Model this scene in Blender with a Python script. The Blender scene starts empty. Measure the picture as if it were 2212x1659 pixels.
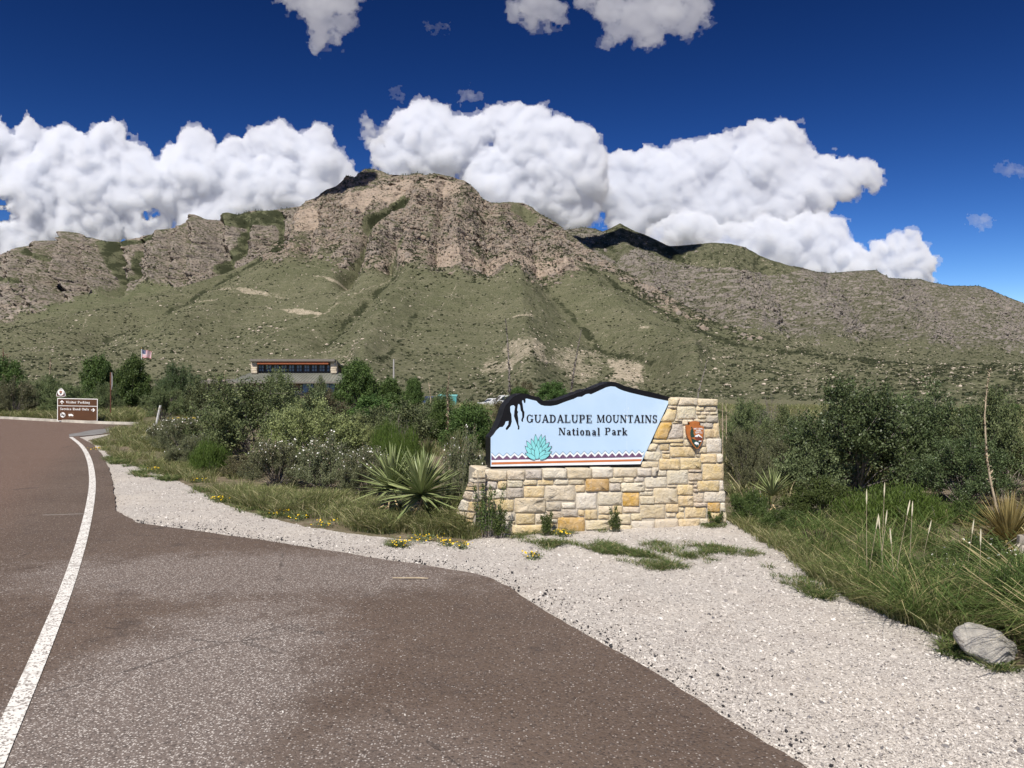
import bpy, math, random
import numpy as np
from mathutils import Vector, Matrix
from mathutils.geometry import tessellate_polygon

random.seed(7)
RNG = np.random.default_rng(11)
SC = bpy.context.scene
COL = SC.collection
R = math.radians

# ------------------------------------------------------------------ camera
F, CX, CY, CAMH = 1662.0, 1106.0, 829.5, 1.6      # focal length and centre of the photograph (2212 wide), eye height
cam = bpy.data.cameras.new("camera")
cam.sensor_width = 36.0
cam.lens = 36.0 * F / 2212.0
cam.clip_start = 0.05
cam.clip_end = 60000.0
camo = bpy.data.objects.new("camera", cam)
camo.location = (0, 0, CAMH)
camo.rotation_euler = (R(90), 0, 0)
COL.objects.link(camo)
SC.camera = camo

# ------------------------------------------------------------------ sky, sun, exposure
SUN_EL, SUN_AZ = R(51.0), R(-16.0)                 # behind the camera, a little to its left
SUN = Vector((math.sin(SUN_AZ) * math.cos(SUN_EL), -math.cos(SUN_AZ) * math.cos(SUN_EL), math.sin(SUN_EL)))
world = bpy.data.worlds.new("World")
SC.world = world
world.use_nodes = True
wn = world.node_tree
wn.nodes.clear()
w_out = wn.nodes.new("ShaderNodeOutputWorld")
w_bg = wn.nodes.new("ShaderNodeBackground")
w_sky = wn.nodes.new("ShaderNodeTexSky")
w_sky.sky_type = 'NISHITA'
w_sky.sun_disc = False
w_sky.sun_elevation = SUN_EL
w_sky.sun_rotation = R(180.0) - SUN_AZ
w_sky.altitude = 1800.0
w_sky.air_density = 1.0
w_sky.dust_density = 0.15
w_sky.ozone_density = 4.0
w_mul = wn.nodes.new("ShaderNodeMix"); w_mul.data_type = 'RGBA'; w_mul.blend_type = 'MULTIPLY'
w_mul.inputs[0].default_value = 1.0
w_mul.inputs[7].default_value = (0.72, 0.53, 0.445, 1)        # the camera's rendering of a clear, dry sky: deep at the top
w_hsv = wn.nodes.new("ShaderNodeHueSaturation")
w_hsv.inputs['Saturation'].default_value = 1.18
w_gam = wn.nodes.new("ShaderNodeGamma")
w_gam.inputs['Gamma'].default_value = 2.2
wn.links.new(w_sky.outputs[0], w_hsv.inputs['Color'])
wn.links.new(w_hsv.outputs[0], w_mul.inputs[6])
wn.links.new(w_mul.outputs[2], w_gam.inputs['Color'])
wn.links.new(w_gam.outputs[0], w_bg.inputs['Color'])
w_bg.inputs['Strength'].default_value = 0.05
wn.links.new(w_bg.outputs[0], w_out.inputs['Surface'])

sun = bpy.data.lights.new("sun", 'SUN')
sun.energy = 4.8
sun.angle = R(0.53)
sun.color = (1.0, 0.94, 0.85)
suno = bpy.data.objects.new("sun", sun)
suno.rotation_euler = (-SUN).to_track_quat('-Z', 'Y').to_euler()
suno.location = (0, 0, 50)
COL.objects.link(suno)

SC.view_settings.view_transform = 'Standard'
SC.view_settings.look = 'None'
SC.view_settings.exposure = 0.35
SC.view_settings.gamma = 1.0
SC.view_settings.use_curve_mapping = False
SC.cycles.max_bounces = 16
SC.cycles.volume_bounces = 14
SC.cycles.diffuse_bounces = 3
SC.cycles.transparent_max_bounces = 12

# ------------------------------------------------------------------ numpy helpers
_perm = RNG.permutation(256)
_perm = np.concatenate([_perm, _perm, _perm])
_g = RNG.normal(size=(256, 3)); _g /= np.linalg.norm(_g, axis=1)[:, None]

def perlin(x, y, z):
    x = np.asarray(x, float); y = np.asarray(y, float) + 0 * x; z = np.asarray(z, float) + 0 * x
    xi = np.floor(x).astype(int); yi = np.floor(y).astype(int); zi = np.floor(z).astype(int)
    xf = x - xi; yf = y - yi; zf = z - zi
    xi &= 255; yi &= 255; zi &= 255
    u = xf * xf * xf * (xf * (xf * 6 - 15) + 10)
    v = yf * yf * yf * (yf * (yf * 6 - 15) + 10)
    w = zf * zf * zf * (zf * (zf * 6 - 15) + 10)
    def gr(i, j, k):
        h = _perm[_perm[_perm[xi + i] + yi + j] + zi + k]
        g = _g[h]
        return g[..., 0] * (xf - i) + g[..., 1] * (yf - j) + g[..., 2] * (zf - k)
    a = gr(0, 0, 0); b = gr(1, 0, 0); x1 = a + u * (b - a)
    a = gr(0, 1, 0); b = gr(1, 1, 0); x2 = a + u * (b - a)
    y1 = x1 + v * (x2 - x1)
    a = gr(0, 0, 1); b = gr(1, 0, 1); x1 = a + u * (b - a)
    a = gr(0, 1, 1); b = gr(1, 1, 1); x2 = a + u * (b - a)
    y2 = x1 + v * (x2 - x1)
    return (y1 + w * (y2 - y1)) * 1.5

def fbm(x, y, z, oct=4, gain=0.5, mode=0):
    s = 0.0; a = 1.0; tot = 0.0
    for i in range(oct):
        n = perlin(x + 17.3 * i, y - 9.1 * i, z + 5.7 * i)
        if mode == 1: n = 1.0 - 2.0 * np.abs(n)          # ridges
        if mode == 2: n = 2.0 * np.abs(n) - 0.6          # billows
        s = s + a * n; tot += a
        a *= gain; x = x * 2.03; y = y * 2.03; z = z * 2.03
    return s / tot

def cells(x, y, z, seed=0):
    """(random value of the nearest cell, distance to it)"""
    x = np.asarray(x, float); xi = np.floor(x).astype(int); yi = np.floor(y).astype(int); zi = np.floor(z).astype(int)
    best = np.full(x.shape, 9.0); val = np.zeros(x.shape)
    rt = np.random.default_rng(seed + 5).uniform(0, 1, (1024, 4))
    for i in (-1, 0, 1):
        for j in (-1, 0, 1):
            for k in (-1, 0, 1):
                h = _perm[(_perm[(_perm[(xi + i) & 255] + yi + j) & 255] + zi + k) & 255]
                q = rt[h + seed]
                d = (xi + i + q[..., 0] - x) ** 2 + (yi + j + q[..., 1] - y) ** 2 + (zi + k + q[..., 2] - z) ** 2
                m = d < best
                best = np.where(m, d, best); val = np.where(m, q[..., 3], val)
    return val, np.sqrt(best)

def sstep(a, b, x):
    t = np.clip((x - a) / (b - a), 0, 1)
    return t * t * (3 - 2 * t)

def curve(pts):
    xs = [p[0] for p in pts]; ys = [p[1] for p in pts]
    return lambda x: np.interp(x, xs, ys)

def soft_curve(pts, w=90):
    xs = np.arange(pts[0][0] - 400, pts[-1][0] + 401, 4.0); ys = np.interp(xs, [p[0] for p in pts], [p[1] for p in pts]); n = int(w / 4)
    for _ in range(3): ys = np.convolve(np.pad(ys, n, mode='edge'), np.ones(2 * n + 1) / (2 * n + 1), 'valid')
    return lambda x: np.interp(x, xs, ys)

def in_poly(px, py, poly):
    px = np.asarray(px, float); py = np.asarray(py, float)
    inside = np.zeros(px.shape, bool)
    n = len(poly)
    for i in range(n):
        x1, y1 = poly[i]; x2, y2 = poly[(i + 1) % n]
        if y1 == y2: continue
        c = ((y1 > py) != (y2 > py)) & (px < (x2 - x1) * (py - y1) / (y2 - y1) + x1)
        inside ^= c
    return inside

def seg_dist(px, py, line):
    d = np.full(np.shape(px), 1e9)
    for (x1, y1), (x2, y2) in zip(line[:-1], line[1:]):
        L = (x2 - x1) ** 2 + (y2 - y1) ** 2
        t = np.clip(((px - x1) * (x2 - x1) + (py - y1) * (y2 - y1)) / L, 0, 1)
        d = np.minimum(d, np.hypot(px - x1 - t * (x2 - x1), py - y1 - t * (y2 - y1)))
    return d

def gz(x, y):
    """height of the ground: level round the road, then sinking to a shallow wash before the mountain"""
    r = np.hypot(x, y)
    t = sstep(42.0, 205.0, r) * (np.asarray(y) > 0)
    return -6.0 * t

def at(px, py, d):
    """point at distance d along the line of sight measured in the photograph"""
    return Vector(((px - CX) * d / F, d, CAMH - (py - CY) * d / F))

def onground(px, py):
    d = CAMH * F / (py - CY)
    return ((px - CX) * d / F, d)

# ------------------------------------------------------------------ object helpers
def mesh_np(name, V, faces, mat=None, smooth=False, attrs=None, fmat=None):
    """faces: (n,3) or (n,4) arrays, or a list of such arrays"""
    me = bpy.data.meshes.new(name)
    V = np.asarray(V, np.float32)
    if isinstance(faces, np.ndarray): faces = [faces]
    faces = [np.asarray(f) for f in faces if len(f)]
    me.vertices.add(len(V)); me.vertices.foreach_set('co', V.ravel())
    nl = sum(f.size for f in faces); nf = sum(len(f) for f in faces)
    me.loops.add(nl); me.polygons.add(nf)
    me.loops.foreach_set('vertex_index', np.concatenate([f.ravel() for f in faces]).astype(np.int32))
    tot = np.concatenate([np.full(len(f), f.shape[1], np.int32) for f in faces])
    st = np.concatenate([[0], np.cumsum(tot)[:-1]]).astype(np.int32)
    me.polygons.foreach_set('loop_start', st)
    me.polygons.foreach_set('use_smooth', np.full(nf, smooth, bool))
    if fmat is not None: me.polygons.foreach_set('material_index', np.asarray(fmat, np.int32))
    me.update(calc_edges=True)
    if attrs:
        for k, a in attrs.items():
            at_ = me.attributes.new(k, 'FLOAT', 'POINT')
            at_.data.foreach_set('value', np.asarray(a, np.float32))
    if mat is not None:
        for m in (mat if isinstance(mat, (list, tuple)) else [mat]): me.materials.append(m)
    return me

def link(name, me, parent=None, loc=None, rot=None, scale=None):
    o = bpy.data.objects.new(name, me)
    COL.objects.link(o)
    if parent is not None: o.parent = parent
    if loc is not None: o.location = loc
    if rot is not None: o.rotation_euler = rot
    if scale is not None: o.scale = scale
    return o

def tag(o, label, cat, group=None):
    o['label'] = label; o['category'] = cat
    if group: o['group'] = group
    return o

def thing(name, label, cat, loc=(0, 0, 0), rz=0.0, group=None):
    o = bpy.data.objects.new(name, None)
    o.empty_display_size = 0.2
    COL.objects.link(o)
    o.location = loc; o.rotation_euler = (0, 0, rz)
    return tag(o, label, cat, group)

def struct(o): o['kind'] = 'structure'; return o
def stuff(o): o['kind'] = 'stuff'; return o

class MB:
    """collects simple shapes into one mesh"""
    def __init__(s): s.v = []; s.f = []
    def add(s, vs, fs):
        n = len(s.v); s.v += [tuple(v) for v in vs]; s.f += [tuple(i + n for i in f) for f in fs]; return s
    def box(s, c, sz, M=None):
        x, y, z = c; a, b, d = sz[0] / 2, sz[1] / 2, sz[2] / 2
        vs = [Vector((x + i * a, y + j * b, z + k * d)) for k in (-1, 1) for j in (-1, 1) for i in (-1, 1)]
        if M is not None: vs = [M @ v for v in vs]
        return s.add(vs, [(0, 2, 3, 1), (4, 5, 7, 6), (0, 1, 5, 4), (2, 6, 7, 3), (0, 4, 6, 2), (1, 3, 7, 5)])
    def tube(s, pts, rad, n=6, cap=True):
        pts = [Vector(p) for p in pts]
        if not isinstance(rad, (list, tuple)): rad = [rad] * len(pts)
        rings = []
        for i, p in enumerate(pts):
            d = (pts[min(i + 1, len(pts) - 1)] - pts[max(i - 1, 0)]).normalized()
            u = d.orthogonal().normalized() if i == 0 else (u - d * u.dot(d)).normalized()
            w = d.cross(u)
            rings.append([p + (u * math.cos(k * 2 * math.pi / n) + w * math.sin(k * 2 * math.pi / n)) * rad[i] for k in range(n)])
        vs = [v for r in rings for v in r]; fs = []
        for i in range(len(pts) - 1):
            for k in range(n):
                k2 = (k + 1) % n
                fs.append((i * n + k, i * n + k2, (i + 1) * n + k2, (i + 1) * n + k))
        if cap:
            fs.append(tuple(range(n - 1, -1, -1))); b = (len(pts) - 1) * n; fs.append(tuple(b + k for k in range(n)))
        return s.add(vs, fs)
    def prism(s, poly, to3, z0, z1, back=True):
        """polygon (2D) given depth from z0 (back) to z1 (front); to3(x, y, z) puts it in place"""
        n = len(poly)
        tris = tessellate_polygon([[Vector((p[0], p[1], 0)) for p in poly]])
        vs = [to3(p[0], p[1], z1) for p in poly] + ([to3(p[0], p[1], z0) for p in poly] if back else [])
        area = sum(poly[i][0] * poly[(i + 1) % n][1] - poly[(i + 1) % n][0] * poly[i][1] for i in range(n))
        fs = []
        for t in tris:
            a, b, c = t
            ar = (poly[b][0] - poly[a][0]) * (poly[c][1] - poly[a][1]) - (poly[c][0] - poly[a][0]) * (poly[b][1] - poly[a][1])
            if ar < 0: b, c = c, b
            fs.append((a, b, c))
            if back: fs.append((a + n, c + n, b + n))
        if back:
            for i in range(n):
                j = (i + 1) % n
                fs.append((i, i + n, j + n, j) if area > 0 else (i, j, j + n, i + n))
        return s.add(vs, fs)
    def mesh(s, name, mat=None, smooth=False):
        me = bpy.data.meshes.new(name)
        me.from_pydata(s.v, [], s.f)
        if smooth: me.polygons.foreach_set('use_smooth', np.ones(len(me.polygons), bool))
        if mat is not None:
            for m in (mat if isinstance(mat, (list, tuple)) else [mat]): me.materials.append(m)
        me.update()
        return me
    def obj(s, name, mat=None, parent=None, smooth=False):
        return link(name, s.mesh(name, mat, smooth), parent)

# ------------------------------------------------------------------ material helpers
class NT:
    def __init__(s, name):
        s.m = bpy.data.materials.new(name); s.m.use_nodes = True
        s.t = s.m.node_tree; s.t.nodes.clear()
        s.out = s.n('OutputMaterial')
    def n(s, typ, **kw):
        nd = s.t.nodes.new('ShaderNode' + typ)
        for k, v in kw.items(): setattr(nd, k, v)
        return nd
    def put(s, sock, v):
        if v is None: return
        if isinstance(v, bpy.types.NodeSocket): s.t.links.new(v, sock)
        elif isinstance(v, bpy.types.Node): s.t.links.new(v.outputs[0], sock)
        else:
            if isinstance(v, (tuple, list)) and len(v) == 3 and sock.type == 'RGBA': v = (*v, 1)
            sock.default_value = v
    def pos(s): return s.n('NewGeometry').outputs['Position']
    def objc(s): return s.n('TexCoord').outputs['Object']
    def attr(s, k): return s.n('Attribute', attribute_name=k).outputs['Fac']
    def vec(s, v, scale):
        nd = s.n('VectorMath', operation='MULTIPLY'); s.put(nd.inputs[0], v); nd.inputs[1].default_value = scale; return nd.outputs[0]
    def noise(s, v, scale, detail=3.0, rough=0.55, dist=0.0):
        nd = s.n('TexNoise'); s.put(nd.inputs['Vector'], v); nd.inputs['Scale'].default_value = scale
        nd.inputs['Detail'].default_value = detail; nd.inputs['Roughness'].default_value = rough; nd.inputs['Distortion'].default_value = dist
        return nd.outputs['Fac']
    def voro(s, v, scale, feature='F1', rnd=1.0):
        nd = s.n('TexVoronoi', feature=feature); s.put(nd.inputs['Vector'], v); nd.inputs['Scale'].default_value = scale
        nd.inputs['Randomness'].default_value = rnd
        return nd
    def math(s, op, a, b=None, c=None, clamp=False):
        nd = s.n('Math', operation=op, use_clamp=clamp); s.put(nd.inputs[0], a)
        if b is not None: s.put(nd.inputs[1], b)
        if c is not None: s.put(nd.inputs[2], c)
        return nd.outputs[0]
    def rng(s, v, a, b, c=0.0, d=1.0):
        nd = s.n('MapRange', interpolation_type='SMOOTHSTEP'); s.put(nd.inputs[0], v)
        for i, q in enumerate((a, b, c, d)): nd.inputs[i + 1].default_value = q
        return nd.outputs[0]
    def ramp(s, fac, stops, interp='LINEAR'):
        nd = s.n('ValToRGB'); e = nd.color_ramp; e.interpolation = interp
        while len(e.elements) < len(stops): e.elements.new(0.5)
        for el, (p, c) in zip(e.elements, stops): el.position = p; el.color = (*c, 1) if len(c) == 3 else c
        s.put(nd.inputs[0], fac); return nd.outputs[0]
    def mix(s, fac, a, b, mode='MIX'):
        nd = s.n('Mix', data_type='RGBA', blend_type=mode); s.put(nd.inputs[0], fac); s.put(nd.inputs[6], a); s.put(nd.inputs[7], b)
        return nd.outputs[2]
    def bump(s, h, strength=0.5, dist=0.01):
        nd = s.n('Bump'); s.put(nd.inputs['Height'], h); nd.inputs['Strength'].default_value = strength; nd.inputs['Distance'].default_value = dist
        return nd.outputs[0]
    def bsdf(s, col, rough=0.8, normal=None, spec=0.3, metal=0.0):
        nd = s.n('BsdfPrincipled'); s.put(nd.inputs['Base Color'], col); s.put(nd.inputs['Roughness'], rough)
        s.put(nd.inputs['Normal'], normal); nd.inputs['Specular IOR Level'].default_value = spec; nd.inputs['Metallic'].default_value = metal
        s.t.links.new(nd.outputs[0], s.out.inputs[0]); return nd

def plain(name, col, rough=0.6, spec=0.3, var=0.15, scale=8.0, metal=0.0, bump=0.0):
    k = NT(name)
    f = k.noise(k.objc(), scale, 4.0, 0.6)
    c = k.mix(k.rng(f, 0.3, 0.7), tuple(q * (1 - var) for q in col), tuple(min(1, q * (1 + var)) for q in col))
    k.bsdf(c, rough, k.bump(f, bump, 0.01) if bump else None, spec, metal)
    return k.m

def leaf_mat(name, dark, light, trans=0.3, spec=0.25, rough=0.55):
    """foliage: colour varies leaf by leaf (attribute tint) and plant by plant"""
    k = NT(name)
    t = k.attr('tint')
    rnd = k.n('ObjectInfo').outputs['Random']
    c = k.ramp(t, [(0.0, dark), (0.55, tuple((a + b) / 2 for a, b in zip(dark, light))), (1.0, light)])
    hs = k.n('HueSaturation'); k.put(hs.inputs['Color'], c)
    k.put(hs.inputs['Value'], k.math('MULTIPLY_ADD', rnd, 0.35, 0.83)); k.put(hs.inputs['Hue'], k.math('MULTIPLY_ADD', rnd, 0.03, 0.485))
    p = k.bsdf(hs.outputs[0], rough, None, spec)
    tr = k.n('BsdfTranslucent'); k.put(tr.inputs['Color'], hs.outputs[0])
    mx = k.n('MixShader'); mx.inputs[0].default_value = trans
    k.t.links.new(p.outputs[0], mx.inputs[1]); k.t.links.new(tr.outputs[0], mx.inputs[2]); k.t.links.new(mx.outputs[0], k.out.inputs[0])
    return k.m
# ================================================================== THE LARGE STRUCTURE
# ------------------------------------------------------------------ ground
def make_ground():
    k = NT("soil")
    p = k.pos()
    a = k.noise(p, 0.35, 5, 0.6); b = k.noise(p, 6.0, 4, 0.6); c = k.noise(p, 60.0, 3, 0.7)
    col = k.mix(k.rng(a, 0.35, 0.65), (0.16, 0.125, 0.085), (0.10, 0.105, 0.05))
    col = k.mix(k.rng(b, 0.45, 0.7), col, (0.24, 0.20, 0.15))
    col = k.mix(k.rng(c, 0.5, 0.75), col, (0.30, 0.26, 0.21))
    sp = k.n('SeparateXYZ'); k.put(sp.inputs[0], p)
    far = k.rng(sp.outputs[1], 30, 90)
    col = k.mix(far, col, k.mix(k.rng(b, 0.4, 0.62), (0.105, 0.112, 0.060), (0.17, 0.155, 0.10)))
    k.bsdf(col, 0.95, k.bump(c, 0.6, 0.02), 0.1)
    rr = np.concatenate([np.linspace(0.0, 45, 46)[1:], np.geomspace(48, 300, 40), np.geomspace(340, 30000, 24)])
    na = 180
    th = np.linspace(0, 2 * np.pi, na, endpoint=False)
    Rr, Th = np.meshgrid(rr, th, indexing='ij')
    X = Rr * np.sin(Th); Y = Rr * np.cos(Th)
    Z = gz(X, Y)
    back = sstep(30, 400, -Y)
    Z = Z - 6 * back
    Z += 0.35 * fbm(X / 25, Y / 25, 0.3, 3) * sstep(40, 70, Rr)
    Z = np.where(Rr > 230, np.minimum(Z, -6.2), Z)
    V = np.concatenate([[[0, 0, 0]], np.stack([X, Y, Z], -1).reshape(-1, 3)])
    nr = len(rr)
    i, j = np.meshgrid(np.arange(nr - 1), np.arange(na), indexing='ij')
    j2 = (j + 1) % na
    q = np.stack([1 + i * na + j, 1 + i * na + j2, 1 + (i + 1) * na + j2, 1 + (i + 1) * na + j], -1).reshape(-1, 4)[:, ::-1]
    t = np.stack([np.zeros(na, int), 1 + np.arange(na), 1 + (np.arange(na) + 1) % na], -1)[:, ::-1]
    struct(link("ground", mesh_np("ground", V, [q, t], k.m, True)))
make_ground()

# ------------------------------------------------------------------ outlines on the ground, measured in the photograph
def gp(pts): return [onground(*p) for p in pts]

def rough_line(pts, step, amp, seed, d_ref=9.0):
    out = []
    for (x1, y1), (x2, y2) in zip(pts[:-1], pts[1:]):
        L = math.hypot(x2 - x1, y2 - y1); n = max(1, int(L / step))
        for i in range(n):
            t = i / n; x = x1 + (x2 - x1) * t; y = y1 + (y2 - y1) * t
            nx, ny = -(y2 - y1) / L, (x2 - x1) / L
            o = amp * float(fbm(np.array([x * 2.5]), np.array([y * 2.5]), seed + 0.5, 4, 0.7)[0])
            out.append((x + nx * o, y + ny * o))
    out.append(pts[-1])
    return out

def smooth_pts(pts, it=2):
    for _ in range(it):
        o = [pts[0]]
        for a, b in zip(pts[:-1], pts[1:]):
            o.append((a[0] * .75 + b[0] * .25, a[1] * .75 + b[1] * .25)); o.append((a[0] * .25 + b[0] * .75, a[1] * .25 + b[1] * .75))
        o.append(pts[-1]); pts = o
    return pts

EDGE_FAR = [(300, 927), (232, 938), (170, 945), (202, 962), (224, 988), (238, 1020), (247, 1060), (250, 1104)]
EDGE_NEAR = [(250, 1106), (300, 1134), (430, 1152), (560, 1170), (780, 1205), (960, 1233), (1030, 1245), (1062, 1254), (1100, 1275), (1200, 1340), (1380, 1440), (1560, 1555), (1730, 1659), (1860, 1760)]
ROAD_EDGE = rough_line(gp(EDGE_FAR), 0.12, 0.05, 3) + rough_line(gp(EDGE_NEAR), 0.05, 0.035, 5)
KERB = [onground(-420, 898)] + gp([(-200, 901), (0, 905), (60, 908.5), (140, 913), (220, 917), (302, 919)])
ROAD = ROAD_EDGE + [(2.4, 0.2), (3.4, -9), (-26, -9), (-60, 20)] + KERB

def sheet(name, poly, z, mat, skirt=0.0):
    b = MB().prism(poly, lambda x, y, t: (x, y, t), z - max(skirt, 0.001), z, back=skirt > 0)
    return struct(b.obj(name, mat))

def road_mat():
    k = NT("chip_seal")
    p = k.pos()
    big = k.noise(p, 0.55, 3, 0.6); mid = k.noise(p, 3.0, 5, 0.65)
    fine = k.voro(p, 90.0); fine2 = k.voro(p, 160.0)
    # worn apron of exposed pale chips beside the line
    sep = k.n('SeparateXYZ'); k.put(sep.inputs[0], p)
    def blob(cx, cy, rx, ry):
        a = k.math('POWER', k.math('MULTIPLY', k.math('SUBTRACT', sep.outputs[0], cx), 1 / rx), 2.0)
        b = k.math('POWER', k.math('MULTIPLY', k.math('SUBTRACT', sep.outputs[1], cy), 1 / ry), 2.0)
        d = k.math('SQRT', k.math('ADD', a, b))
        d = k.math('ADD', d, k.math('MULTIPLY_ADD', mid, 1.1, -0.55))
        return k.rng(d, 0.55, 1.15, 1.0, 0.0)
    w1 = blob(-1.75, 3.9, 0.85, 1.9); w2 = blob(-2.2, 6.4, 2.2, 0.9); w3 = blob(-0.6, 2.9, 0.7, 0.9)
    worn = k.math('MAXIMUM', k.math('MAXIMUM', w1, k.math('MULTIPLY', w2, 0.75)), k.math('MULTIPLY', w3, 0.4))
    base = k.mix(k.rng(big, 0.3, 0.7), (0.102, 0.073, 0.056), (0.134, 0.099, 0.078))
    base = k.mix(k.math('MULTIPLY', k.rng(mid, 0.5, 0.75), 0.5), base, (0.075, 0.058, 0.05))
    # main carriageway is redder
    red = k.rng(k.math('ADD', sep.outputs[0], k.math('MULTIPLY', sep.outputs[1], 0.47)), -1.2, -2.4)
    base = k.mix(k.math('MULTIPLY', red, 0.8), base, (0.165, 0.106, 0.080))
    base = k.mix(k.math('MULTIPLY', worn, 0.7), base, (0.205, 0.175, 0.16))
    chipc = k.n('SeparateColor'); k.put(chipc.inputs[0], fine.outputs['Color'])
    thr = k.math('SUBTRACT', 0.88, k.math('MULTIPLY', worn, 0.44))
    chip = k.math('MULTIPLY', k.math('GREATER_THAN', chipc.outputs[0], thr), k.rng(fine.outputs['Distance'], 0.35, 0.5, 1, 0))
    dark = k.math('MULTIPLY', k.math('LESS_THAN', chipc.outputs[1], 0.20), 0.5)
    col = k.mix(dark, base, (0.035, 0.03, 0.03))
    col = k.mix(k.math('MULTIPLY', k.rng(chipc.outputs[2], 0.3, 1.0), 0.30), col, (0.2, 0.16, 0.14))
    chipcol = k.mix(chipc.outputs[2], (0.34, 0.30, 0.275), (0.62, 0.58, 0.54))
    col = k.mix(k.math('MULTIPLY', chip, k.math('MULTIPLY_ADD', worn, 0.40, 0.50)), col, chipcol)
    h = k.math('ADD', k.math('MULTIPLY', fine.outputs['Distance'], -1.0), k.math('MULTIPLY', fine2.outputs['Distance'], -0.5))
    ck = k.voro(k.vec(p, (0.32, 0.32, 0.32)), 1.0, 'DISTANCE_TO_EDGE').outputs['Distance']
    ck = k.math('ADD', ck, k.math('MULTIPLY', k.math('SUBTRACT', mid, 0.5), 0.07))
    crack = k.math('MULTIPLY', k.rng(k.math('ABSOLUTE', ck), 0.0012, 0.0035, 1, 0), k.rng(big, 0.46, 0.56))
    col = k.mix(k.math('MULTIPLY', crack, 0.5), col, (0.03, 0.026, 0.025))
    st = k.rng(k.noise(p, 1.7, 4, 0.6), 0.62, 0.74)
    col = k.mix(k.math('MULTIPLY', st, 0.45), col, (0.045, 0.037, 0.035))
    k.bsdf(col, 0.9, k.bump(h, 0.55, 0.006), 0.2)
    return k.m
M_ROAD = road_mat()
struct(sheet("road", ROAD, 0.022, M_ROAD, 0.05))

M_SIDE = plain("old_grey_asphalt", (0.20, 0.195, 0.19), 0.9, 0.2, 0.2, 3.0)
sheet("side_road", rough_line(gp([(150, 940), (196, 931), (262, 924), (300, 921), (301, 926), (255, 932), (205, 941), (150, 945)]), 0.3, 0.15, 9), 0.0262, M_SIDE)

def ribbon(line, w, z):
    v = []; f = []
    for i, (x, y) in enumerate(line):
        a = line[max(i - 1, 0)]; b = line[min(i + 1, len(line) - 1)]
        dx, dy = b[0] - a[0], b[1] - a[1]; L = math.hypot(dx, dy) or 1
        nx, ny = -dy / L, dx / L
        v += [(x - nx * w / 2, y - ny * w / 2, z), (x + nx * w / 2, y + ny * w / 2, z)]
        if i: f.append((2 * i - 2, 2 * i - 1, 2 * i + 1, 2 * i))
    m = MB(); m.v = v; m.f = [t[::-1] for t in f]
    return m

def paint_mat():
    k = NT("worn_white_paint")
    p = k.pos()
    fine = k.voro(p, 95.0); c = k.n('SeparateColor'); k.put(c.inputs[0], fine.outputs['Color'])
    a = k.noise(p, 14.0, 4, 0.7)
    wear = k.math('MULTIPLY', k.math('GREATER_THAN', k.math('MULTIPLY_ADD', a, 0.9, c.outputs[0]), 1.22), 0.85)
    crack = k.rng(k.voro(p, 5.0, 'DISTANCE_TO_EDGE').outputs['Distance'], 0.012, 0.03, 0.5, 0.0)
    col = k.mix(k.math('MAXIMUM', wear, crack), (0.74, 0.72, 0.68), (0.2, 0.17, 0.15))
    k.bsdf(col, 0.75, k.bump(fine.outputs['Distance'], 0.4, 0.004), 0.3)
    return k.m
LINE = smooth_pts(gp([(-40, 1720), (0, 1625), (60, 1487), (110, 1366), (150, 1262), (180, 1165), (196, 1090), (201, 1040), (194, 995), (178, 965), (153, 946)]), 3)
lm = ribbon(LINE, 0.094, 0.0268)
o = lm.obj("edge_line_marking", paint_mat()); struct(o)
# a short transverse seam painted across the lane
struct(ribbon(rough_line(gp([(92, 1117), (180, 1114)]), 0.1, 0.03, 4), 0.035, 0.0245).obj("pavement_seam", plain("pale_crack_filler", (0.3, 0.28, 0.25), 0.9)))

kb = MB(); kl = smooth_pts(KERB, 2)
for (x1, y1), (x2, y2) in zip(kl[:-1], kl[1:]):
    a = math.atan2(y2 - y1, x2 - x1); L = math.hypot(x2 - x1, y2 - y1)
    kb.box((0, 0, 0.06), (L + 0.02, 0.16, 0.12), Matrix.Translation(((x1 + x2) / 2, (y1 + y2) / 2, 0)) @ Matrix.Rotation(a, 4, 'Z'))
struct(kb.obj("kerb", plain("pale_concrete", (0.46, 0.43, 0.37), 0.9, 0.2, 0.25, 2.0)))

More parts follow.
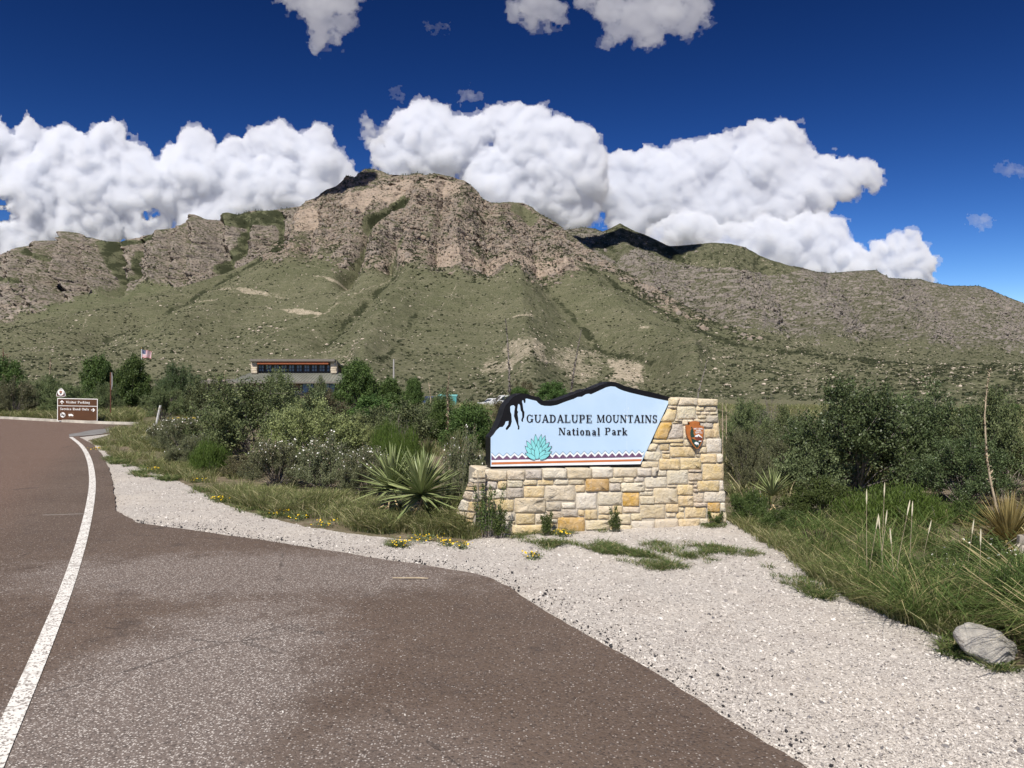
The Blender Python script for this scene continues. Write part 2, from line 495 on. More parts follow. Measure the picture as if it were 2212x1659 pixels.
# ------------------------------------------------------------------ gravel shoulder
GRAVEL_TOP = [(190, 952), (215, 962), (236, 985), (262, 1000), (330, 1018), (400, 1046), (470, 1085), (580, 1120), (700, 1146), (860, 1165), (1010, 1176), (1030, 1150), (1565, 1122), (1640, 1165), (1700, 1195), (1760, 1245), (1850, 1302), (1950, 1347), (2080, 1392), (2212, 1450), (2420, 1560)]
GRAVEL = gp(GRAVEL_TOP)
GRAVEL_POLY = rough_line(GRAVEL, 0.08, 0.12, 8) + [(4.5, 1.0), (5, -9), (3.0, -9), (2.0, 0.2)] + [(x - 0.25, y - 0.10) for x, y in ROAD_EDGE[::-1]]
def gravel_mat():
    k = NT("pale_limestone_gravel")
    p = k.pos()
    v1 = k.voro(p, 105.0); v2 = k.voro(p, 52.0)
    c1 = k.n('SeparateColor'); k.put(c1.inputs[0], v1.outputs['Color']); c2 = k.n('SeparateColor'); k.put(c2.inputs[0], v2.outputs['Color'])
    big = k.noise(p, 0.8, 4, 0.6)
    col = k.ramp(c1.outputs[0], [(0.0, (0.15, 0.135, 0.13)), (0.16, (0.32, 0.285, 0.255)), (0.5, (0.46, 0.425, 0.39)), (0.85, (0.55, 0.515, 0.475)), (1.0, (0.68, 0.64, 0.58))])
    col2 = k.ramp(c2.outputs[0], [(0.0, (0.28, 0.25, 0.23)), (0.2, (0.43, 0.40, 0.37)), (1.0, (0.57, 0.535, 0.495))])
    col = k.mix(0.45, col, col2)
    col = k.mix(k.math('MULTIPLY', k.rng(big, 0.45, 0.7), 0.5), col, (0.54, 0.49, 0.43))
    tone = k.noise(p, 2.6, 5, 0.65)
    col = k.mix(k.math('MULTIPLY', k.rng(tone, 0.50, 0.66), 0.5), col, (0.36, 0.32, 0.29))
    h = k.math('ADD', k.math('MULTIPLY', v1.outputs['Distance'], -0.7), k.math('MULTIPLY', v2.outputs['Distance'], -1.0))
    k.bsdf(col, 0.9, k.bump(h, 0.7, 0.008), 0.2)
    return k.m
M_GRAVEL = gravel_mat()
sheet("gravel_shoulder", GRAVEL_POLY, 0.004, M_GRAVEL)

# ------------------------------------------------------------------ mountains
def hill_mat(name, rock_a, rock_b, rock_c, green_a, green_b, cover=0.0, scale=1.0):
    """grass, scrub and bare limestone; where each lies comes from the attributes rock, bare, wood"""
    k = NT(name)
    p = k.pos()
    rock = k.attr('rock'); bare = k.attr('bare'); wood_shade = k.attr('wood_shade')
    nb = k.noise(p, 0.0045 * scale, 5, 0.6); nm = k.noise(p, 0.022 * scale, 5, 0.65); nf = k.noise(p, 0.13 * scale, 3, 0.7); ns = k.noise(p, 0.42 * scale, 3, 0.75)
    lay = k.noise(k.vec(p, (0.03 * scale, 0.03 * scale, 0.10 * scale)), 1.0, 4, 0.65)      # beds of rock, nearly level
    # grass
    g = k.mix(k.rng(nb, 0.35, 0.65), green_a, green_b)
    g = k.mix(k.math('MULTIPLY', k.rng(nm, 0.44, 0.74), 0.7), g, (0.155, 0.150, 0.098))
    g = k.mix(k.math('MULTIPLY', k.rng(lay, 0.56, 0.68), 0.38), g, (0.23, 0.205, 0.15))
    g = k.mix(k.math('MULTIPLY', k.rng(nf, 0.55, 0.72), 0.5), g, (0.215, 0.20, 0.15))
    g = k.mix(k.math('MULTIPLY', k.rng(ns, 0.58, 0.70), 0.62), g, (0.34, 0.30, 0.235))
    g = k.mix(k.math('MULTIPLY', k.rng(ns, 0.47, 0.37), 0.8), g, (0.038, 0.044, 0.022))
    soil = k.mix(k.math('MULTIPLY', k.rng(ns, 0.5, 0.40), 0.75), k.mix(nm, (0.34, 0.295, 0.225), (0.42, 0.36, 0.28)), (0.09, 0.095, 0.05))
    g = k.mix(k.rng(k.math('ADD', bare, k.math('MULTIPLY_ADD', nf, 0.9, -0.45)), 0.30, 0.70), g, soil)
    # dark bushes: cells of random presence
    def bushes(sc, thr, r0):
        v = k.voro(p, sc); c = k.n('SeparateColor'); k.put(c.inputs[0], v.outputs['Color'])
        on = k.math('GREATER_THAN', c.outputs[0], thr)
        rad = k.math('MULTIPLY_ADD', c.outputs[1], r0 * 0.7, r0 * 0.4)
        return k.math('MULTIPLY', on, k.math('LESS_THAN', v.outputs['Distance'], rad))
    dens = k.math('MULTIPLY_ADD', nm, -0.9, 1.02)
    b1 = bushes(0.11 * scale, dens, 0.46); b2 = bushes(0.33 * scale, 0.55, 0.42)
    bush = k.math('MULTIPLY', b2, 0.35)
    # rock
    v = k.voro(k.vec(p, (1, 1, 1.7)), 0.035 * scale); cv = k.n('SeparateColor'); k.put(cv.inputs[0], v.outputs['Color'])
    v2 = k.voro(k.vec(p, (1, 1, 1.9)), 0.10 * scale); cv2 = k.n('SeparateColor'); k.put(cv2.inputs[0], v2.outputs['Color'])
    r = k.mix(k.rng(nb, 0.38, 0.62), rock_a, rock_b)
    r = k.mix(k.math('MULTIPLY', cv.outputs[0], 0.5), r, rock_c)
    r = k.mix(k.math('MULTIPLY', cv2.outputs[0], 0.35), r, tuple(min(1, q * 1.5) for q in rock_a))
    strk = k.noise(k.vec(p, (0.10 * scale, 0.10 * scale, 0.011 * scale)), 1.0, 4, 0.7)
    r = k.mix(k.math('MULTIPLY', k.rng(strk, 0.56, 0.72), 0.5), r, (0.095, 0.085, 0.078))
    r = k.mix(k.math('MULTIPLY', k.rng(lay, 0.54, 0.64), 0.35), r, tuple(min(1, q * 1.55) for q in rock_b))
    r = k.mix(k.math('MULTIPLY', k.math('MULTIPLY', bare, rock), k.rng(strk, 0.60, 0.46, 0.35, 0.9)), r, tuple(min(1, q * 1.42) for q in rock_a))
    # scrub in the gaps between the blocks, thicker in some places than in others
    geo = k.n('NewGeometry'); sn = k.n('SeparateXYZ'); k.put(sn.inputs[0], geo.outputs['Normal'])
    n3 = k.noise(k.vec(p, (1, 1, 1.15)), 0.085 * scale, 5, 0.75)
    n3 = k.math('SUBTRACT', n3, k.math('MULTIPLY', k.math('MULTIPLY', bare, rock), 0.16))
    e = k.math('ADD', k.math('MULTIPLY', sn.outputs[2], 0.40), k.math('ADD', n3, k.math('MULTIPLY', nm, 0.55)))
    ledge = k.rng(e, 0.99 - cover, 1.09 - cover)
    scr = k.mix(nf, (0.030, 0.036, 0.019), (0.125, 0.125, 0.072))
    r = k.mix(k.math('MULTIPLY', ledge, 0.9), r, scr)
    edge = k.math('ADD', rock, k.math('ADD', k.math('MULTIPLY_ADD', nm, 1.3, -0.65), k.math('MULTIPLY_ADD', nf, 1.1, -0.55)))
    col = k.mix(k.rng(edge, 0.44, 0.56), g, r)
    bw = k.math('MULTIPLY', bush, k.rng(edge, 0.35, 0.8, 1.0, 0.5))
    col = k.mix(bw, col, k.mix(nf, (0.020, 0.026, 0.012), (0.045, 0.05, 0.027)))
    wd = k.rng(k.math('ADD', wood_shade, k.math('ADD', k.math('MULTIPLY_ADD', nf, 1.0, -0.5), k.math('MULTIPLY_ADD', nm, 0.6, -0.3))), 0.38, 0.6)  # woodland, and cloud shade painted in on the crag and the pyramid hill
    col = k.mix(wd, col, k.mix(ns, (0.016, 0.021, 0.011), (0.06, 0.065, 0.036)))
    h = k.math('ADD', k.math('ADD', k.math('MULTIPLY', nm, 5.0), k.math('MULTIPLY', nf, 2.2)), k.math('MULTIPLY', k.math('MULTIPLY', rock, k.math('ADD', v2.outputs['Distance'], v.outputs['Distance'])), -3.5))
    k.bsdf(col, 0.95, k.bump(h, 0.75, 1.0), 0.05)
    return k.m

def mountain(name, x0, x1, nx, ny, top, bot, dtop, dbot, mat, masks, relief, pw=1.0, seed=0.0, nback=14, backdepth=500.0):
    px = np.linspace(x0, x1, nx)
    t = np.linspace(0, 1, ny)
    PX, T = np.meshgrid(px, t, indexing='xy')
    YT, YB = top(PX), bot(PX)
    PY = YB + (YT - YB) * T
    xs = np.arange(x0 - 200, x1 + 201, 4.0); ts = top(xs)
    for _ in range(3): ts = np.convolve(np.pad(ts, 14, mode='edge'), np.ones(29) / 29, 'valid')
    TS = np.clip((YB - PY) / np.maximum(YB - np.interp(PX, xs, ts), 1.0), 0, 1.25)      # distance changes evenly across the slope, whatever the skyline does
    D = dbot(PX) + (dtop(PX) - dbot(PX)) * TS ** pw
    masksv = masks(PX, PY)
    X = (PX - CX) / F * D; Y = D; Z = CAMH - (PY - CY) / F * D
    # far side: the slope beyond the crest
    tb = (np.arange(nback) + 1) / nback
    Db = D[-1][None, :] + backdepth * tb[:, None]
    Xb = (px - CX)[None, :] / F * D[-1][None, :] * (1 + 0.05 * tb[:, None]); Zb = Z[-1][None, :] - 500 * (tb[:, None] ** 1.6) * (Z[-1][None, :] > -50)
    X = np.concatenate([X, Xb]); Y = np.concatenate([Y, Db]); Z = np.concatenate([Z, Zb])
    ext = lambda a: np.concatenate([a, np.repeat(a[-1:], nback, 0)])
    masksv = {q: ext(np.clip(v, 0, 1)) for q, v in masksv.items()}
    TT = np.concatenate([np.broadcast_to(t[:, None], (ny, nx)), np.ones((nback, nx))])
    PXe, PYe = ext(PX), ext(PY)
    dy, dz = relief(X, Y, Z, TT, masksv, PXe, PYe)
    dy = np.maximum(dy, -0.12 * Y)
    dz = dz + (Z - CAMH) * dy / Y * (PYe < CY)          # ground pushed towards the viewer sits lower on its slope
    Y = Y + dy; Z = Z + dz
    V = np.stack([X, Y, Z], -1).reshape(-1, 3)
    n2 = ny + nback
    i, j = np.meshgrid(np.arange(n2 - 1), np.arange(nx - 1), indexing='ij')
    q = np.stack([i * nx + j, i * nx + j + 1, (i + 1) * nx + j + 1, (i + 1) * nx + j], -1).reshape(-1, 4)
    o = struct(link(name, mesh_np(name, V, q, mat, True, {k_: v.ravel() for k_, v in masksv.items()})))
    return o, X[:ny], Y[:ny], Z[:ny], PX, PY, masksv

def rock_relief(X, Y, Z, amp, s, seed):
    """blocks and beds of split limestone, in metres"""
    big = fbm(X / (140 * s), Y / (140 * s), Z / (110 * s) + seed, 3, 0.5, 1)
    wx = X + 14 * fbm(X / 40, Y / 40, Z / 40 + seed, 2)
    c1, d1 = cells(wx / (46 * s), Y / (60 * s), Z / (38 * s), int(seed))
    c2, d2 = cells(wx / (19 * s), Y / (24 * s), Z / (15 * s), int(seed) + 3)
    w = Z / (24 * s) + 2.2 * fbm(X / (170 * s), Y / (170 * s), seed + 3.3, 3)
    led = sstep(0.2, 0.8, np.abs((w % 1.0) - 0.5) * 2) * sstep(-0.3, 0.3, fbm(X / (90 * s), Y / (90 * s), Z / (40 * s) + 7.7, 2))
    return amp * (0.9 * big + 1.05 * (c1 - 0.5 - 0.45 * d1) + 0.62 * (c2 - 0.5 - 0.5 * d2) + 0.35 * led)

def forms(PX, PY, lines, nz=0.0):
    """large forms in metres towards the viewer: buttresses (+) and gullies (-), each along its own line"""
    out = np.zeros(PX.shape)
    for a, w, ln in lines:
        d = seg_dist(PX + nz, PY, ln)
        out += a * np.exp(-(d / w) ** 1.5)
    return out

# main massif with the green spurs at its foot
m_top = curve([(-420, 790), (-200, 752), (0, 712), (100, 690), (200, 668), (280, 652), (350, 632), (420, 612), (480, 592), (520, 574), (560, 552), (590, 530), (615, 503), (635, 474), (650, 450), (664, 436), (680, 430), (705, 412), (730, 402), (738, 393), (750, 381), (768, 384), (776, 375), (790, 366), (812, 367), (828, 372), (838, 378), (850, 379), (880, 379), (905, 375), (920, 380), (945, 378), (975, 383), (1005, 393), (1020, 404), (1035, 418), (1040, 428), (1060, 438), (1075, 440), (1100, 437), (1130, 439), (1150, 447), (1160, 458), (1180, 470), (1205, 484), (1225, 500), (1260, 528), (1300, 557), (1340, 582), (1400, 618), (1470, 655), (1540, 694), (1620, 722), (1700, 744), (1800, 764), (1900, 780), (2050, 796), (2212, 806), (2700, 822)])
m_bot = soft_curve([(-420, 884), (0, 880), (600, 880), (1100, 886), (1600, 896), (2700, 900)])
m_dtop = soft_curve([(-420, 1100), (0, 1350), (300, 1600), (560, 2100), (640, 2500), (800, 2700), (950, 2350), (1075, 2450), (1225, 2300), (1340, 1900), (1540, 1350), (1700, 1050), (1900, 850), (2212, 700), (2700, 600)])
m_dbot = soft_curve([(-420, 215), (2700, 215)])
m_rockline = curve([(-420, 400), (520, 470), (560, 550), (600, 572), (640, 560), (700, 560), (750, 575), (800, 588), (840, 572), (870, 580), (900, 600), (1000, 600), (1060, 606), (1100, 603), (1150, 614), (1240, 610), (1270, 590), (1300, 596), (1345, 620), (1400, 650), (1450, 676), (1520, 700), (1560, 690), (1620, 700), (2700, 700)])
def m_masks(PX, PY):
    nz = fbm(PX / 60, PY / 40, 0.7, 4) * 26
    rock = sstep(42, -26, PY - m_rockline(PX) + nz)
    # gullies of grass and scrub running through the rock
    gul = np.minimum(seg_dist(PX, PY, [(870, 436), (820, 470), (790, 490)]) - 12, np.minimum(seg_dist(PX, PY, [(800, 505), (775, 560), (740, 600)]) - 7, seg_dist(PX, PY, [(1110, 445), (1150, 470)]) - 8))
    gul = np.minimum(gul, seg_dist(PX, PY, [(870, 545), (845, 585)]) - 6)
    rock = rock * sstep(-4, 10, gul + nz * 0.2)
    wood_shade = np.maximum(sstep(8, -6, seg_dist(PX, PY, [(866, 434), (828, 462), (795, 480)]) - 7 + nz * 0.15), 0)
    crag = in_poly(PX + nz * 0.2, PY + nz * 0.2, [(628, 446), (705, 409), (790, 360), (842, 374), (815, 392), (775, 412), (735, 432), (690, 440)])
    wood_shade = np.maximum(wood_shade, crag * (0.34 + 0.55 * (fbm(PX / 14, PY / 10, 3.1, 3))))  # cloud shadow on the dark crag, painted in as patchy woodland colour
    wood_shade = np.maximum(wood_shade, sstep(10, -4, seg_dist(PX, PY, [(596, 505), (606, 535), (596, 548)]) - 8 + nz * 0.2))
    # scree chutes: pale lines
    ch = np.full(PX.shape, 1e9)
    for ln, w in (([(925, 560), (880, 588), (820, 622), (745, 665), (690, 692), (600, 735), (540, 765)], 3.0), ([(798, 545), (780, 590), (768, 612), (742, 650), (715, 672)], 2.5), ([(842, 560), (826, 596), (800, 618)], 2.5),
                  ([(1125, 605), (1160, 640), (1205, 690), (1260, 728), (1330, 778), (1390, 810)], 2.6), ([(985, 640), (950, 680), (905, 715)], 2.0), ([(150, 640), (190, 690), (168, 720)], 2.0)):
        ch = np.minimum(ch, seg_dist(PX + nz * 0.25, PY + nz * 0.12, ln) - w * (0.6 + 0.5 * fbm(PX / 20, PY / 20, 9.1, 2)))
    bare = sstep(2.5, -1.5, ch) * (0.42 + 0.35 * fbm(PX / 16, PY / 16, 4.9, 3))
    def patch(cx, cy, rx, ry, a):
        d = np.hypot((PX - cx) / rx, (PY - cy) / ry) + fbm(PX / 48, PY / 26, cx * 0.013, 5, 0.6) * 1.0
        return sstep(1.05, 0.35, d) * a
    for c in ((1130, 800, 110, 42, 0.55), (1250, 795, 90, 46, 0.5), (1360, 806, 60, 34, 0.75), (1115, 712, 45, 6, 0.6), (640, 690, 75, 5, 0.7), (560, 655, 70, 7, 0.6), (700, 610, 70, 4, 0.6), (720, 770, 110, 22, 0.35), (1500, 690, 60, 7, 0.5), (1250, 660, 30, 4, 0.4), (480, 640, 60, 5, 0.5)):
        bare = np.maximum(bare, patch(*c))
    # strata bands of ledges showing through the grass
    band = np.abs(((PY + 14 * fbm(PX / 160, PY / 160, 2.2, 3)) / 27.0) % 1.0 - 0.5) * 2
    bare = np.maximum(bare, sstep(0.86, 0.98, band) * 0.55 * sstep(0.05, 0.4, fbm(PX / 70, PY / 25, 6.5, 3)) * (PY < 760))
    for sl in ([(740, 458), (775, 428), (820, 405), (880, 386), (900, 395), (885, 414), (830, 440), (775, 468)], [(940, 556), (1060, 566), (1235, 578), (1240, 606), (1100, 600), (950, 598)], [(640, 455), (680, 448), (690, 500), (640, 520)], [(905, 392), (960, 388), (1000, 410), (985, 440), (930, 430)]):
        bare = np.maximum(bare, in_poly(PX + nz * .5, PY + nz * .4, sl) * 0.85)
    # dark scrub lines in the gullies
    sg = np.full(PX.shape, 1e9)
    for ln in ([(860, 600), (800, 655), (740, 700), (690, 745)], [(560, 560), (430, 640), (330, 690), (190, 745)], [(1260, 600), (1400, 670), (1500, 720), (1600, 750)], [(1180, 640), (1300, 740), (1420, 800)], [(1540, 730), (1700, 770), (1900, 792), (2212, 812)], [(900, 700), (860, 760), (830, 800)]):
        sg = np.minimum(sg, seg_dist(PX + nz * 0.4, PY + nz * 0.25, ln))
    wood_shade = np.maximum(wood_shade, sstep(11, 1, sg) * (0.55 + 0.5 * fbm(PX / 22, PY / 12, 4.4, 3)))
    return dict(rock=rock, bare=bare, wood_shade=wood_shade)
M_FORMS = [(70, 22, [(940, 382), (905, 450), (885, 520), (872, 565)]), (60, 20, [(1010, 400), (1000, 470), (985, 540), (1000, 595)]), (55, 22, [(1080, 445), (1095, 520), (1110, 600)]), (45, 18, [(1170, 470), (1200, 540), (1230, 605)]),
           (50, 16, [(720, 440), (700, 500), (690, 550)]), (45, 14, [(770, 420), (755, 455)]), (40, 14, [(650, 450), (640, 500), (630, 540)]), (60, 18, [(835, 500), (812, 545)]),
           (-90, 14, [(866, 436), (820, 470), (790, 492), (770, 560), (740, 610)]), (-60, 12, [(905, 470), (850, 540), (838, 590)]), (-50, 12, [(960, 410), (950, 500), (940, 590)]), (-50, 12, [(1045, 440), (1050, 520), (1055, 600)]), (-45, 12, [(1130, 450), (1150, 520), (1165, 610)]), (-60, 14, [(610, 490), (612, 540)]), (-40, 12, [(690, 470), (665, 550)]),
           (40, 40, [(900, 600), (840, 690), (800, 780)]), (55, 50, [(1120, 620), (1130, 720), (1140, 800)]), (-35, 22, [(860, 600), (790, 665), (690, 745)]), (-35, 26, [(1180, 640), (1290, 740), (1420, 810)]), (45, 40, [(1260, 620), (1380, 720), (1480, 790)]), (-30, 24, [(560, 560), (430, 640), (330, 690), (190, 745)]), (40, 40, [(640, 580), (520, 660), (400, 730)])]
def m_relief(X, Y, Z, T, mk, PX, PY):
    rk = mk['rock']; nz = fbm(PX / 30, PY / 30, 3.3, 3) * 9
    n = rock_relief(X, Y, Z, 17.0, 1.0, 1.7) * rk
    f = forms(PX, PY, M_FORMS, nz) * (0.85 + 0.2 * (1 - rk))
    gully = fbm(X / 300, Y / 500, 0.4, 4, 0.5, 1) * 20 * sstep(0.12, 0.5, T)
    small = fbm(X / 40, Y / 60, Z / 40, 4, 0.6) * 4.5 * sstep(0.03, 0.25, T)
    crest = 1 - 0.85 * sstep(0.86, 1.0, T)
    dz = (gully + small + f * 0.30) * crest + n * 0.35 * crest
    dy = -n * 1.0 - f * 0.9
    return dy, dz
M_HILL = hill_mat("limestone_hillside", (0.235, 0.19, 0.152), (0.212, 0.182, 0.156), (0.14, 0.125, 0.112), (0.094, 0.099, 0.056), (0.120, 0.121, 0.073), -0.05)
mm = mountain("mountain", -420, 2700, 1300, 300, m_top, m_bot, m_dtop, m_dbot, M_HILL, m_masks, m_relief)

# left-hand cliffs behind
l_top = curve([(-420, 640), (-120, 575), (0, 553), (60, 531), (100, 521), (130, 519), (138, 505), (148, 501), (170, 500), (186, 504), (200, 512), (215, 514), (225, 521), (255, 523), (300, 512), (330, 506), (345, 497), (380, 491), (404, 487), (418, 470), (432, 463), (444, 464), (456, 474), (470, 476), (486, 462), (500, 459), (515, 464), (530, 459), (548, 455), (580, 455), (600, 452), (620, 450), (640, 447), (720, 440), (800, 440)])
l_bot = soft_curve([(-420, 800), (0, 740), (280, 690), (450, 650), (560, 600), (640, 560), (800, 520)])
l_dtop = soft_curve([(-420, 2500), (0, 2750), (200, 2700), (440, 2800), (640, 3050), (800, 3200)])
l_dbot = soft_curve([(-420, 1250), (0, 1500), (280, 1750), (560, 2250), (800, 2700)])
l_line = curve([(-420, 700), (0, 690), (90, 670), (180, 626), (250, 618), (330, 610), (440, 612), (520, 590), (800, 560)])
def l_masks(PX, PY):
    nz = fbm(PX / 40, PY / 40, 5.7, 4) * 22
    rock = sstep(26, -16, PY - l_line(PX) + nz)
    veg = np.full(PX.shape, 1e9)
    for ln, w in (([(225, 525), (235, 560), (248, 600), (245, 625)], 12), ([(255, 528), (300, 520), (345, 512)], 6), ([(290, 545), (285, 590), (262, 615)], 9), ([(500, 475), (545, 475), (590, 470)], 18), ([(540, 490), (520, 540), (480, 580)], 14), ([(600, 480), (606, 530)], 11), ([(60, 545), (110, 560)], 8), ([(0, 600), (60, 612)], 8)):
        veg = np.minimum(veg, seg_dist(PX, PY, ln) - w + nz * 0.45)
    wood_shade = sstep(6, -6, veg) * (0.55 + 0.6 * fbm(PX / 14, PY / 12, 8.8, 3))
    rock = rock * sstep(-8, 4, veg)
    bare = sstep(3, -1, seg_dist(PX, PY, [(60, 640), (55, 665), (30, 690)]) - 1.5) * 0.8 + sstep(0.2, 0.6, fbm(PX / 50, PY / 16, 1.9, 3)) * 0.35
    return dict(rock=rock, bare=bare, wood_shade=wood_shade)
L_FORMS = [(120, 16, [(165, 503), (160, 560), (150, 600)]), (70, 12, [(205, 515), (205, 570), (215, 620)]), (80, 16, [(100, 525), (95, 580), (90, 640)]), (60, 14, [(40, 545), (40, 600)]), (130, 20, [(440, 466), (448, 520), (440, 600)]), (70, 13, [(400, 488), (395, 550), (385, 608)]), (60, 12, [(350, 505), (345, 560), (335, 606)]), (70, 12, [(495, 463), (500, 500)]), (60, 12, [(560, 490), (555, 530)]),
           (-140, 13, [(240, 525), (250, 580), (246, 625)]), (-90, 11, [(130, 525), (128, 590), (125, 640)]), (-90, 11, [(180, 540), (182, 620)]), (-90, 10, [(470, 480), (478, 540), (490, 580)]), (-110, 11, [(300, 530), (290, 590)]), (-60, 8, [(420, 500), (418, 600)]), (-60, 8, [(370, 510), (365, 600)]), (-80, 12, [(600, 470), (605, 530)]), (-60, 10, [(530, 480), (520, 550)]), (-60, 10, [(65, 545), (65, 640)])]
def l_relief(X, Y, Z, T, mk, PX, PY):
    rk = mk['rock']; nz = fbm(PX / 22, PY / 40, 3.3, 3) * 8
    n = rock_relief(X, Y, Z, 17.0, 1.15, 8.2) * rk
    f = forms(PX, PY, L_FORMS, nz) * 0.85
    colm = fbm(X / 36, Y / 200, Z / 600, 3, 0.6, 1) * 26 * rk * sstep(0.1, 0.5, fbm(PX / 70, PY / 50, 2.2, 2) + 0.45)
    crest = 1 - 0.9 * sstep(0.82, 1.0, T)
    return -(n + colm + f), (n * 0.3 + f * 0.12 + fbm(X / 40, Y / 60, Z / 40, 4, 0.6) * 4) * crest
M_CLIFF = hill_mat("grey_limestone_cliff", (0.215, 0.188, 0.162), (0.225, 0.188, 0.155), (0.135, 0.123, 0.113), (0.096, 0.105, 0.057), (0.120, 0.124, 0.074), -0.10)
ml = mountain("left_cliff_ridge", -420, 800, 560, 190, l_top, l_bot, l_dtop, l_dbot, M_CLIFF, l_masks, l_relief)

# right-hand ridges behind
r_top = curve([(1140, 512), (1200, 500), (1225, 496), (1262, 491), (1285, 493), (1302, 500), (1316, 494), (1328, 487), (1335, 483), (1343, 488), (1370, 500), (1400, 510), (1430, 523), (1450, 531), (1465, 531), (1500, 528), (1530, 525), (1575, 527), (1610, 535), (1640, 550), (1700, 574), (1760, 587), (1800, 589), (1850, 585), (1880, 584), (1900, 594), (1915, 601), (1960, 603), (2000, 602), (2020, 610), (2050, 617), (2100, 618), (2130, 625), (2170, 640), (2212, 657), (2400, 710), (2700, 760)])
r_bot = soft_curve([(1140, 590), (1340, 640), (1540, 745), (1700, 795), (2000, 835), (2700, 850)])
r_dtop = soft_curve([(1140, 3600), (1330, 3500), (1560, 3100), (1700, 3000), (1900, 3500), (2212, 3800), (2700, 4000)])
r_dbot = soft_curve([(1140, 2400), (1340, 1950), (1540, 1250), (1700, 900), (1900, 650), (2212, 480), (2700, 430)])
r_line = curve([(1140, 640), (1500, 700), (1600, 700), (1700, 715), (1800, 725), (2000, 738), (2212, 752), (2700, 770)])
def r_masks(PX, PY):
    nz = fbm(PX / 50, PY / 30, 7.7, 4) * 18
    rock = sstep(40, -30, PY - r_line(PX) + nz)
    veg = in_poly(PX + nz * 0.5, PY + nz * 0.5, [(1440, 532), (1500, 524), (1580, 524), (1650, 552), (1720, 582), (1690, 592), (1640, 588), (1560, 590), (1500, 575), (1460, 560)])
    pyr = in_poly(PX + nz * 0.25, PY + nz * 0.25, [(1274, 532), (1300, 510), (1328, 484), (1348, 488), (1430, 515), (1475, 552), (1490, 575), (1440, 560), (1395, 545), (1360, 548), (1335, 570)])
    wood_shade = veg * (0.36 + 0.6 * fbm(PX / 9, PY / 7, 2.8, 3)) + pyr * (0.45 + 0.6 * fbm(PX / 10, PY / 8, 1.4, 3))  # pyr term paints the hill's cloud shadow with the dark woodland tone
    wood_shade = np.maximum(wood_shade, sstep(9, 0, PY - r_top(PX)) * 0.5)
    wash = seg_dist(PX + nz, PY + nz * 0.4, [(1640, 735), (1760, 768), (1880, 790), (2212, 815)])
    wood_shade = np.maximum(wood_shade, sstep(16, 3, wash) * 0.62)
    rock = rock * (1 - 0.8 * veg) * (1 - 0.55 * pyr)
    bare = sstep(0.25, 0.6, fbm(PX / 60, PY / 12, 3.9, 3)) * 0.45
    return dict(rock=rock, bare=bare, wood_shade=wood_shade)
R_FORMS = [(90, 30, [(1335, 488), (1350, 540), (1400, 600)]), (70, 40, [(1540, 530), (1580, 620), (1620, 690)]), (-60, 22, [(1440, 535), (1500, 620), (1560, 690)]), (60, 36, [(1720, 590), (1760, 660), (1800, 720)]), (-60, 22, [(1650, 570), (1690, 650), (1720, 710)]), (60, 40, [(1880, 590), (1930, 670), (1980, 730)]), (-60, 24, [(1800, 600), (1860, 670), (1900, 725)]), (-60, 24, [(2000, 610), (2040, 680), (2090, 740)]), (60, 40, [(2100, 620), (2150, 700)]), (-40, 16, [(1290, 500), (1330, 560), (1380, 610)])]
def r_relief(X, Y, Z, T, mk, PX, PY):
    rk = mk['rock']; nz = fbm(PX / 30, PY / 30, 6.3, 3) * 12
    n = rock_relief(X, Y, Z, 15.0, 1.0, 4.1) * rk
    f = forms(PX, PY, R_FORMS, nz) * 0.8
    crest = 1 - 0.85 * sstep(0.84, 1.0, T)
    return -(n * 1.0) - f, (n * 0.35 + f * 0.2 + fbm(X / 40, Y / 60, Z / 40, 4, 0.6) * 4 * sstep(0.05, 0.3, T)) * crest
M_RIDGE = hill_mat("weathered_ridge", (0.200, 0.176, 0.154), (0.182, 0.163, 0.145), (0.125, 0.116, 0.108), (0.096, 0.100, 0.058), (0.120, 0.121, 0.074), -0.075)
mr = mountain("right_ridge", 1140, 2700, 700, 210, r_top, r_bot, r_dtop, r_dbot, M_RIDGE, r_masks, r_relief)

# ------------------------------------------------------------------ clouds
CLOUD_MATS = {}
def cloud_mat(density):
    """a body of droplets: white scattering volume, even density, no surface"""
    key = round(density, 5)
    if key not in CLOUD_MATS:
        k = NT("cloud_vapour")
        v = k.n('VolumePrincipled'); v.inputs['Color'].default_value = (0.905, 0.925, 0.960, 1); v.inputs['Density'].default_value = density; v.inputs['Anisotropy'].default_value = 0.0
        k.t.links.new(v.outputs[0], k.out.inputs['Volume'])
        CLOUD_MATS[key] = k.m
    return CLOUD_MATS[key]

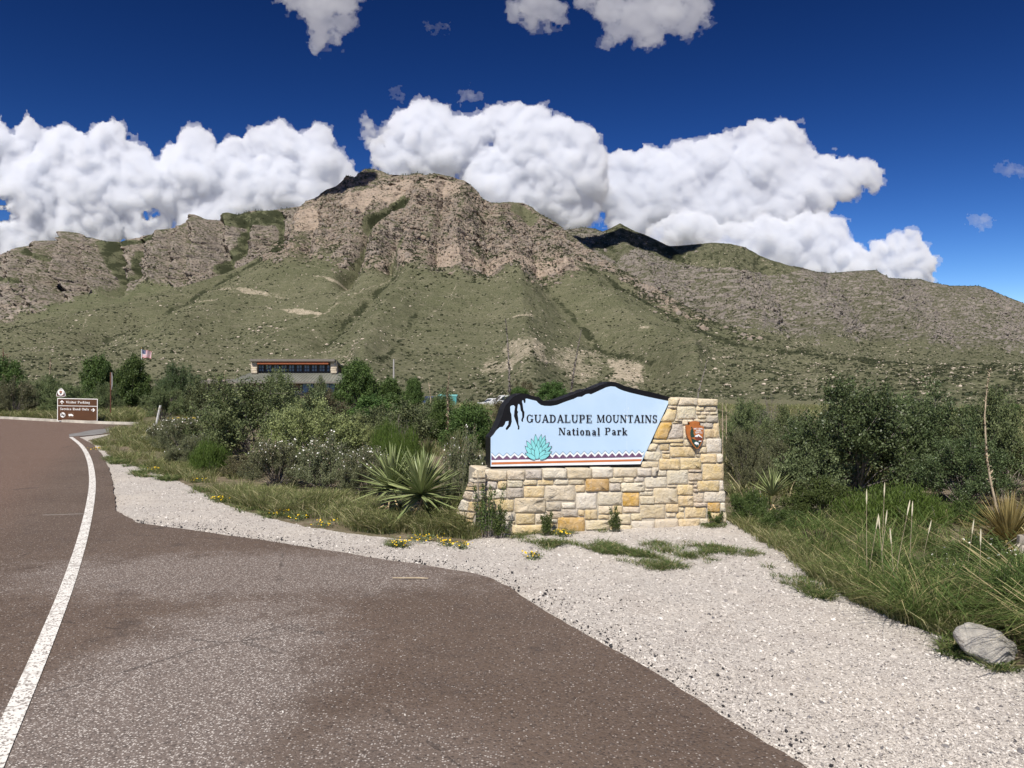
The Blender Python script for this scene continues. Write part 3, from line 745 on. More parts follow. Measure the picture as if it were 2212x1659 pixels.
def cloud_hull(name, circles, D0, seed, step, bulge, dens, wisp, holes, soft, grow):
    """a bank of puffs: every puff a dome of its own size, broken up by billows; front and back meet at the rim"""
    cs = np.array(circles, float)
    x0, x1 = (cs[:, 0] - cs[:, 2] * 1.35).min(), (cs[:, 0] + cs[:, 2] * 1.35).max()
    y0, y1 = (cs[:, 1] - cs[:, 2] * 1.35).min(), (cs[:, 1] + cs[:, 2] * 1.35).max()
    PX, PY = np.meshgrid(np.arange(x0, x1 + step, step), np.arange(y0, y1 + step, step))
    wx = fbm(PX / 46, PY / 46, seed, 4, 0.55) * 15 + fbm(PX / 14, PY / 14, seed + 4, 3, 0.55) * 4.5
    wy = fbm(PX / 46, PY / 46, seed + 9, 4, 0.55) * 15 + fbm(PX / 14, PY / 14, seed + 13, 3, 0.55) * 4.5
    wx = wx * (1 + grow * 0.06); wy = wy * (1 + grow * 0.06)
    H = np.zeros(PX.shape); IN = np.full(PX.shape, -50.0)
    for c in cs:
        dx, dy = PX + wx - c[0], PY + wy - c[1]; r = c[2]
        d2 = dx * dx + dy * dy
        H = np.maximum(H, np.sqrt(np.maximum(r * r - d2, 0.0)))
        IN = np.maximum(IN, r - np.sqrt(d2))
    for (hx, hy, hr) in holes:
        IN = np.minimum(IN, np.hypot(PX + wx - hx, (PY + wy - hy) * 1.6) - hr)
    b1 = np.abs(perlin(PX / 40, PY / 40, H / 46 + seed)) * 2 - .5
    b2 = np.abs(perlin(PX / 19, PY / 19, H / 22 + seed + 3)) * 2 - .5
    b3 = np.abs(perlin(PX / 9.5, PY / 9.5, H / 11 + seed + 7)) * 2 - .5
    fr = fbm(PX / 20, PY / 20, seed + 21, 4, 0.62)
    IN = IN + grow * (0.6 + 1.3 * fbm(PX / 34, PY / 24, seed + 61, 5, 0.66)) + 3.5 * b2 + 2.2 * b3 + 3.0 * fr + wisp * (34 * fbm(PX / 26, PY / 20, seed + 5, 5, 0.66) - 8)
    H = np.minimum(H, 95) * bulge
    for _ in range(2):
        Hp = np.pad(H, 2, mode='edge'); H = (Hp[:-4, 2:-2] + Hp[4:, 2:-2] + Hp[2:-2, :-4] + Hp[2:-2, 4:] + Hp[2:-2, 2:-2]) / 5
    amp = sstep(0, 14, IN)
    b0 = fbm(PX / 85, PY / 70, seed + 31, 3, 0.55)
    H = np.maximum(H, 3.0) + sstep(0, 40, IN) * b0 * 42 * soft + amp * (b1 * 13.0 + b2 * 3.6 + b3 * 0.8) * soft
    H = np.maximum(H, 0.5) * sstep(-0.5, 9 + 14 * wisp, IN)
    ny, nx = PX.shape
    i, j = np.meshgrid(np.arange(ny - 1), np.arange(nx - 1), indexing='ij')
    q = np.stack([i * nx + j, (i + 1) * nx + j, (i + 1) * nx + j + 1, i * nx + j + 1], -1).reshape(-1, 4)
    inside = (IN > 0).ravel()
    q = q[inside[q].all(1)]
    ed = np.concatenate([q[:, [0, 1]], q[:, [1, 2]], q[:, [2, 3]], q[:, [3, 0]]]); ed.sort(1)
    key = ed[:, 0].astype(np.int64) * (nx * ny) + ed[:, 1]
    u, cnt = np.unique(key, return_counts=True)
    rim = np.zeros(nx * ny, bool); uu = u[cnt == 1]; rim[uu // (nx * ny)] = True; rim[uu % (nx * ny)] = True
    Hf = H.ravel().copy(); Hf[rim] = 0
    def put(h):
        D = D0 - h * D0 / F
        return np.stack([(PX.ravel() - CX) / F * D, D, CAMH - (PY.ravel() - CY) / F * D], -1)
    used = np.unique(q); remap = np.full(nx * ny, -1); remap[used] = np.arange(len(used))
    backu = used[~rim[used]]; remb = remap.copy(); remb[backu] = len(used) + np.arange(len(backu))
    V = np.concatenate([put(Hf)[used], put(-0.55 * Hf - 12 * (Hf > 0))[backu]])
    org = V.mean(0)
    return mesh_np(name, V - org, [remap[q], remb[q][:, ::-1]], cloud_mat(0.10 * dens * F / D0), True), Vector(org)
def cloud(name, label, circles, D0, seed, step=2.3, bulge=0.75, dens=1.0, wisp=0.0, holes=(), soft=1.0, veil=True):
    me, org = cloud_hull(name, circles, D0, seed, step, bulge, dens * (0.45 if veil else 1.0), wisp, holes, soft, 0.0)
    o = link(name, me, None, org)
    if veil:
        m2, o2 = cloud_hull("veil", circles, D0, seed, step, bulge, dens * 0.20, wisp + 0.3, holes, soft, 13.0)
        link("veil", m2, o, o2 - org)
    return tag(o, label, "cloud", "clouds in the sky")

cloud("cloud", "long bank of white puffy clouds above the left cliffs, behind the peak's left flank",
      [(-40, 330, 80), (20, 330, 50), (60, 285, 32), (100, 300, 28), (40, 420, 100), (140, 350, 80), (175, 400, 90), (235, 300, 44), (262, 345, 52), (290, 400, 80), (300, 340, 32), (100, 470, 80), (10, 520, 60), (350, 420, 62), (385, 345, 42), (425, 320, 48), (405, 390, 72), (460, 380, 62), (500, 340, 48), (520, 410, 72), (570, 305, 40), (600, 300, 38), (630, 330, 50), (690, 300, 36), (680, 350, 60), (720, 370, 38), (745, 395, 34), (600, 400, 82), (660, 420, 70), (450, 460, 72), (320, 490, 62), (200, 490, 72), (40, 500, 90), (-120, 400, 110), (540, 300, 18)],
      9500, 1.3, holes=((6, 462, 26), (330, 462, 13), (6, 430, 14)))
cloud("cloud", "tall white billowing cloud straight behind the main summit",
      [(850, 330, 54), (880, 280, 46), (915, 255, 42), (945, 250, 34), (935, 320, 80), (1000, 300, 56), (1040, 280, 36), (1075, 258, 36), (1120, 250, 34), (1160, 262, 40), (1140, 320, 82), (1210, 300, 52), (1250, 305, 44), (1260, 350, 56), (1200, 390, 92), (1080, 400, 92), (1272, 400, 48), (1230, 455, 60), (1290, 375, 26), (1130, 460, 60), (850, 390, 40), (1275, 450, 30)],
      10500, 5.1)
cloud("cloud", "broad anvil shaped white cloud with a drawn out tip above the right ridge",
      [(1340, 360, 46), (1330, 410, 62), (1400, 360, 52), (1440, 410, 92), (1480, 340, 40), (1540, 350, 60), (1560, 310, 34), (1600, 295, 30), (1640, 290, 40), (1690, 300, 50), (1650, 360, 80), (1720, 350, 48), (1740, 390, 56), (1790, 370, 42), (1830, 370, 36), (1870, 372, 36), (1885, 395, 24), (1820, 405, 42), (1770, 425, 46), (1600, 430, 92), (1500, 470, 80), (1680, 450, 76), (1360, 470, 62), (1760, 470, 32)],
      12500, 9.4, bulge=0.6, wisp=0.2, soft=0.7)
cloud("cloud", "lower heap of bright white cloud resting on the right ridge, below the anvil cloud",
      [(1450, 500, 40), (1420, 510, 30), (1490, 485, 36), (1530, 500, 36), (1580, 515, 40), (1620, 505, 30), (1660, 510, 50), (1700, 540, 52), (1740, 500, 46), (1780, 500, 40), (1800, 520, 42), (1760, 560, 52), (1830, 555, 42), (1620, 550, 46), (1860, 570, 36), (1820, 590, 40), (1540, 545, 30), (1810, 490, 26)],
      11500, 14.2)
cloud("cloud", "small bright cauliflower cloud at the far right end of the bank, against blue sky",
      [(1940, 530, 32), (1970, 520, 26), (1900, 545, 28), (1985, 545, 30), (1950, 570, 42), (2005, 570, 24), (1905, 580, 34), (1860, 585, 30), (1985, 600, 36), (1930, 610, 40)],
      11000, 18.9)
cloud("cloud", "grey white ragged cloud cut by the top edge, above the summit's left",
      [(640, -10, 44), (690, 10, 56), (740, 0, 46), (700, 50, 42), (690, 85, 34), (740, 50, 34), (730, 85, 24), (680, 112, 16), (600, -25, 34), (760, -20, 40)],
      4300, 23.0, dens=0.28, wisp=0.55, bulge=0.45, soft=0.4)
cloud("cloud", "small grey white cloud at the top edge, left of the widest top cloud",
      [(1110, 25, 30), (1150, 10, 46), (1190, 20, 40), (1210, 45, 24), (1150, 45, 28), (1180, 60, 16), (1140, -30, 40)],
      4500, 27.0, dens=0.28, wisp=0.55, bulge=0.45, soft=0.4)
cloud("cloud", "widest grey white ragged cloud at the top edge, right of the centre",
      [(1270, 0, 34), (1320, 20, 46), (1380, 30, 56), (1440, 20, 60), (1500, 20, 44), (1330, 70, 36), (1310, 90, 22), (1400, 66, 46), (1415, 72, 34), (1480, 55, 38), (1350, 60, 36), (1525, 45, 22), (1380, -40, 60), (1470, -40, 60)],
      4400, 31.0, dens=0.28, wisp=0.55, bulge=0.45, soft=0.4)
cloud("cloud", "faint wisp of cloud high above the main summit", [(1000, 207, 24), (1020, 203, 28), (1038, 205, 24)], 6000, 35.0, dens=0.09, wisp=1.0, bulge=0.5, step=1.1, veil=False)
cloud("cloud", "thin torn shred of cloud high up, left of the tall billowing cloud's top", [(856, 198, 20), (866, 210, 20)], 6000, 37.0, dens=0.05, wisp=1.0, bulge=0.5, step=1.1, veil=False)
cloud("cloud", "ragged grey shred hanging at the left edge of the tall billowing cloud", [(795, 262, 22), (800, 290, 26), (820, 300, 24), (830, 280, 18)], 8800, 41.0, dens=0.5, wisp=0.6, bulge=0.4)
cloud("cloud", "faint dim wisp in the deep blue between the top edge clouds", [(925, 60, 22), (945, 64, 26), (962, 68, 20)], 4600, 43.0, dens=0.035, wisp=1.0, bulge=0.5, step=1.1, veil=False)
cloud("cloud", "pale small wisp in the blue sky near the right edge, lower one", [(2105, 474, 22), (2125, 479, 24), (2138, 484, 20)], 9000, 47.0, dens=0.09, wisp=1.0, bulge=0.5, step=1.1, veil=False)
cloud("cloud", "pale small wisp in the blue sky at the right edge, upper one", [(2160, 358, 24), (2185, 366, 28), (2205, 370, 24)], 9000, 51.0, dens=0.05, wisp=1.0, bulge=0.5, step=1.1, veil=False)
# two small clouds over the mountain, above the frame, whose shadows fall on the crag and on the pyramid-shaped hill
def shade_cloud(label, px, py, d, h, sc, circles, seed):
    p = at(px, py, d); t = (h - p.z) / SUN.z; c = p + SUN * t
    o = cloud("cloud", label, circles, 1500.0, seed, step=6.0, bulge=0.5, veil=False)
    o.location = c; o.scale = (sc, sc * 4.0, sc)
shade_cloud("small white cloud floating over the dark crag of the main summit", 752, 418, 2560, 1650, 1.1, [(1106, 829, 62), (1160, 815, 46), (1050, 836, 46), (1000, 848, 34)], 61.0)
shade_cloud("small white cloud floating over the dark pyramid shaped hill on the right", 1368, 552, 3250, 2150, 2.5, [(1106, 815, 52), (1160, 829, 50), (1210, 840, 36), (1050, 822, 42), (1010, 838, 34)], 66.0)
# ================================================================== THE ENTRANCE SIGN
TH = R(14.0)
WX0, WY0 = (1020 - CX) * 8.06 / F, 8.06
CT, ST = math.cos(TH), math.sin(TH)
def wall_uv(px, py, off=0.0):
    """photograph pixel -> (u, v) on the wall's front plane moved off metres towards the back"""
    a = (px - CX) / F; b = -(py - CY) / F
    x0, y0 = WX0 - ST * off, WY0 + CT * off
    t = (y0 * CT - x0 * ST) / (CT - a * ST)
    x, y, z = a * t, t, CAMH + b * t
    return ((x - x0) * CT + (y - y0) * ST, z)
def src(zx, zy, ox, oy, sc): return ((ox + zx / sc) * 2212 / 4032, (oy + zy / sc) * 2212 / 4032)
ZA = (1780, 1820, 4.0963); ZB = (2300, 1820, 3.8138); ZC = (2500, 1540, 5.1842); ZS = (1900, 1480, 2.8359); ZE = (2690, 1640, 10.37)

def stone_mat():
    k = NT("split_limestone")
    p = k.objc(); oi = k.n('ObjectInfo'); r = oi.outputs['Random']
    off = k.n('VectorMath', operation='ADD'); k.put(off.inputs[0], p)
    cmb = k.n('CombineXYZ'); k.put(cmb.inputs[0], k.math('MULTIPLY', r, 37.0)); k.put(cmb.inputs[1], k.math('MULTIPLY', r, 91.0)); k.put(off.inputs[1], cmb.outputs[0])
    q = off.outputs[0]
    a = k.noise(q, 9.0, 5, 0.65); b = k.noise(q, 26.0, 5, 0.7); c = k.noise(q, 90.0, 3, 0.6)
    tint = oi.outputs['Color']
    hs = k.n('HueSaturation'); k.put(hs.inputs['Color'], tint); hs.inputs['Saturation'].default_value = 1.3; hs.inputs['Value'].default_value = 0.92
    col = k.mix(k.rng(a, 0.40, 0.68), tint, hs.outputs[0])
    col = k.mix(k.math('MULTIPLY', k.rng(b, 0.52, 0.75), 0.55), col, (0.62, 0.58, 0.50))
    col = k.mix(k.math('MULTIPLY', k.rng(c, 0.58, 0.8), 0.35), col, (0.20, 0.17, 0.13))
    h = k.math('ADD', k.math('MULTIPLY', b, 1.0), k.math('MULTIPLY', c, 0.3))
    k.bsdf(col, 0.9, k.bump(h, 1.0, 0.026), 0.2)
    return k.m
M_STONE = stone_mat()
M_MORTAR = plain("lime_mortar", (0.42, 0.38, 0.31), 0.95, 0.1, 0.2, 40.0, 0.0, 0.4)
TINT = dict(w=(0.68, 0.62, 0.51), c=(0.67, 0.585, 0.44), y=(0.65, 0.53, 0.345), o=(0.60, 0.42, 0.21), g=(0.55, 0.495, 0.42), p=(0.63, 0.54, 0.42))

sign = thing("park_entrance_sign", "stone entrance monument with a pale blue national park sign board and an arrowhead emblem", "park sign", (WX0, WY0, 0), TH)
def W3(u, v, z): return Vector((u, -z, v))          # local frame of the monument: z = proud of the wall's front plane

STONES = [
 # coping and courses of the low wall (zoom A)
 ('A', 'c', [(398, 262), (402, 112), (560, 112), (880, 140), (885, 285), (720, 298)]), ('A', 'c', (890, 130, 1172, 285)), ('A', 'g', (1180, 118, 1450, 270)), ('A', 'w', (1465, 105, 1845, 260)), ('A', 'c', (1855, 95, 2250, 265)),
 ('A', 'c', (410, 300, 540, 430)), ('A', 'g', (545, 300, 728, 432)), ('A', 'y', (737, 295, 880, 432)), ('A', 'w', (888, 290, 1145, 405)), ('A', 'c', (1143, 283, 1367, 372)), ('A', 'y', (1380, 278, 1645, 370)), ('A', 'w', (1650, 270, 1875, 362)), ('A', 'c', (1882, 268, 2145, 360)),
 ('A', 'c', (405, 440, 645, 592)), ('A', 'w', (655, 440, 885, 590)), ('A', 'g', (890, 405, 1155, 578)), ('A', 'y', (1160, 378, 1495, 570)), ('A', 'c', (1502, 370, 1990, 625)), ('A', 'y', (1990, 362, 2150, 485)),
 ('A', 'y', (390, 600, 590, 800)), ('A', 'y', (600, 598, 1000, 800)), ('A', 'c', (1008, 575, 1510, 815)), ('A', 'w', (2003, 490, 2339, 760)), ('A', 'g', (1515, 645, 1760, 780)), ('A', 'w', (1768, 650, 1995, 750)),
 ('A', 'c', (380, 812, 640, 940)), ('A', 'w', (650, 815, 1010, 940)), ('A', 'y', (1030, 825, 1340, 1000)), ('A', 'c', (1348, 830, 1508, 990)), ('A', 'p', (1515, 785, 1770, 912)), ('A', 'g', (1780, 755, 2030, 880)), ('A', 'y', (2032, 770, 2140, 870)),
 ('A', 'c', (965, 930, 1026, 1005)), ('A', 'w', (790, 945, 955, 1130)), ('A', 'c', (365, 950, 780, 1060)), ('A', 'y', (345, 1068, 560, 1195)), ('A', 'c', (568, 1068, 780, 1200)), ('A', 'c', (790, 1136, 960, 1205)),
 ('A', 'w', (1525, 918, 1698, 975)), ('A', 'y', (1530, 985, 1695, 1050)), ('A', 'c', (1482, 1058, 1695, 1130)), ('A', 'o', (1705, 888, 2140, 1130)), ('A', 'y', (970, 1010, 1472, 1195)), ('A', 'c', (1480, 1136, 1720, 1205)), ('A', 'c', (1730, 1140, 2050, 1200)), ('A', 'c', (2060, 1140, 2330, 1205)),
 ('A', 'y', (2150, 770, 2232, 925)),
 # right half (zoom B)
 ('B', 'w', (118, 80, 432, 235)), ('B', 'c', (438, 88, 792, 222)), ('B', 'w', (797, 88, 1008, 210)),
 ('B', 'o', (20, 245, 370, 437)), ('B', 'c', (370, 232, 590, 305)), ('B', 'c', (597, 228, 750, 298)), ('B', 'w', (757, 222, 905, 295)), ('B', 'w', (915, 218, 1240, 385)), ('B', 'w', (1247, 115, 1560, 332)), ('B', 'w', (1090, 118, 1238, 210)),
 ('B', 'g', (378, 315, 550, 430)), ('B', 'w', (555, 305, 905, 440)), ('B', 'c', (912, 395, 1040, 432)), ('B', 'c', (1250, 340, 1390, 382)), ('B', 'c', (1046, 388, 1405, 622)), ('B', 'y', (1398, 338, 1632, 492)),
 ('B', 'w', (207, 445, 568, 650)), ('B', 'o', (577, 447, 830, 663)), ('B', 'w', (822, 440, 1042, 500)), ('B', 'c', (836, 507, 1060, 632)),
 ('B', 'c', (215, 658, 422, 778)), ('B', 'y', (426, 652, 577, 770)), ('B', 'p', (585, 670, 840, 760)), ('B', 'c', (847, 632, 1220, 845)), ('B', 'y', (1224, 625, 1417, 748)), ('B', 'c', (1425, 672, 1508, 745)),
 ('B', 'y', (10, 710, 203, 862)), ('B', 'y', (212, 790, 380, 855)), ('B', 'c', (386, 778, 700, 932)), ('B', 'c', (706, 767, 868, 872)), ('B', 'c', (1233, 755, 1378, 825)), ('B', 'y', (1388, 752, 1510, 848)), ('B', 'y', (1515, 672, 1840, 840)),
 ('B', 'c', (22, 868, 392, 1018)), ('B', 'y', (398, 942, 532, 1045)), ('B', 'c', (540, 940, 718, 1050)), ('B', 'w', (716, 878, 1060, 1035)), ('B', 'c', (1065, 850, 1412, 1016)), ('B', 'y', (1418, 852, 1738, 975)), ('B', 'c', (1742, 846, 1865, 925)), ('B', 'y', (22, 1024, 390, 1075)),
 ('B', 'y', (1414, 500, 1640, 664)), ('B', 'p', (1640, 458, 1798, 604)), ('B', 'w', (1805, 437, 2125, 600)), ('B', 'p', (1648, 610, 1848, 664)), ('B', 'o', (1856, 608, 2045, 752)), ('B', 'w', (2050, 606, 2122, 745)), ('B', 'y', (1860, 758, 2078, 905)), ('B', 'c', (2083, 752, 2135, 905)),
 ('B', 'y', (1703, 280, 2030, 440)), ('B', 'w', (2035, 273, 2098, 428)), ('B', 'p', (1568, 160, 1775, 282)), ('B', 'p', (1565, 108, 1768, 150)), ('B', 'p', (1568, 288, 1695, 328)), ('B', 'p', (1638, 335, 1700, 388)), ('B', 'p', (1638, 395, 1712, 452)), ('B', 'y', (1780, 15, 2102, 268)),
 # pillar (zoom C)
 ('C', 'c', [(738, 140), (920, 135), (868, 290), (722, 288)]), ('C', 'c', [(928, 130), (1275, 140), (1272, 295), (876, 292)]), ('C', 'c', (1283, 160, 1682, 300)),
 ('C', 'c', (712, 298, 855, 352)), ('C', 'w', (862, 305, 1242, 575)), ('C', 'c', (1248, 312, 1418, 407)), ('C', 'c', (1426, 314, 1678, 416)), ('C', 'c', (1250, 418, 1348, 482)), ('C', 'c', (1354, 422, 1526, 487)), ('C', 'c', (1532, 428, 1684, 484)), ('C', 'c', (1285, 492, 1455, 560)), ('C', 'g', (1462, 496, 1694, 640)),
 ('C', 'y', [(700, 362), (858, 368), (850, 500), (800, 625), (560, 625)]), ('C', 'o', [(560, 640), (765, 640), (690, 860), (640, 990), (415, 965)]), ('C', 'g', [(770, 668), (985, 668), (992, 962), (668, 985)]),
 ('C', 'c', (815, 580, 960, 618)), ('C', 'c', (765, 626, 962, 658)), ('C', 'c', (968, 582, 1195, 692)), ('C', 'c', (1202, 572, 1456, 640)), ('C', 'g', (1200, 650, 1594, 748)), ('C', 'y', (1602, 648, 1722, 955)), ('C', 'y', (1425, 772, 1618, 962)), ('C', 'c', (996, 702, 1192, 975)), ('C', 'c', (1200, 758, 1418, 980)),
 ('C', 'y', [(398, 998), (996, 985), (992, 1040), (400, 1068)]), ('C', 'c', [(352, 1078), (482, 1070), (430, 1222), (290, 1215)]), ('C', 'y', (500, 1070, 708, 1216)), ('C', 'y', (714, 1062, 1002, 1124)), ('C', 'c', (1010, 985, 1200, 1122)), ('C', 'c', (1208, 988, 1455, 1128)),
 ('C', 'y', (718, 1132, 1245, 1348)), ('C', 'c', (1252, 1136, 1470, 1268)), ('C', 'w', (1465, 968, 1778, 1264)), ('C', 'w', [(262, 1236), (500, 1236), (553, 1290), (498, 1440), (218, 1402)]), ('C', 'c', (556, 1224, 716, 1264)), ('C', 'y', (562, 1272, 727, 1382)),
 ('C', 'c', [(188, 1438), (490, 1450), (470, 1565), (152, 1560)]), ('C', 'y', (496, 1382, 922, 1604)), ('C', 'y', (928, 1362, 1362, 1604)), ('C', 'c', (1240, 1276, 1336, 1352)), ('C', 'y', (1342, 1282, 1668, 1466)), ('C', 'w', (1674, 1280, 1788, 1456)),
]
STONES += [('B', 'w', [(1022, 70), (1118, 75), (1098, 150), (1060, 212), (1012, 205)])]

# mortar core of the wall: the outline a little inside the stones
core_px = [src(330, 1215, *ZA), src(400, 125, *ZA), src(2250, 105, *ZA), src(208, 1568, *ZC), src(795, 160, *ZC), src(1675, 172, *ZC), src(2125, 700, *ZB), src(2128, 985, *ZB), src(1200, 1060, *ZB)]
core = [wall_uv(*p) for p in core_px]
core = [(u, v) for u, v in core]
core[0] = (core[0][0], -0.10); core[-1] = (core[-1][0], -0.10); core[-2] = (core[-2][0], -0.10)
wall = MB().prism(core, W3, -0.42, -0.006).obj("stone_wall", M_MORTAR, sign)

def rough_stone(poly, depth, proud, rs):
    """split-faced block: bevelled outline, uneven front"""
    cx = sum(p[0] for p in poly) / len(poly); cy = sum(p[1] for p in poly) / len(poly)
    out = []
    n = len(poly)
    for i in range(n):                                  # extra points along the edges, corners eased
        a, b = poly[i], poly[(i + 1) % n]
        L = math.hypot(b[0] - a[0], b[1] - a[1])
        c = min(0.18, 0.008 / max(L, 1e-4))
        for t in ((c, 0.36, 0.68, 1 - c) if L > 0.12 else (c * 1.2, 0.5, 1 - c * 1.2)):
            j = min(0.0026, L * 0.05)
            out.append((a[0] + (b[0] - a[0]) * t + rs.uniform(-j, j), a[1] + (b[1] - a[1]) * t + rs.uniform(-j, j)))
    m = len(out)
    vs = [W3(x, y, -depth) for x, y in out]
    vs += [W3(x, y, proud - 0.010 + rs.uniform(-0.003, 0.002)) for x, y in out]
    e = 0.010
    def inset(x, y, q):
        L = math.hypot(x - cx, y - cy) or 1
        return (cx + (x - cx) * (1 - q / L), cy + (y - cy) * (1 - q / L)) if L > q else (cx, cy)
    ring = [inset(x, y, e * rs.uniform(0.7, 1.4)) for x, y in out]
    vs += [W3(x, y, proud + rs.uniform(-0.003, 0.005)) for x, y in ring]
    ring2 = [(cx + (x - cx) * rs.uniform(0.5, 0.72), cy + (y - cy) * rs.uniform(0.5, 0.72)) for x, y in out]
    tx, ty = rs.uniform(-0.05, 0.05), rs.uniform(-0.05, 0.05)
    vs += [W3(x, y, proud + 0.004 + (x - cx) * tx + (y - cy) * ty + rs.uniform(-0.0025, 0.0035)) for x, y in ring2]
    vs += [W3(cx + rs.uniform(-.02, .02), cy, proud + rs.uniform(0.002, 0.008))]
    fs = []
    for r in range(3):
        for i in range(m):
            j = (i + 1) % m
            fs.append((r * m + i, r * m + j, (r + 1) * m + j, (r + 1) * m + i))
    for i in range(m): fs.append((3 * m + i, 3 * m + (i + 1) % m, 4 * m))
    area = sum(out[i][0] * out[(i + 1) % m][1] - out[(i + 1) % m][0] * out[i][1] for i in range(m))
    if area < 0: fs = [f[::-1] for f in fs]
    return vs, fs

rs = random.Random(5)
ZZ = dict(A=ZA, B=ZB, C=ZC)
for z, c, q in STONES:
    if isinstance(q, tuple): q = [(q[0], q[1]), (q[2], q[1]), (q[2], q[3]), (q[0], q[3])]
    poly = [wall_uv(*src(x, y, *ZZ[z])) for x, y in q]
    cx = sum(p[0] for p in poly) / len(poly); cy = sum(p[1] for p in poly) / len(poly)
    g = 0.0018
    poly = [(p[0] - math.copysign(g, p[0] - cx), p[1] - math.copysign(g, p[1] - cy)) for p in poly]
    coping = (z == 'A' and max(t[1] for t in q) < 300 and min(t[1] for t in q) < 150) or (z == 'B' and q[0][1] < 95 and q[0][1] > 60) or (z == 'C' and q[0][1] < 165)
    vs, fs = rough_stone(poly, 0.40 if coping else 0.05, rs.choice((0.003, 0.007, 0.011, 0.017)) + (0.012 if coping else 0), rs)
    m = MB(); m.v = vs; m.f = fs
    o = m.obj("stone", M_STONE, wall, True)
    t = TINT[c]; j = rs.uniform(0.90, 1.10)
    o.color = (min(1, t[0] * j), min(1, t[1] * j * rs.uniform(0.99, 1.01)), min(1, t[2] * j * rs.uniform(0.95, 1.05)), 1)

# raking end of the wall, seen from its narrow side
PH = R(62)
def end_pt(px, py):
    """point on the end face (a plane through the front corner that runs away to the left)"""
    a = (px - CX) / F; b = -(py - CY) / F
    nx, ny = math.sin(PH), math.cos(PH)                 # normal of a plane with direction (-cos, sin)
    t = (WX0 * nx + WY0 * ny) / (a * nx + ny)
    P = Vector((a * t - WX0, t - WY0, CAMH + b * t))
    return Vector((P.x * CT + P.y * ST, -P.x * ST + P.y * CT, P.z))
END = [('c', [(315, 240), (345, 150), (398, 112), (396, 262)]), ('w', [(283, 262), (404, 292), (398, 330), (278, 303)]), ('p', [(272, 318), (396, 342), (392, 400), (240, 380)]), ('y', [(236, 390), (392, 410), (388, 452), (214, 448)]),
       ('p', [(210, 458), (350, 482), (300, 610), (166, 572)]), ('w', [(358, 462), (392, 466), (384, 618), (310, 610)]), ('w', [(158, 592), (264, 640), (246, 790), (82, 778)]), ('y', [(272, 636), (382, 640), (372, 798), (254, 790)]),
       ('c', [(76, 790), (240, 805), (214, 888), (72, 836)]), ('y', [(248, 806), (368, 818), (330, 912), (222, 890)]), ('c', [(70, 852), (208, 904), (198, 1040), (62, 1020)]), ('y', [(216, 908), (330, 930), (326, 968), (214, 958)]),
       ('c', [(212, 972), (326, 985), (322, 1205), (150, 1150)]), ('w', [(60, 1030), (200, 1050), (145, 1150), (90, 1130)])]
nrm = Vector((-math.sin(PH), -math.cos(PH), 0)); nrm = Vector((nrm.x * CT + nrm.y * ST, -nrm.x * ST + nrm.y * CT, 0))
for c, q in END:
    P = [end_pt(*src(x, y, *ZA)) for x, y in q]
    cen = sum(P, Vector()) / len(P)
    P = [p + (cen - p).normalized() * 0.004 for p in P]
    n = len(P); out = []
    for i in range(n):
        for t in (0.08, 0.5, 0.92): out.append(P[i].lerp(P[(i + 1) % n], t))
    m = len(out)
    vs = [p - nrm * 0.10 for p in out] + [p + nrm * rs.uniform(-0.002, 0.004) for p in out] + [p.lerp(cen, 0.22) + nrm * rs.uniform(0.006, 0.016) for p in out] + [cen + nrm * 0.012]
    fs = []
    for r in range(2):
        for i in range(m): fs.append((r * m + i, (r + 1) * m + i, (r + 1) * m + (i + 1) % m, r * m + (i + 1) % m))
    for i in range(m): fs.append((2 * m + i, 3 * m, 2 * m + (i + 1) % m))
    mb = MB(); mb.v = vs; mb.f = fs
    o = mb.obj("stone", M_STONE, wall); t = TINT[c]; j = rs.uniform(0.94, 1.08); o.color = (t[0] * j, t[1] * j, t[2] * j, 1)
eb = [end_pt(*src(x, y, *ZA)) for x, y in [(330, 245), (398, 125), (396, 600), (330, 1200), (75, 1130), (72, 860), (160, 600)]]
mb = MB(); nn = len(eb)
vs = [p - nrm * 0.012 for p in eb] + [p + Vector((0.16, 0.16, 0)) for p in eb]
mb.v = vs; mb.f = [tuple(range(nn))[::-1], tuple(range(nn, 2 * nn))] + [(i, (i + 1) % nn, (i + 1) % nn + nn, i + nn) for i in range(nn)]
mb.obj("end_core", M_MORTAR, wall)

# ------------------------------------------------------------------ sign board
SET = 0.07                                             # the board stands back on the coping
def pu(zx, zy): return wall_uv(*src(zx, zy, *ZS), SET)
M_BLACK = plain("black_painted_metal", (0.006, 0.006, 0.008), 0.5, 0.2, 0.2, 12.0)
M_BLUE = None
def board_mat():
    k = NT("faded_blue_panel")
    p = k.objc()
    a = k.noise(p, 1.6, 4, 0.6); b = k.noise(p, 14.0, 5, 0.7); s = k.n('SeparateXYZ'); k.put(s.inputs[0], p)
    col = k.mix(k.rng(a, 0.3, 0.7), (0.44, 0.60, 0.78), (0.49, 0.645, 0.82))
    # a seam and flaked print beside it, small pale scuffs
    dx = k.math('ABSOLUTE', k.math('SUBTRACT', s.outputs[0], SEAM_U))
    fl = k.math('MULTIPLY', k.rng(dx, 0.01, 0.055, 1, 0), k.math('MULTIPLY', k.rng(b, 0.54, 0.6), k.rng(k.math('ABSOLUTE', k.math('SUBTRACT', s.outputs[2], 1.24)), 0.06, 0.12, 1, 0)))
    sc = k.rng(k.noise(p, 7.0, 5, 0.7), 0.68, 0.75)
    col = k.mix(k.math('MAXIMUM', k.math('MULTIPLY', fl, 0.9), k.math('MULTIPLY', sc, 0.55)), col, (0.82, 0.85, 0.88))
    col = k.mix(k.rng(dx, 0.0010, 0.0022, 0.35, 0.0), col, (0.75, 0.8, 0.85))
    k.bsdf(col, 0.42, None, 0.4)
    return k.m
SEAM_U = pu(1610, 400)[0]
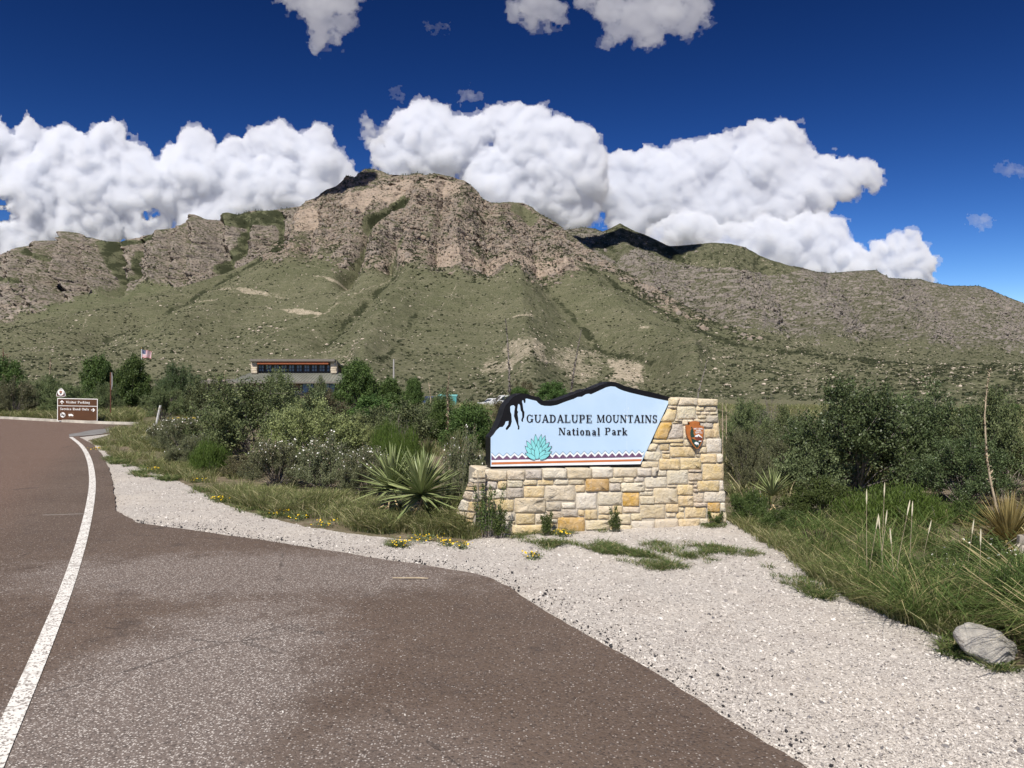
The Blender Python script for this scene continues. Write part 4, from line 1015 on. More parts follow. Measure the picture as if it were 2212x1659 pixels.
OUT = [(40, 1016), (40, 688), (92, 683), (128, 645), (158, 592), (178, 545), (205, 490), (222, 440), (240, 375), (258, 335), (300, 280), (345, 236), (400, 205), (440, 197), (510, 204), (545, 220), (590, 232), (630, 235), (655, 262), (680, 277), (740, 283), (800, 278), (850, 266), (930, 236), (1020, 205), (1060, 184), (1100, 178), (1130, 162), (1160, 149), (1200, 149), (1230, 142), (1300, 110), (1360, 88), (1400, 71), (1440, 64), (1490, 70), (1550, 95), (1600, 117), (1700, 140), (1800, 164), (1900, 186), (2000, 211), (2098, 240), (2094, 310), (1940, 640), (1780, 1000), (1770, 1006)]
INN = [(90, 688), (122, 655), (150, 612), (192, 573), (225, 569), (245, 545), (258, 510), (290, 503), (286, 545), (258, 585), (262, 604), (276, 602), (312, 560), (326, 510), (322, 430), (310, 400), (308, 345), (320, 332), (348, 328), (362, 345), (355, 390), (350, 450), (368, 500), (385, 545), (395, 572), (391, 600), (410, 598), (412, 565), (402, 545), (398, 480), (390, 425), (397, 402), (386, 382), (395, 320), (405, 312), (418, 330), (425, 385), (440, 408), (443, 460), (430, 495), (441, 515), (453, 510), (450, 492), (465, 460), (468, 405), (455, 380), (448, 320), (440, 290), (445, 270), (455, 275), (462, 300), (475, 305), (480, 285), (478, 256), (495, 253), (540, 266), (600, 279), (620, 302), (650, 325), (690, 335), (760, 337), (830, 325), (930, 286), (1020, 256), (1060, 236), (1110, 232), (1150, 206), (1185, 199), (1210, 206), (1300, 165), (1380, 128), (1430, 116), (1480, 121), (1520, 145), (1570, 165), (1640, 186), (1720, 205), (1850, 235), (1960, 258), (2084, 283)]
board_out = [pu(x, y) for x, y in OUT]
inner = [pu(x, y) for x, y in INN]
def WS(off): return lambda u, v, z: W3(u - 0 * off, v, z - off)
toS = lambda u, v, z: W3(u, v, z - SET)
# u on the set-back plane is measured from the same corner, so only the depth changes
body = MB().prism([(pu(88, 1016)[0], pu(88, 1016)[1])] + [pu(88, 690)] + board_out[2:], toS, -0.25, 0.0).obj("sign_board", M_BLACK, sign)
face = MB().prism([pu(90, 1012)] + inner + [pu(1764, 986)], toS, 0.0, 0.003, back=False).obj("blue_panel", board_mat(), body)
sup = MB()
a_, b_ = wall_uv(*src(690, 120, *ZA)), wall_uv(*src(800, 66, *ZB))
sup.prism([(a_[0] - 0.02, 0.655), (b_[0], 0.655), (b_[0], 0.735), (a_[0] - 0.02, 0.735)], toS, -0.22, -0.03)
sup.obj("mounting_rail", M_BLACK, body)

def print_obj(name, polys, z, mat, parent=None, to=None):
    m = MB()
    for i, p in enumerate(polys): m.prism(p, to or toS, 0, z + 0.00006 * i, back=False)
    return m.obj(name, mat, parent or body)
M_WHITE = plain("white_print", (0.76, 0.79, 0.82), 0.45, 0.4, 0.04)
M_ORANGE = plain("burnt_orange_print", (0.50, 0.155, 0.05), 0.45, 0.4, 0.06)
M_PURPLE = plain("mottled_purple_print", (0.145, 0.075, 0.15), 0.5, 0.4, 0.45, 60.0)
M_TEAL = plain("teal_line_print", (0.12, 0.26, 0.38), 0.5, 0.4, 0.05)
M_AGAVE = plain("turquoise_print", (0.22, 0.60, 0.63), 0.5, 0.4, 0.08)
M_INK = plain("black_print", (0.010, 0.010, 0.016), 0.5, 0.3, 0.1)
P_ = lambda pts: [pu(*q) for q in pts]
def base_y(x): return 940 - (x - 98) * 35 / 1692.0
peaks = [98 + 0] + [183, 270, 355, 440, 522, 604, 686, 740, 815, 895, 975, 1055, 1133, 1212, 1290, 1366, 1445, 1520, 1597, 1668, 1742]
zig = []
for i, x in enumerate(peaks):
    if i: zig.append(((peaks[i - 1] + x) / 2, base_y((peaks[i - 1] + x) / 2) - 18))
    zig.append((x, base_y(x) - (56 if i else 55)))
zig += [(1778, base_y(1778) - 22), (1798, base_y(1798) - 40)]
zig[0] = (98, base_y(98) - 62)
print_obj("white_band", [P_([(98, 941), (1790, 906), (1777, 930), (98, 966)]), P_([(98, 990), (1768, 951), (1764, 984), (92, 1011)])], 0.004, M_WHITE)
print_obj("purple_mountain_frieze", [P_([(zig[i][0], zig[i][1] + 5), (zig[i + 1][0], zig[i + 1][1] + 5), (zig[i + 1][0], base_y(zig[i + 1][0])), (zig[i][0], base_y(zig[i][0]))]) for i in range(len(zig) - 2)], 0.0045, M_PURPLE)
print_obj("orange_stripe", [P_([(98, 965), (1777, 929), (1768, 951), (98, 990)])], 0.006, M_ORANGE)
def band(z, a, b): return [P_([(z[i][0], z[i][1] + a), (z[i + 1][0], z[i + 1][1] + a), (z[i + 1][0], z[i + 1][1] + b), (z[i][0], z[i][1] + b)]) for i in range(len(z) - 1)]
print_obj("white_zigzag", band(zig, -20, 6), 0.0068, M_WHITE)
print_obj("teal_zigzag", band(zig, -27, -21), 0.0086, M_TEAL)

# agave drawing: a fan of pointed leaves, each with a dark outline
AG = [((588, 650), (598, 790), 24), ((655, 650), (622, 800), 24), ((698, 662), (640, 805), 22), ((540, 698), (580, 825), 24), ((704, 705), (652, 825), 22), ((487, 722), (552, 838), 26), ((745, 738), (658, 835), 24),
      ((470, 782), (560, 885), 28), ((773, 782), (658, 868), 25), ((625, 705), (612, 850), 24), ((772, 843), (648, 895), 24), ((540, 806), (592, 915), 28), ((655, 775), (622, 900), 26), ((470, 858), (585, 925), 28), ((700, 826), (628, 915), 28), ((752, 872), (636, 924), 26), ((598, 765), (606, 924), 30)]
ag_dark = MB(); ag_fill = MB()
for i, ((tx, ty), (bx, by), hw) in enumerate(AG):
    dx, dy = bx - tx, by - ty; L = math.hypot(dx, dy); nx, ny = -dy / L, dx / L
    def leaf(w, ext):
        p = []
        for s, q in ((-ext / L, 0.0), (0.25, 0.62), (0.55, 1.0), (0.82, 0.86), (1.0, 0.55)):
            p.append((s, q * w))
        l = [(tx + dx * s + nx * q, ty + dy * s + ny * q) for s, q in p]; r_ = [(tx + dx * s - nx * q, ty + dy * s - ny * q) for s, q in p[::-1][:-1]]
        return P_(l + r_)
    ag_dark.prism(leaf(hw, 3), toS, 0, 0.0100 + i * 0.0003, back=False)
    ag_fill.prism(leaf(hw - 4.5, -9), toS, 0, 0.01015 + i * 0.0003, back=False)
ag_dark.obj("agave_outline", M_INK, body); ag_fill.obj("agave_leaf_print", M_AGAVE, body)

# ------------------------------------------------------------------ roman slab lettering, drawn stroke by stroke
TK, TN, SF = 0.20, 0.095, 0.085
def glyph(ch):
    """list of convex polygons in a unit cell (cap height 1) and the advance width"""
    P = []
    def bar(x, y0, y1, w=TK): P.append([(x - w / 2, y0), (x + w / 2, y0), (x + w / 2, y1), (x - w / 2, y1)])
    def hor(x0, x1, y, h=TN): P.append([(x0, y - h / 2), (x1, y - h / 2), (x1, y + h / 2), (x0, y + h / 2)])
    def ser(x, y, w=0.34): 
        P.append([(x - w / 2, y), (x + w / 2, y), (x + w / 2, y + SF), (x - w / 2, y + SF)])
    def dia(x0, y0, x1, y1, w): P.append([(x0 - w / 2, y0), (x0 + w / 2, y0), (x1 + w / 2, y1), (x1 - w / 2, y1)])
    def arc(cx, cy, rx, ry, a0, a1, thick=TK, thin=TN, n=14):
        for i in range(n):
            q = []
            for t in (i / n, (i + 1) / n):
                a = R(a0 + (a1 - a0) * t); w = thin + (thick - thin) * abs(math.cos(a)) ** 1.3
                q.append((math.cos(a), math.sin(a), w))
            (c0, s0, w0), (c1, s1, w1) = q
            P.append([(cx + c0 * rx, cy + s0 * ry), (cx + c1 * rx, cy + s1 * ry), (cx + c1 * (rx - w1), cy + s1 * (ry - w1)), (cx + c0 * (rx - w0), cy + s0 * (ry - w0))])
    X = 0.68
    if ch == 'G':
        arc(0.46, 0.5, 0.42, 0.52, 40, 330); bar(0.80, 0.05, 0.40, 0.14); ser(0.76, 0.37, 0.36); bar(0.83, 0.70, 0.98, 0.07); return P, 1.0
    if ch == 'U':
        bar(0.20, 0.3, 1.0); bar(0.76, 0.3, 1.0, TN * 1.1); arc(0.46, 0.32, 0.343, 0.34, 180, 360, TK * 0.85); ser(0.20, 1 - SF, 0.38); ser(0.76, 1 - SF, 0.32); return P, 0.95
    if ch == 'A':
        dia(0.14, 0, 0.44, 1, TN * 1.2); dia(0.76, 0, 0.46, 1, TK * 1.1); hor(0.24, 0.68, 0.32); ser(0.14, 0, 0.30); ser(0.76, 0, 0.36); return P, 0.92
    if ch == 'D':
        bar(0.22, 0, 1); ser(0.16, 0, 0.28); ser(0.16, 1 - SF, 0.28); hor(0.22, 0.42, TN / 2); hor(0.22, 0.42, 1 - TN / 2); arc(0.42, 0.5, 0.44, 0.5, -90, 90); return P, 0.94
    if ch == 'L':
        bar(0.22, 0, 1); ser(0.22, 1 - SF, 0.40); ser(0.16, 0, 0.28); hor(0.2, 0.76, TN / 2); bar(0.76, 0.0, 0.32, 0.075); return P, 0.86
    if ch in 'PR':
        bar(0.22, 0, 1); ser(0.22, 0, 0.40); ser(0.14, 1 - SF, 0.24); hor(0.22, 0.48, 1 - TN / 2); hor(0.22, 0.48, 0.46); arc(0.46, 0.73, 0.33, 0.305, -90, 90)
        if ch == 'R': dia(0.84, 0, 0.48, 0.46, TK); ser(0.82, 0, 0.26)
        return P, 0.86 if ch == 'P' else 0.95
    if ch == 'E':
        bar(0.22, 0, 1); ser(0.14, 0, 0.24); ser(0.14, 1 - SF, 0.24); hor(0.2, 0.76, TN / 2); hor(0.2, 0.74, 1 - TN / 2); hor(0.24, 0.56, 0.52); bar(0.76, 0, 0.28, 0.07); bar(0.73, 0.74, 1.0, 0.07); bar(0.56, 0.40, 0.64, 0.06); return P, 0.88
    if ch == 'M':
        bar(0.17, 0, 1, TN * 1.1); bar(0.95, 0, 1); dia(0.54, 0.02, 0.22, 1, TK); dia(0.54, 0.02, 0.90, 1, TN); ser(0.17, 0, 0.30); ser(0.95, 0, 0.36); ser(0.14, 1 - SF, 0.22); ser(0.98, 1 - SF, 0.24); return P, 1.14
    if ch == 'O':
        arc(0.46, 0.5, 0.42, 0.52, 0, 360, n=24); return P, 0.92
    if ch == 'N':
        bar(0.17, 0, 1, TN * 1.1); bar(0.80, 0, 1, TN * 1.1); dia(0.77, 0, 0.20, 1, TK * 1.1); ser(0.17, 0, 0.30); ser(0.12, 1 - SF, 0.2); ser(0.80, 1 - SF, 0.30); return P, 0.97
    if ch == 'T':
        bar(0.42, 0, 1); ser(0.42, 0, 0.40); hor(0.06, 0.78, 1 - TN / 2); bar(0.085, 0.72, 1, 0.07); bar(0.755, 0.72, 1, 0.07); return P, 0.84
    if ch == 'I':
        bar(0.22, 0, 1); ser(0.22, 0, 0.40); ser(0.22, 1 - SF, 0.40); return P, 0.46
    if ch == 'S':
        arc(0.36, 0.74, 0.29, 0.28, 20, 270, TK * 0.85); arc(0.36, 0.26, 0.31, 0.28, -160, 90, TK * 0.85); bar(0.62, 0.70, 0.98, 0.07); bar(0.09, 0.02, 0.32, 0.07); return P, 0.74
    if ch == 'V':
        dia(0.46, 0, 0.15, 1, TK * 1.1); dia(0.46, 0, 0.78, 1, TN * 1.2); ser(0.15, 1 - SF, 0.36); ser(0.78, 1 - SF, 0.30); return P, 0.92
    if ch == 'a':
        arc(0.27, 0.52, 0.22, 0.18, 20, 170, TN * 1.3); bar(0.44, 0.06, 0.55); arc(0.27, 0.19, 0.23, 0.2, 60, 330, TK * 0.9); hor(0.28, 0.46, 0.38); hor(0.42, 0.60, TN / 2); return P, 0.64
    if ch == 'c':
        arc(0.30, 0.34, 0.27, 0.36, 45, 320); return P, 0.60
    if ch == 'd':
        bar(0.48, 0, 1.02); arc(0.29, 0.34, 0.26, 0.36, 40, 320); ser(0.42, 1.02 - SF, 0.24); ser(0.54, 0, 0.22); return P, 0.70
    if ch == 'e':
        arc(0.30, 0.34, 0.27, 0.36, 0, 325); hor(0.08, 0.56, 0.36); return P, 0.62
    if ch == 'g':
        arc(0.30, 0.44, 0.25, 0.26, 0, 360); arc(0.30, -0.10, 0.27, 0.19, 0, 360, TK * 0.7); bar(0.13, 0.04, 0.2, 0.08); hor(0.45, 0.62, 0.62); return P, 0.66
    if ch in 'il':
        h = X if ch == 'i' else 1.02
        bar(0.19, 0, h); ser(0.19, 0, 0.36); ser(0.13, h - SF, 0.24)
        if ch == 'i': P.append([(0.19 + 0.10 * math.cos(R(t)), 0.90 + 0.10 * math.sin(R(t))) for t in range(0, 360, 45)])
        return P, 0.40
    if ch == 'k':
        bar(0.19, 0, 1.02); ser(0.19, 0, 0.36); ser(0.13, 1.02 - SF, 0.24); dia(0.26, 0.28, 0.56, X, TN * 1.2); dia(0.60, 0, 0.36, 0.40, TK); ser(0.60, 0, 0.28); ser(0.56, X - SF, 0.26); return P, 0.76
    if ch in 'nr':
        bar(0.19, 0, X); ser(0.19, 0, 0.36); ser(0.13, X - SF, 0.24)
        if ch == 'n': arc(0.36, 0.42, 0.245, 0.28, 0, 150, TK * 0.9); bar(0.525, 0, 0.46); ser(0.53, 0, 0.34); return P, 0.76
        arc(0.40, 0.46, 0.22, 0.24, 40, 150, TN * 1.6); P.append([(0.50 + 0.085 * math.cos(R(t)), 0.57 + 0.085 * math.sin(R(t))) for t in range(0, 360, 45)]); return P, 0.58
    if ch == 'o':
        arc(0.31, 0.34, 0.28, 0.36, 0, 360, n=20); return P, 0.64
    if ch == 's':
        arc(0.26, 0.505, 0.2, 0.19, 20, 270, TK * 0.8); arc(0.26, 0.18, 0.21, 0.2, -160, 90, TK * 0.8); return P, 0.52
    if ch == 't':
        bar(0.2, 0.08, 0.88); hor(0.02, 0.42, X - SF / 2); arc(0.33, 0.12, 0.21, 0.14, 180, 320, TK * 0.8); return P, 0.46
    if ch == 'v':
        dia(0.31, 0, 0.11, X, TK); dia(0.31, 0, 0.53, X, TN * 1.2); ser(0.11, X - SF, 0.28); ser(0.53, X - SF, 0.24); return P, 0.64
    if ch == 'y':
        dia(0.33, 0, 0.11, X, TK); dia(0.20, -0.28, 0.53, X, TN * 1.2); ser(0.11, X - SF, 0.28); ser(0.53, X - SF, 0.24); return P, 0.64
    return P, 0.42
def text_polys(s, map2, gap=0.03):
    """map2((x, y) in 0..1 along the line, cap heights) -> plane"""
    cells = []; x = 0.0
    for ch in s:
        p, w = glyph(ch)
        if p: cells.append((x, p))
        x += w + gap
    out = []
    for x0, p in cells:
        for q in p: out.append([map2((x0 + a) / (x - gap), b) for a, b in q])
    return out
def line_map(x0, yb0, x1, yb1, cap0, cap1, to):
    return lambda s, h: to(x0 + (x1 - x0) * s, yb0 + (yb1 - yb0) * s - h * (cap0 + (cap1 - cap0) * s))
for word, x0, x1, yb, c0, c1, gp_ in (("GUADALUPE", 486, 1224, 520.5, 88, 86, 0.055), ("MOUNTAINS", 1272, 1950, 521, 86, 84, 0.055), ("National", 846, 1310, 661, 82, 81, 0.09), ("Park", 1362, 1616, 660, 81, 80, 0.09)):
    stuff(print_obj("lettering", text_polys(word, line_map(x0, yb, x1, yb, c0, c1, pu), gp_), 0.0062, M_INK))

# ------------------------------------------------------------------ arrowhead emblem on the pillar
EO = -0.055                                            # the emblem's face stands this far in front of the stones
def eu(x, y): return wall_uv(*src(x, y, *ZE), EO)
toE = lambda u, v, z: W3(u, v, z - EO)
ARW = [(510, 185), (590, 195), (640, 215), (668, 245), (675, 275), (655, 300), (665, 335), (700, 355), (740, 385), (828, 405), (845, 440), (835, 560), (825, 700), (815, 830), (785, 980), (740, 1100), (680, 1210), (630, 1290), (590, 1320), (545, 1305), (470, 1240), (380, 1130), (300, 1010), (230, 900), (180, 800), (150, 700), (140, 620), (120, 560), (130, 490), (110, 420), (130, 370), (200, 350), (260, 355), (290, 320), (275, 285), (245, 255), (300, 225), (380, 200)]
M_RUST = plain("brown_orange_enamel", (0.40, 0.135, 0.035), 0.5, 0.4, 0.12, 30.0)
M_DKGREEN = plain("dark_green_enamel", (0.015, 0.045, 0.035), 0.5, 0.4, 0.2)
M_MAROON = plain("dark_red_enamel", (0.16, 0.045, 0.03), 0.5, 0.4, 0.2)
emb = MB().prism([eu(*p) for p in ARW], toE, -0.022, 0.0).obj("arrowhead_emblem", M_RUST, sign)
E_ = lambda pts: [eu(*q) for q in pts]
print_obj("tree_print", [E_([(340, 415), (370, 440), (375, 490), (410, 500), (405, 560), (440, 640), (400, 660), (445, 730), (430, 760), (480, 790), (440, 850), (330, 860), (300, 820), (320, 780), (275, 770), (310, 700), (270, 690), (310, 620), (285, 600), (320, 540), (345, 500), (312, 460)])], 0.0012, M_DKGREEN, emb, toE)
print_obj("mountain_print", [E_([(470, 820), (620, 760), (790, 880), (740, 990), (560, 985), (480, 900)])], 0.0010, M_MAROON, emb, toE)
print_obj("snow_print", [E_([(630, 715), (700, 785), (780, 862), (750, 870), (690, 825), (650, 830), (625, 780), (585, 835), (555, 845), (530, 820), (480, 838), (472, 800), (520, 755), (580, 745)])], 0.0018, M_WHITE, emb, toE)
print_obj("meadow_print", [E_([(320, 870), (440, 930), (560, 985), (740, 995), (720, 1060), (650, 1180), (590, 1280), (530, 1265), (440, 1160), (360, 1030)])], 0.0014, M_DKGREEN, emb, toE)
print_obj("lake_print", [E_([(610, 1005), (650, 985), (745, 985), (738, 1025), (660, 1025)])], 0.0022, M_WHITE, emb, toE)
print_obj("bison_print", [E_([(455, 1080), (480, 1045), (530, 1032), (600, 1060), (632, 1090), (630, 1180), (612, 1180), (610, 1140), (590, 1135), (570, 1140), (555, 1180), (540, 1150), (515, 1120), (495, 1140), (470, 1110)])], 0.0022, M_WHITE, emb, toE)
def block_text(s, x0, y0, x1, y1, name, parent, mat, z, to2, to3):
    """plain sans capitals from bars"""
    SEG = dict(N=[(0, 0, 0, 1), (1, 0, 1, 1), (0, 1, 1, 0)], A=[(0, 0, .5, 1), (1, 0, .5, 1), (.2, .35, .8, .35)], T=[(.5, 0, .5, 1), (0, 1, 1, 1)], I=[(.5, 0, .5, 1)], O=[(0, 0, 0, 1), (1, 0, 1, 1), (0, 0, 1, 0), (0, 1, 1, 1)], L=[(0, 0, 0, 1), (0, 0, 1, 0)], P=[(0, 0, 0, 1), (0, 1, 1, 1), (0, .5, 1, .5), (1, .5, 1, 1)], R=[(0, 0, 0, 1), (0, 1, 1, 1), (0, .5, 1, .5), (1, .5, 1, 1), (.4, .5, 1, 0)], K=[(0, 0, 0, 1), (0, .4, 1, 1), (.3, .55, 1, 0)], S=[(0, 0, 1, 0), (1, 0, 1, .5), (0, .5, 1, .5), (0, .5, 0, 1), (0, 1, 1, 1)], E=[(0, 0, 0, 1), (0, 0, 1, 0), (0, 1, 1, 1), (0, .5, .8, .5)], V=[(0, 1, .5, 0), (1, 1, .5, 0)], C=[(0, 0, 0, 1), (0, 0, 1, 0), (0, 1, 1, 1)], D=[(0, 0, 0, 1), (0, 0, .7, 0), (0, 1, .7, 1), (1, .2, 1, .8)], H=[(0, 0, 0, 1), (1, 0, 1, 1), (0, .5, 1, .5)])
    n = len(s); cw = (x1 - x0) / n; m = []
    for i, ch in enumerate(s):
        for a, b, c, d in SEG.get(ch, []):
            ax, ay = x0 + (i + 0.12 + 0.72 * a) * cw, y1 + (y0 - y1) * b; bx, by = x0 + (i + 0.12 + 0.72 * c) * cw, y1 + (y0 - y1) * d
            L = math.hypot(bx - ax, by - ay) or 1; w = cw * 0.11; nx, ny = -(by - ay) / L * w, (bx - ax) / L * w; ex, ey = (bx - ax) / L * w * .8, (by - ay) / L * w * .8
            m.append([to2(ax + nx - ex, ay + ny - ey), to2(bx + nx + ex, by + ny + ey), to2(bx - nx + ex, by - ny + ey), to2(ax - nx - ex, ay - ny - ey)])
    return print_obj(name, m, z, mat, parent, to3)
block_text("NATIONAL", 435, 470, 820, 525, "lettering", emb, M_WHITE, 0.0012, eu, toE)
block_text("PARK", 535, 552, 730, 605, "lettering", emb, M_WHITE, 0.0012, eu, toE)
block_text("SERVICE", 490, 625, 785, 685, "lettering", emb, M_WHITE, 0.0012, eu, toE)
bk = MB(); cu = eu(470, 700)
for du, dv in ((-0.05, 0.12), (0.07, 0.10), (0.01, -0.12)): bk.box((cu[0] + du, 0.004, cu[1] + dv), (0.03, 0.065, 0.03))
bk.obj("standoff_bracket", M_BLACK, emb)
# ================================================================== PLANTS
def unit(v): return v / np.maximum(np.linalg.norm(v, axis=-1, keepdims=True), 1e-9)

def leaf_mesh(name, C, A, B, L, Wd, tint, mat):
    """one lozenge per leaf: centre C, long axis A, broad axis B"""
    L = np.broadcast_to(L, (len(C),))[:, None]; Wd = np.broadcast_to(Wd, (len(C),))[:, None]
    V = np.stack([C - A * L * .5, C + B * Wd * .5 + A * L * .08, C + A * L * .5, C - B * Wd * .5 + A * L * .08], 1).reshape(-1, 3)
    q = np.arange(len(C) * 4).reshape(-1, 4)
    return mesh_np(name, V, q, mat, False, {'tint': np.repeat(np.clip(tint, 0, 1), 4)})

def rand_dirs(rg, n): return unit(rg.normal(size=(n, 3)))

def shrub_parts(kind, seed, w, h, stems, twigs, per, leaf, mat, upward=0.3, lump=0.25, base=0.12, flat=0.0, bark=None, twig_len=0.22, aspect=0.6, cone=0.0, bare=0):
    """(foliage mesh, branch mesh): stems fan out from the foot, twigs fill a lumpy crown, leaves sit on the twigs"""
    rg = np.random.default_rng(seed)
    n = stems
    az = rg.uniform(0, 2 * np.pi, n); el = np.arcsin(rg.uniform(0.12, 1.0, n) ** (0.75))
    lum = 1 + lump * fbm(np.cos(az) * 1.3 + seed, np.sin(az) * 1.3, el * 1.6, 3) * 1.8
    rad = np.cos(el) * 0.5 * w * lum; top = np.maximum(np.sin(el), 0.0) * h * lum
    if flat: top = np.minimum(top, h * (1 - flat * rg.uniform(0, 1, n)))
    if cone: rad = rad * (1 - cone * top / h)
    tips = np.stack([np.cos(az) * rad, np.sin(az) * rad, np.maximum(top, base * h)], -1)
    foot = np.stack([rg.normal(0, 0.04 * w, n), rg.normal(0, 0.04 * w, n), np.zeros(n)], -1)
    mid = foot * 0.5 + tips * 0.5 + np.stack([np.zeros(n), np.zeros(n), 0.10 * h * np.ones(n)], -1) + rg.normal(0, 0.05 * w, (n, 3)) * [1, 1, .5]
    def on(i, t):
        t = t[:, None]; return foot[i] * (1 - t) ** 2 + 2 * mid[i] * t * (1 - t) + tips[i] * t * t
    ti = rg.integers(0, n, twigs); tt = rg.uniform(0.30, 1.0, twigs) ** 0.6
    P0 = on(ti, tt)
    dirs = unit(rg.normal(size=(twigs, 3)) + unit(tips[ti] - foot[ti]) * 0.6 + np.array([0, 0, upward * 2.2]))
    tl = twig_len * rg.uniform(0.5, 1.25, twigs) * (0.5 * w + h) * 0.5
    P1 = P0 + dirs * tl[:, None]
    P1[:, 2] = np.maximum(P1[:, 2], 0.03)
    li = np.repeat(np.arange(twigs), per); s = rg.uniform(0.1, 1.05, len(li))
    C = P0[li] * (1 - s[:, None]) + P1[li] * s[:, None] + rg.normal(0, leaf * 0.75, (len(li), 3))
    A = unit(rg.normal(size=C.shape) + dirs[li] * 0.9 + np.array([0, 0, upward]))
    B = unit(np.cross(A, rg.normal(size=C.shape)))
    Ls = leaf * rg.uniform(0.7, 1.35, len(C))
    clump = rg.uniform(0, 1, twigs)
    tint = 0.55 * clump[li] + 0.45 * rg.uniform(0, 1, len(C))
    fol = leaf_mesh(kind + "_foliage", C, A, B, Ls, Ls * aspect, tint, mat)
    mb = MB()
    for i in range(n):
        pts = [on(np.array([i]), np.array([t]))[0] for t in (0, .35, .7, 1.0)]
        r0 = 0.007 * (w + h) * 0.5
        mb.tube(pts, [r0, r0 * .7, r0 * .45, r0 * .15], 4, False)
    sel = rg.choice(twigs, min(twigs, 90 + bare), replace=False)
    for i in sel:
        mb.tube([P0[i], P0[i] * .5 + P1[i] * .5, P0[i] + (P1[i] - P0[i]) * (1.25 if i % 3 == 0 else 1.0)], [0.0045, 0.003, 0.0012], 3, False)
    br = mb.mesh(kind + "_branches", bark or M_BARK)
    top_i = np.argsort(-P1[:, 2] + rg.normal(0, 0.12 * h, twigs))[: max(8, twigs // 3)]
    return dict(fol=fol, br=br, w=w, h=h, tips=P1[top_i])

M_BARK = plain("grey_bark", (0.20, 0.175, 0.155), 0.9, 0.1, 0.35, 20.0)
M_OAK = leaf_mat("grey_green_oak_leaf", (0.0558, 0.0853, 0.0327), (0.2301, 0.2792, 0.1233), 0.22)
M_DKOAK = leaf_mat("dark_oak_leaf", (0.034, 0.0563, 0.0204), (0.1419, 0.1813, 0.0767), 0.2, 0.35, 0.45)
M_OLIVE = leaf_mat("olive_leaf", (0.1342, 0.1685, 0.0604), (0.4026, 0.4616, 0.2013), 0.3)
M_PLUME = leaf_mat("plume_leaf", (0.0732, 0.0879, 0.0439), (0.2562, 0.2651, 0.1464), 0.28)
M_JUN = leaf_mat("juniper_scale_leaf", (0.0326, 0.067, 0.019), (0.1289, 0.1982, 0.0543), 0.18)
M_BROOM = leaf_mat("bright_green_broom", (0.0467, 0.0821, 0.0136), (0.1615, 0.2268, 0.051), 0.35)
M_SCRUB = leaf_mat("desert_scrub_leaf", (0.0608, 0.0826, 0.0366), (0.2026, 0.2373, 0.1097), 0.22)
M_BROWNSCRUB = leaf_mat("brownish_scrub_leaf", (0.06, 0.055, 0.03), (0.16, 0.14, 0.075), 0.22)
M_WEED = leaf_mat("fresh_weed_leaf", (0.0425, 0.0727, 0.0187), (0.136, 0.1777, 0.0553), 0.35)
M_PETAL = plain("white_petal", (0.80, 0.79, 0.74), 0.6, 0.2, 0.06)
M_YPETAL = plain("yellow_petal", (0.78, 0.52, 0.02), 0.6, 0.2, 0.12)
M_TAN = leaf_mat("feathery_seed_tuft", (0.30, 0.22, 0.16), (0.52, 0.42, 0.32), 0.4)
M_HILLSHRUB = leaf_mat("hillside_shrub_leaf", (0.022, 0.029, 0.013), (0.068, 0.077, 0.036), 0.12)

def variants(kind, n, **kw): return [shrub_parts(kind, 100 * (len(kind)) + 7 * i + sum(map(ord, kind)), mat=kw['mat'], **{k: v for k, v in kw.items() if k != 'mat'}) for i in range(n)]
V_OAK = variants("oak", 2, mat=M_OAK, w=2.3, h=1.5, stems=40, twigs=1150, per=27, leaf=0.040, upward=0.3, lump=0.22, bare=40)
V_DKOAK = variants("dark_oak", 2, mat=M_DKOAK, w=2.2, h=1.7, stems=44, twigs=1250, per=28, leaf=0.038, upward=0.25, lump=0.24, aspect=0.7, bare=30)
V_OLIVE = variants("olive", 1, mat=M_OLIVE, w=2.0, h=1.15, stems=44, twigs=1100, per=28, leaf=0.030, upward=0.4, lump=0.2, aspect=0.75)
V_PLUME = variants("plume", 2, mat=M_PLUME, w=1.5, h=0.9, stems=70, twigs=1200, per=26, leaf=0.024, upward=1.0, lump=0.2, twig_len=0.2)
V_JUN = variants("juniper", 2, mat=M_JUN, w=2.6, h=3.0, stems=80, twigs=1500, per=20, leaf=0.11, upward=0.8, lump=0.18, aspect=0.42, cone=0.10, twig_len=0.16)
V_BROOM = variants("broom", 1, mat=M_BROOM, w=1.3, h=0.7, stems=80, twigs=1300, per=16, leaf=0.085, upward=2.0, lump=0.15, aspect=0.10, twig_len=0.28)
V_SCRUB = variants("scrub", 3, mat=M_SCRUB, w=2.2, h=1.4, stems=36, twigs=620, per=18, leaf=0.062, upward=0.35, lump=0.26, aspect=0.6)
V_BROWN = variants("brown_scrub", 1, mat=M_BROWNSCRUB, w=2.0, h=1.4, stems=36, twigs=600, per=15, leaf=0.052, upward=0.5, lump=0.25, bare=60)
V_LOW = variants("low_leafy", 2, mat=M_WEED, w=1.3, h=0.65, stems=60, twigs=800, per=20, leaf=0.038, upward=0.8, lump=0.22, aspect=0.45)
V_GREY = variants("grey_twigs", 1, mat=M_BROWNSCRUB, w=1.8, h=1.2, stems=26, twigs=260, per=2, leaf=0.03, upward=0.3, lump=0.3, bare=170)
VAR = dict(oak=V_OAK, dark=V_DKOAK, olive=V_OLIVE, plume=V_PLUME, jun=V_JUN, broom=V_BROOM, scrub=V_SCRUB, brown=V_BROWN, low=V_LOW, grey=V_GREY)
_cnt = {}

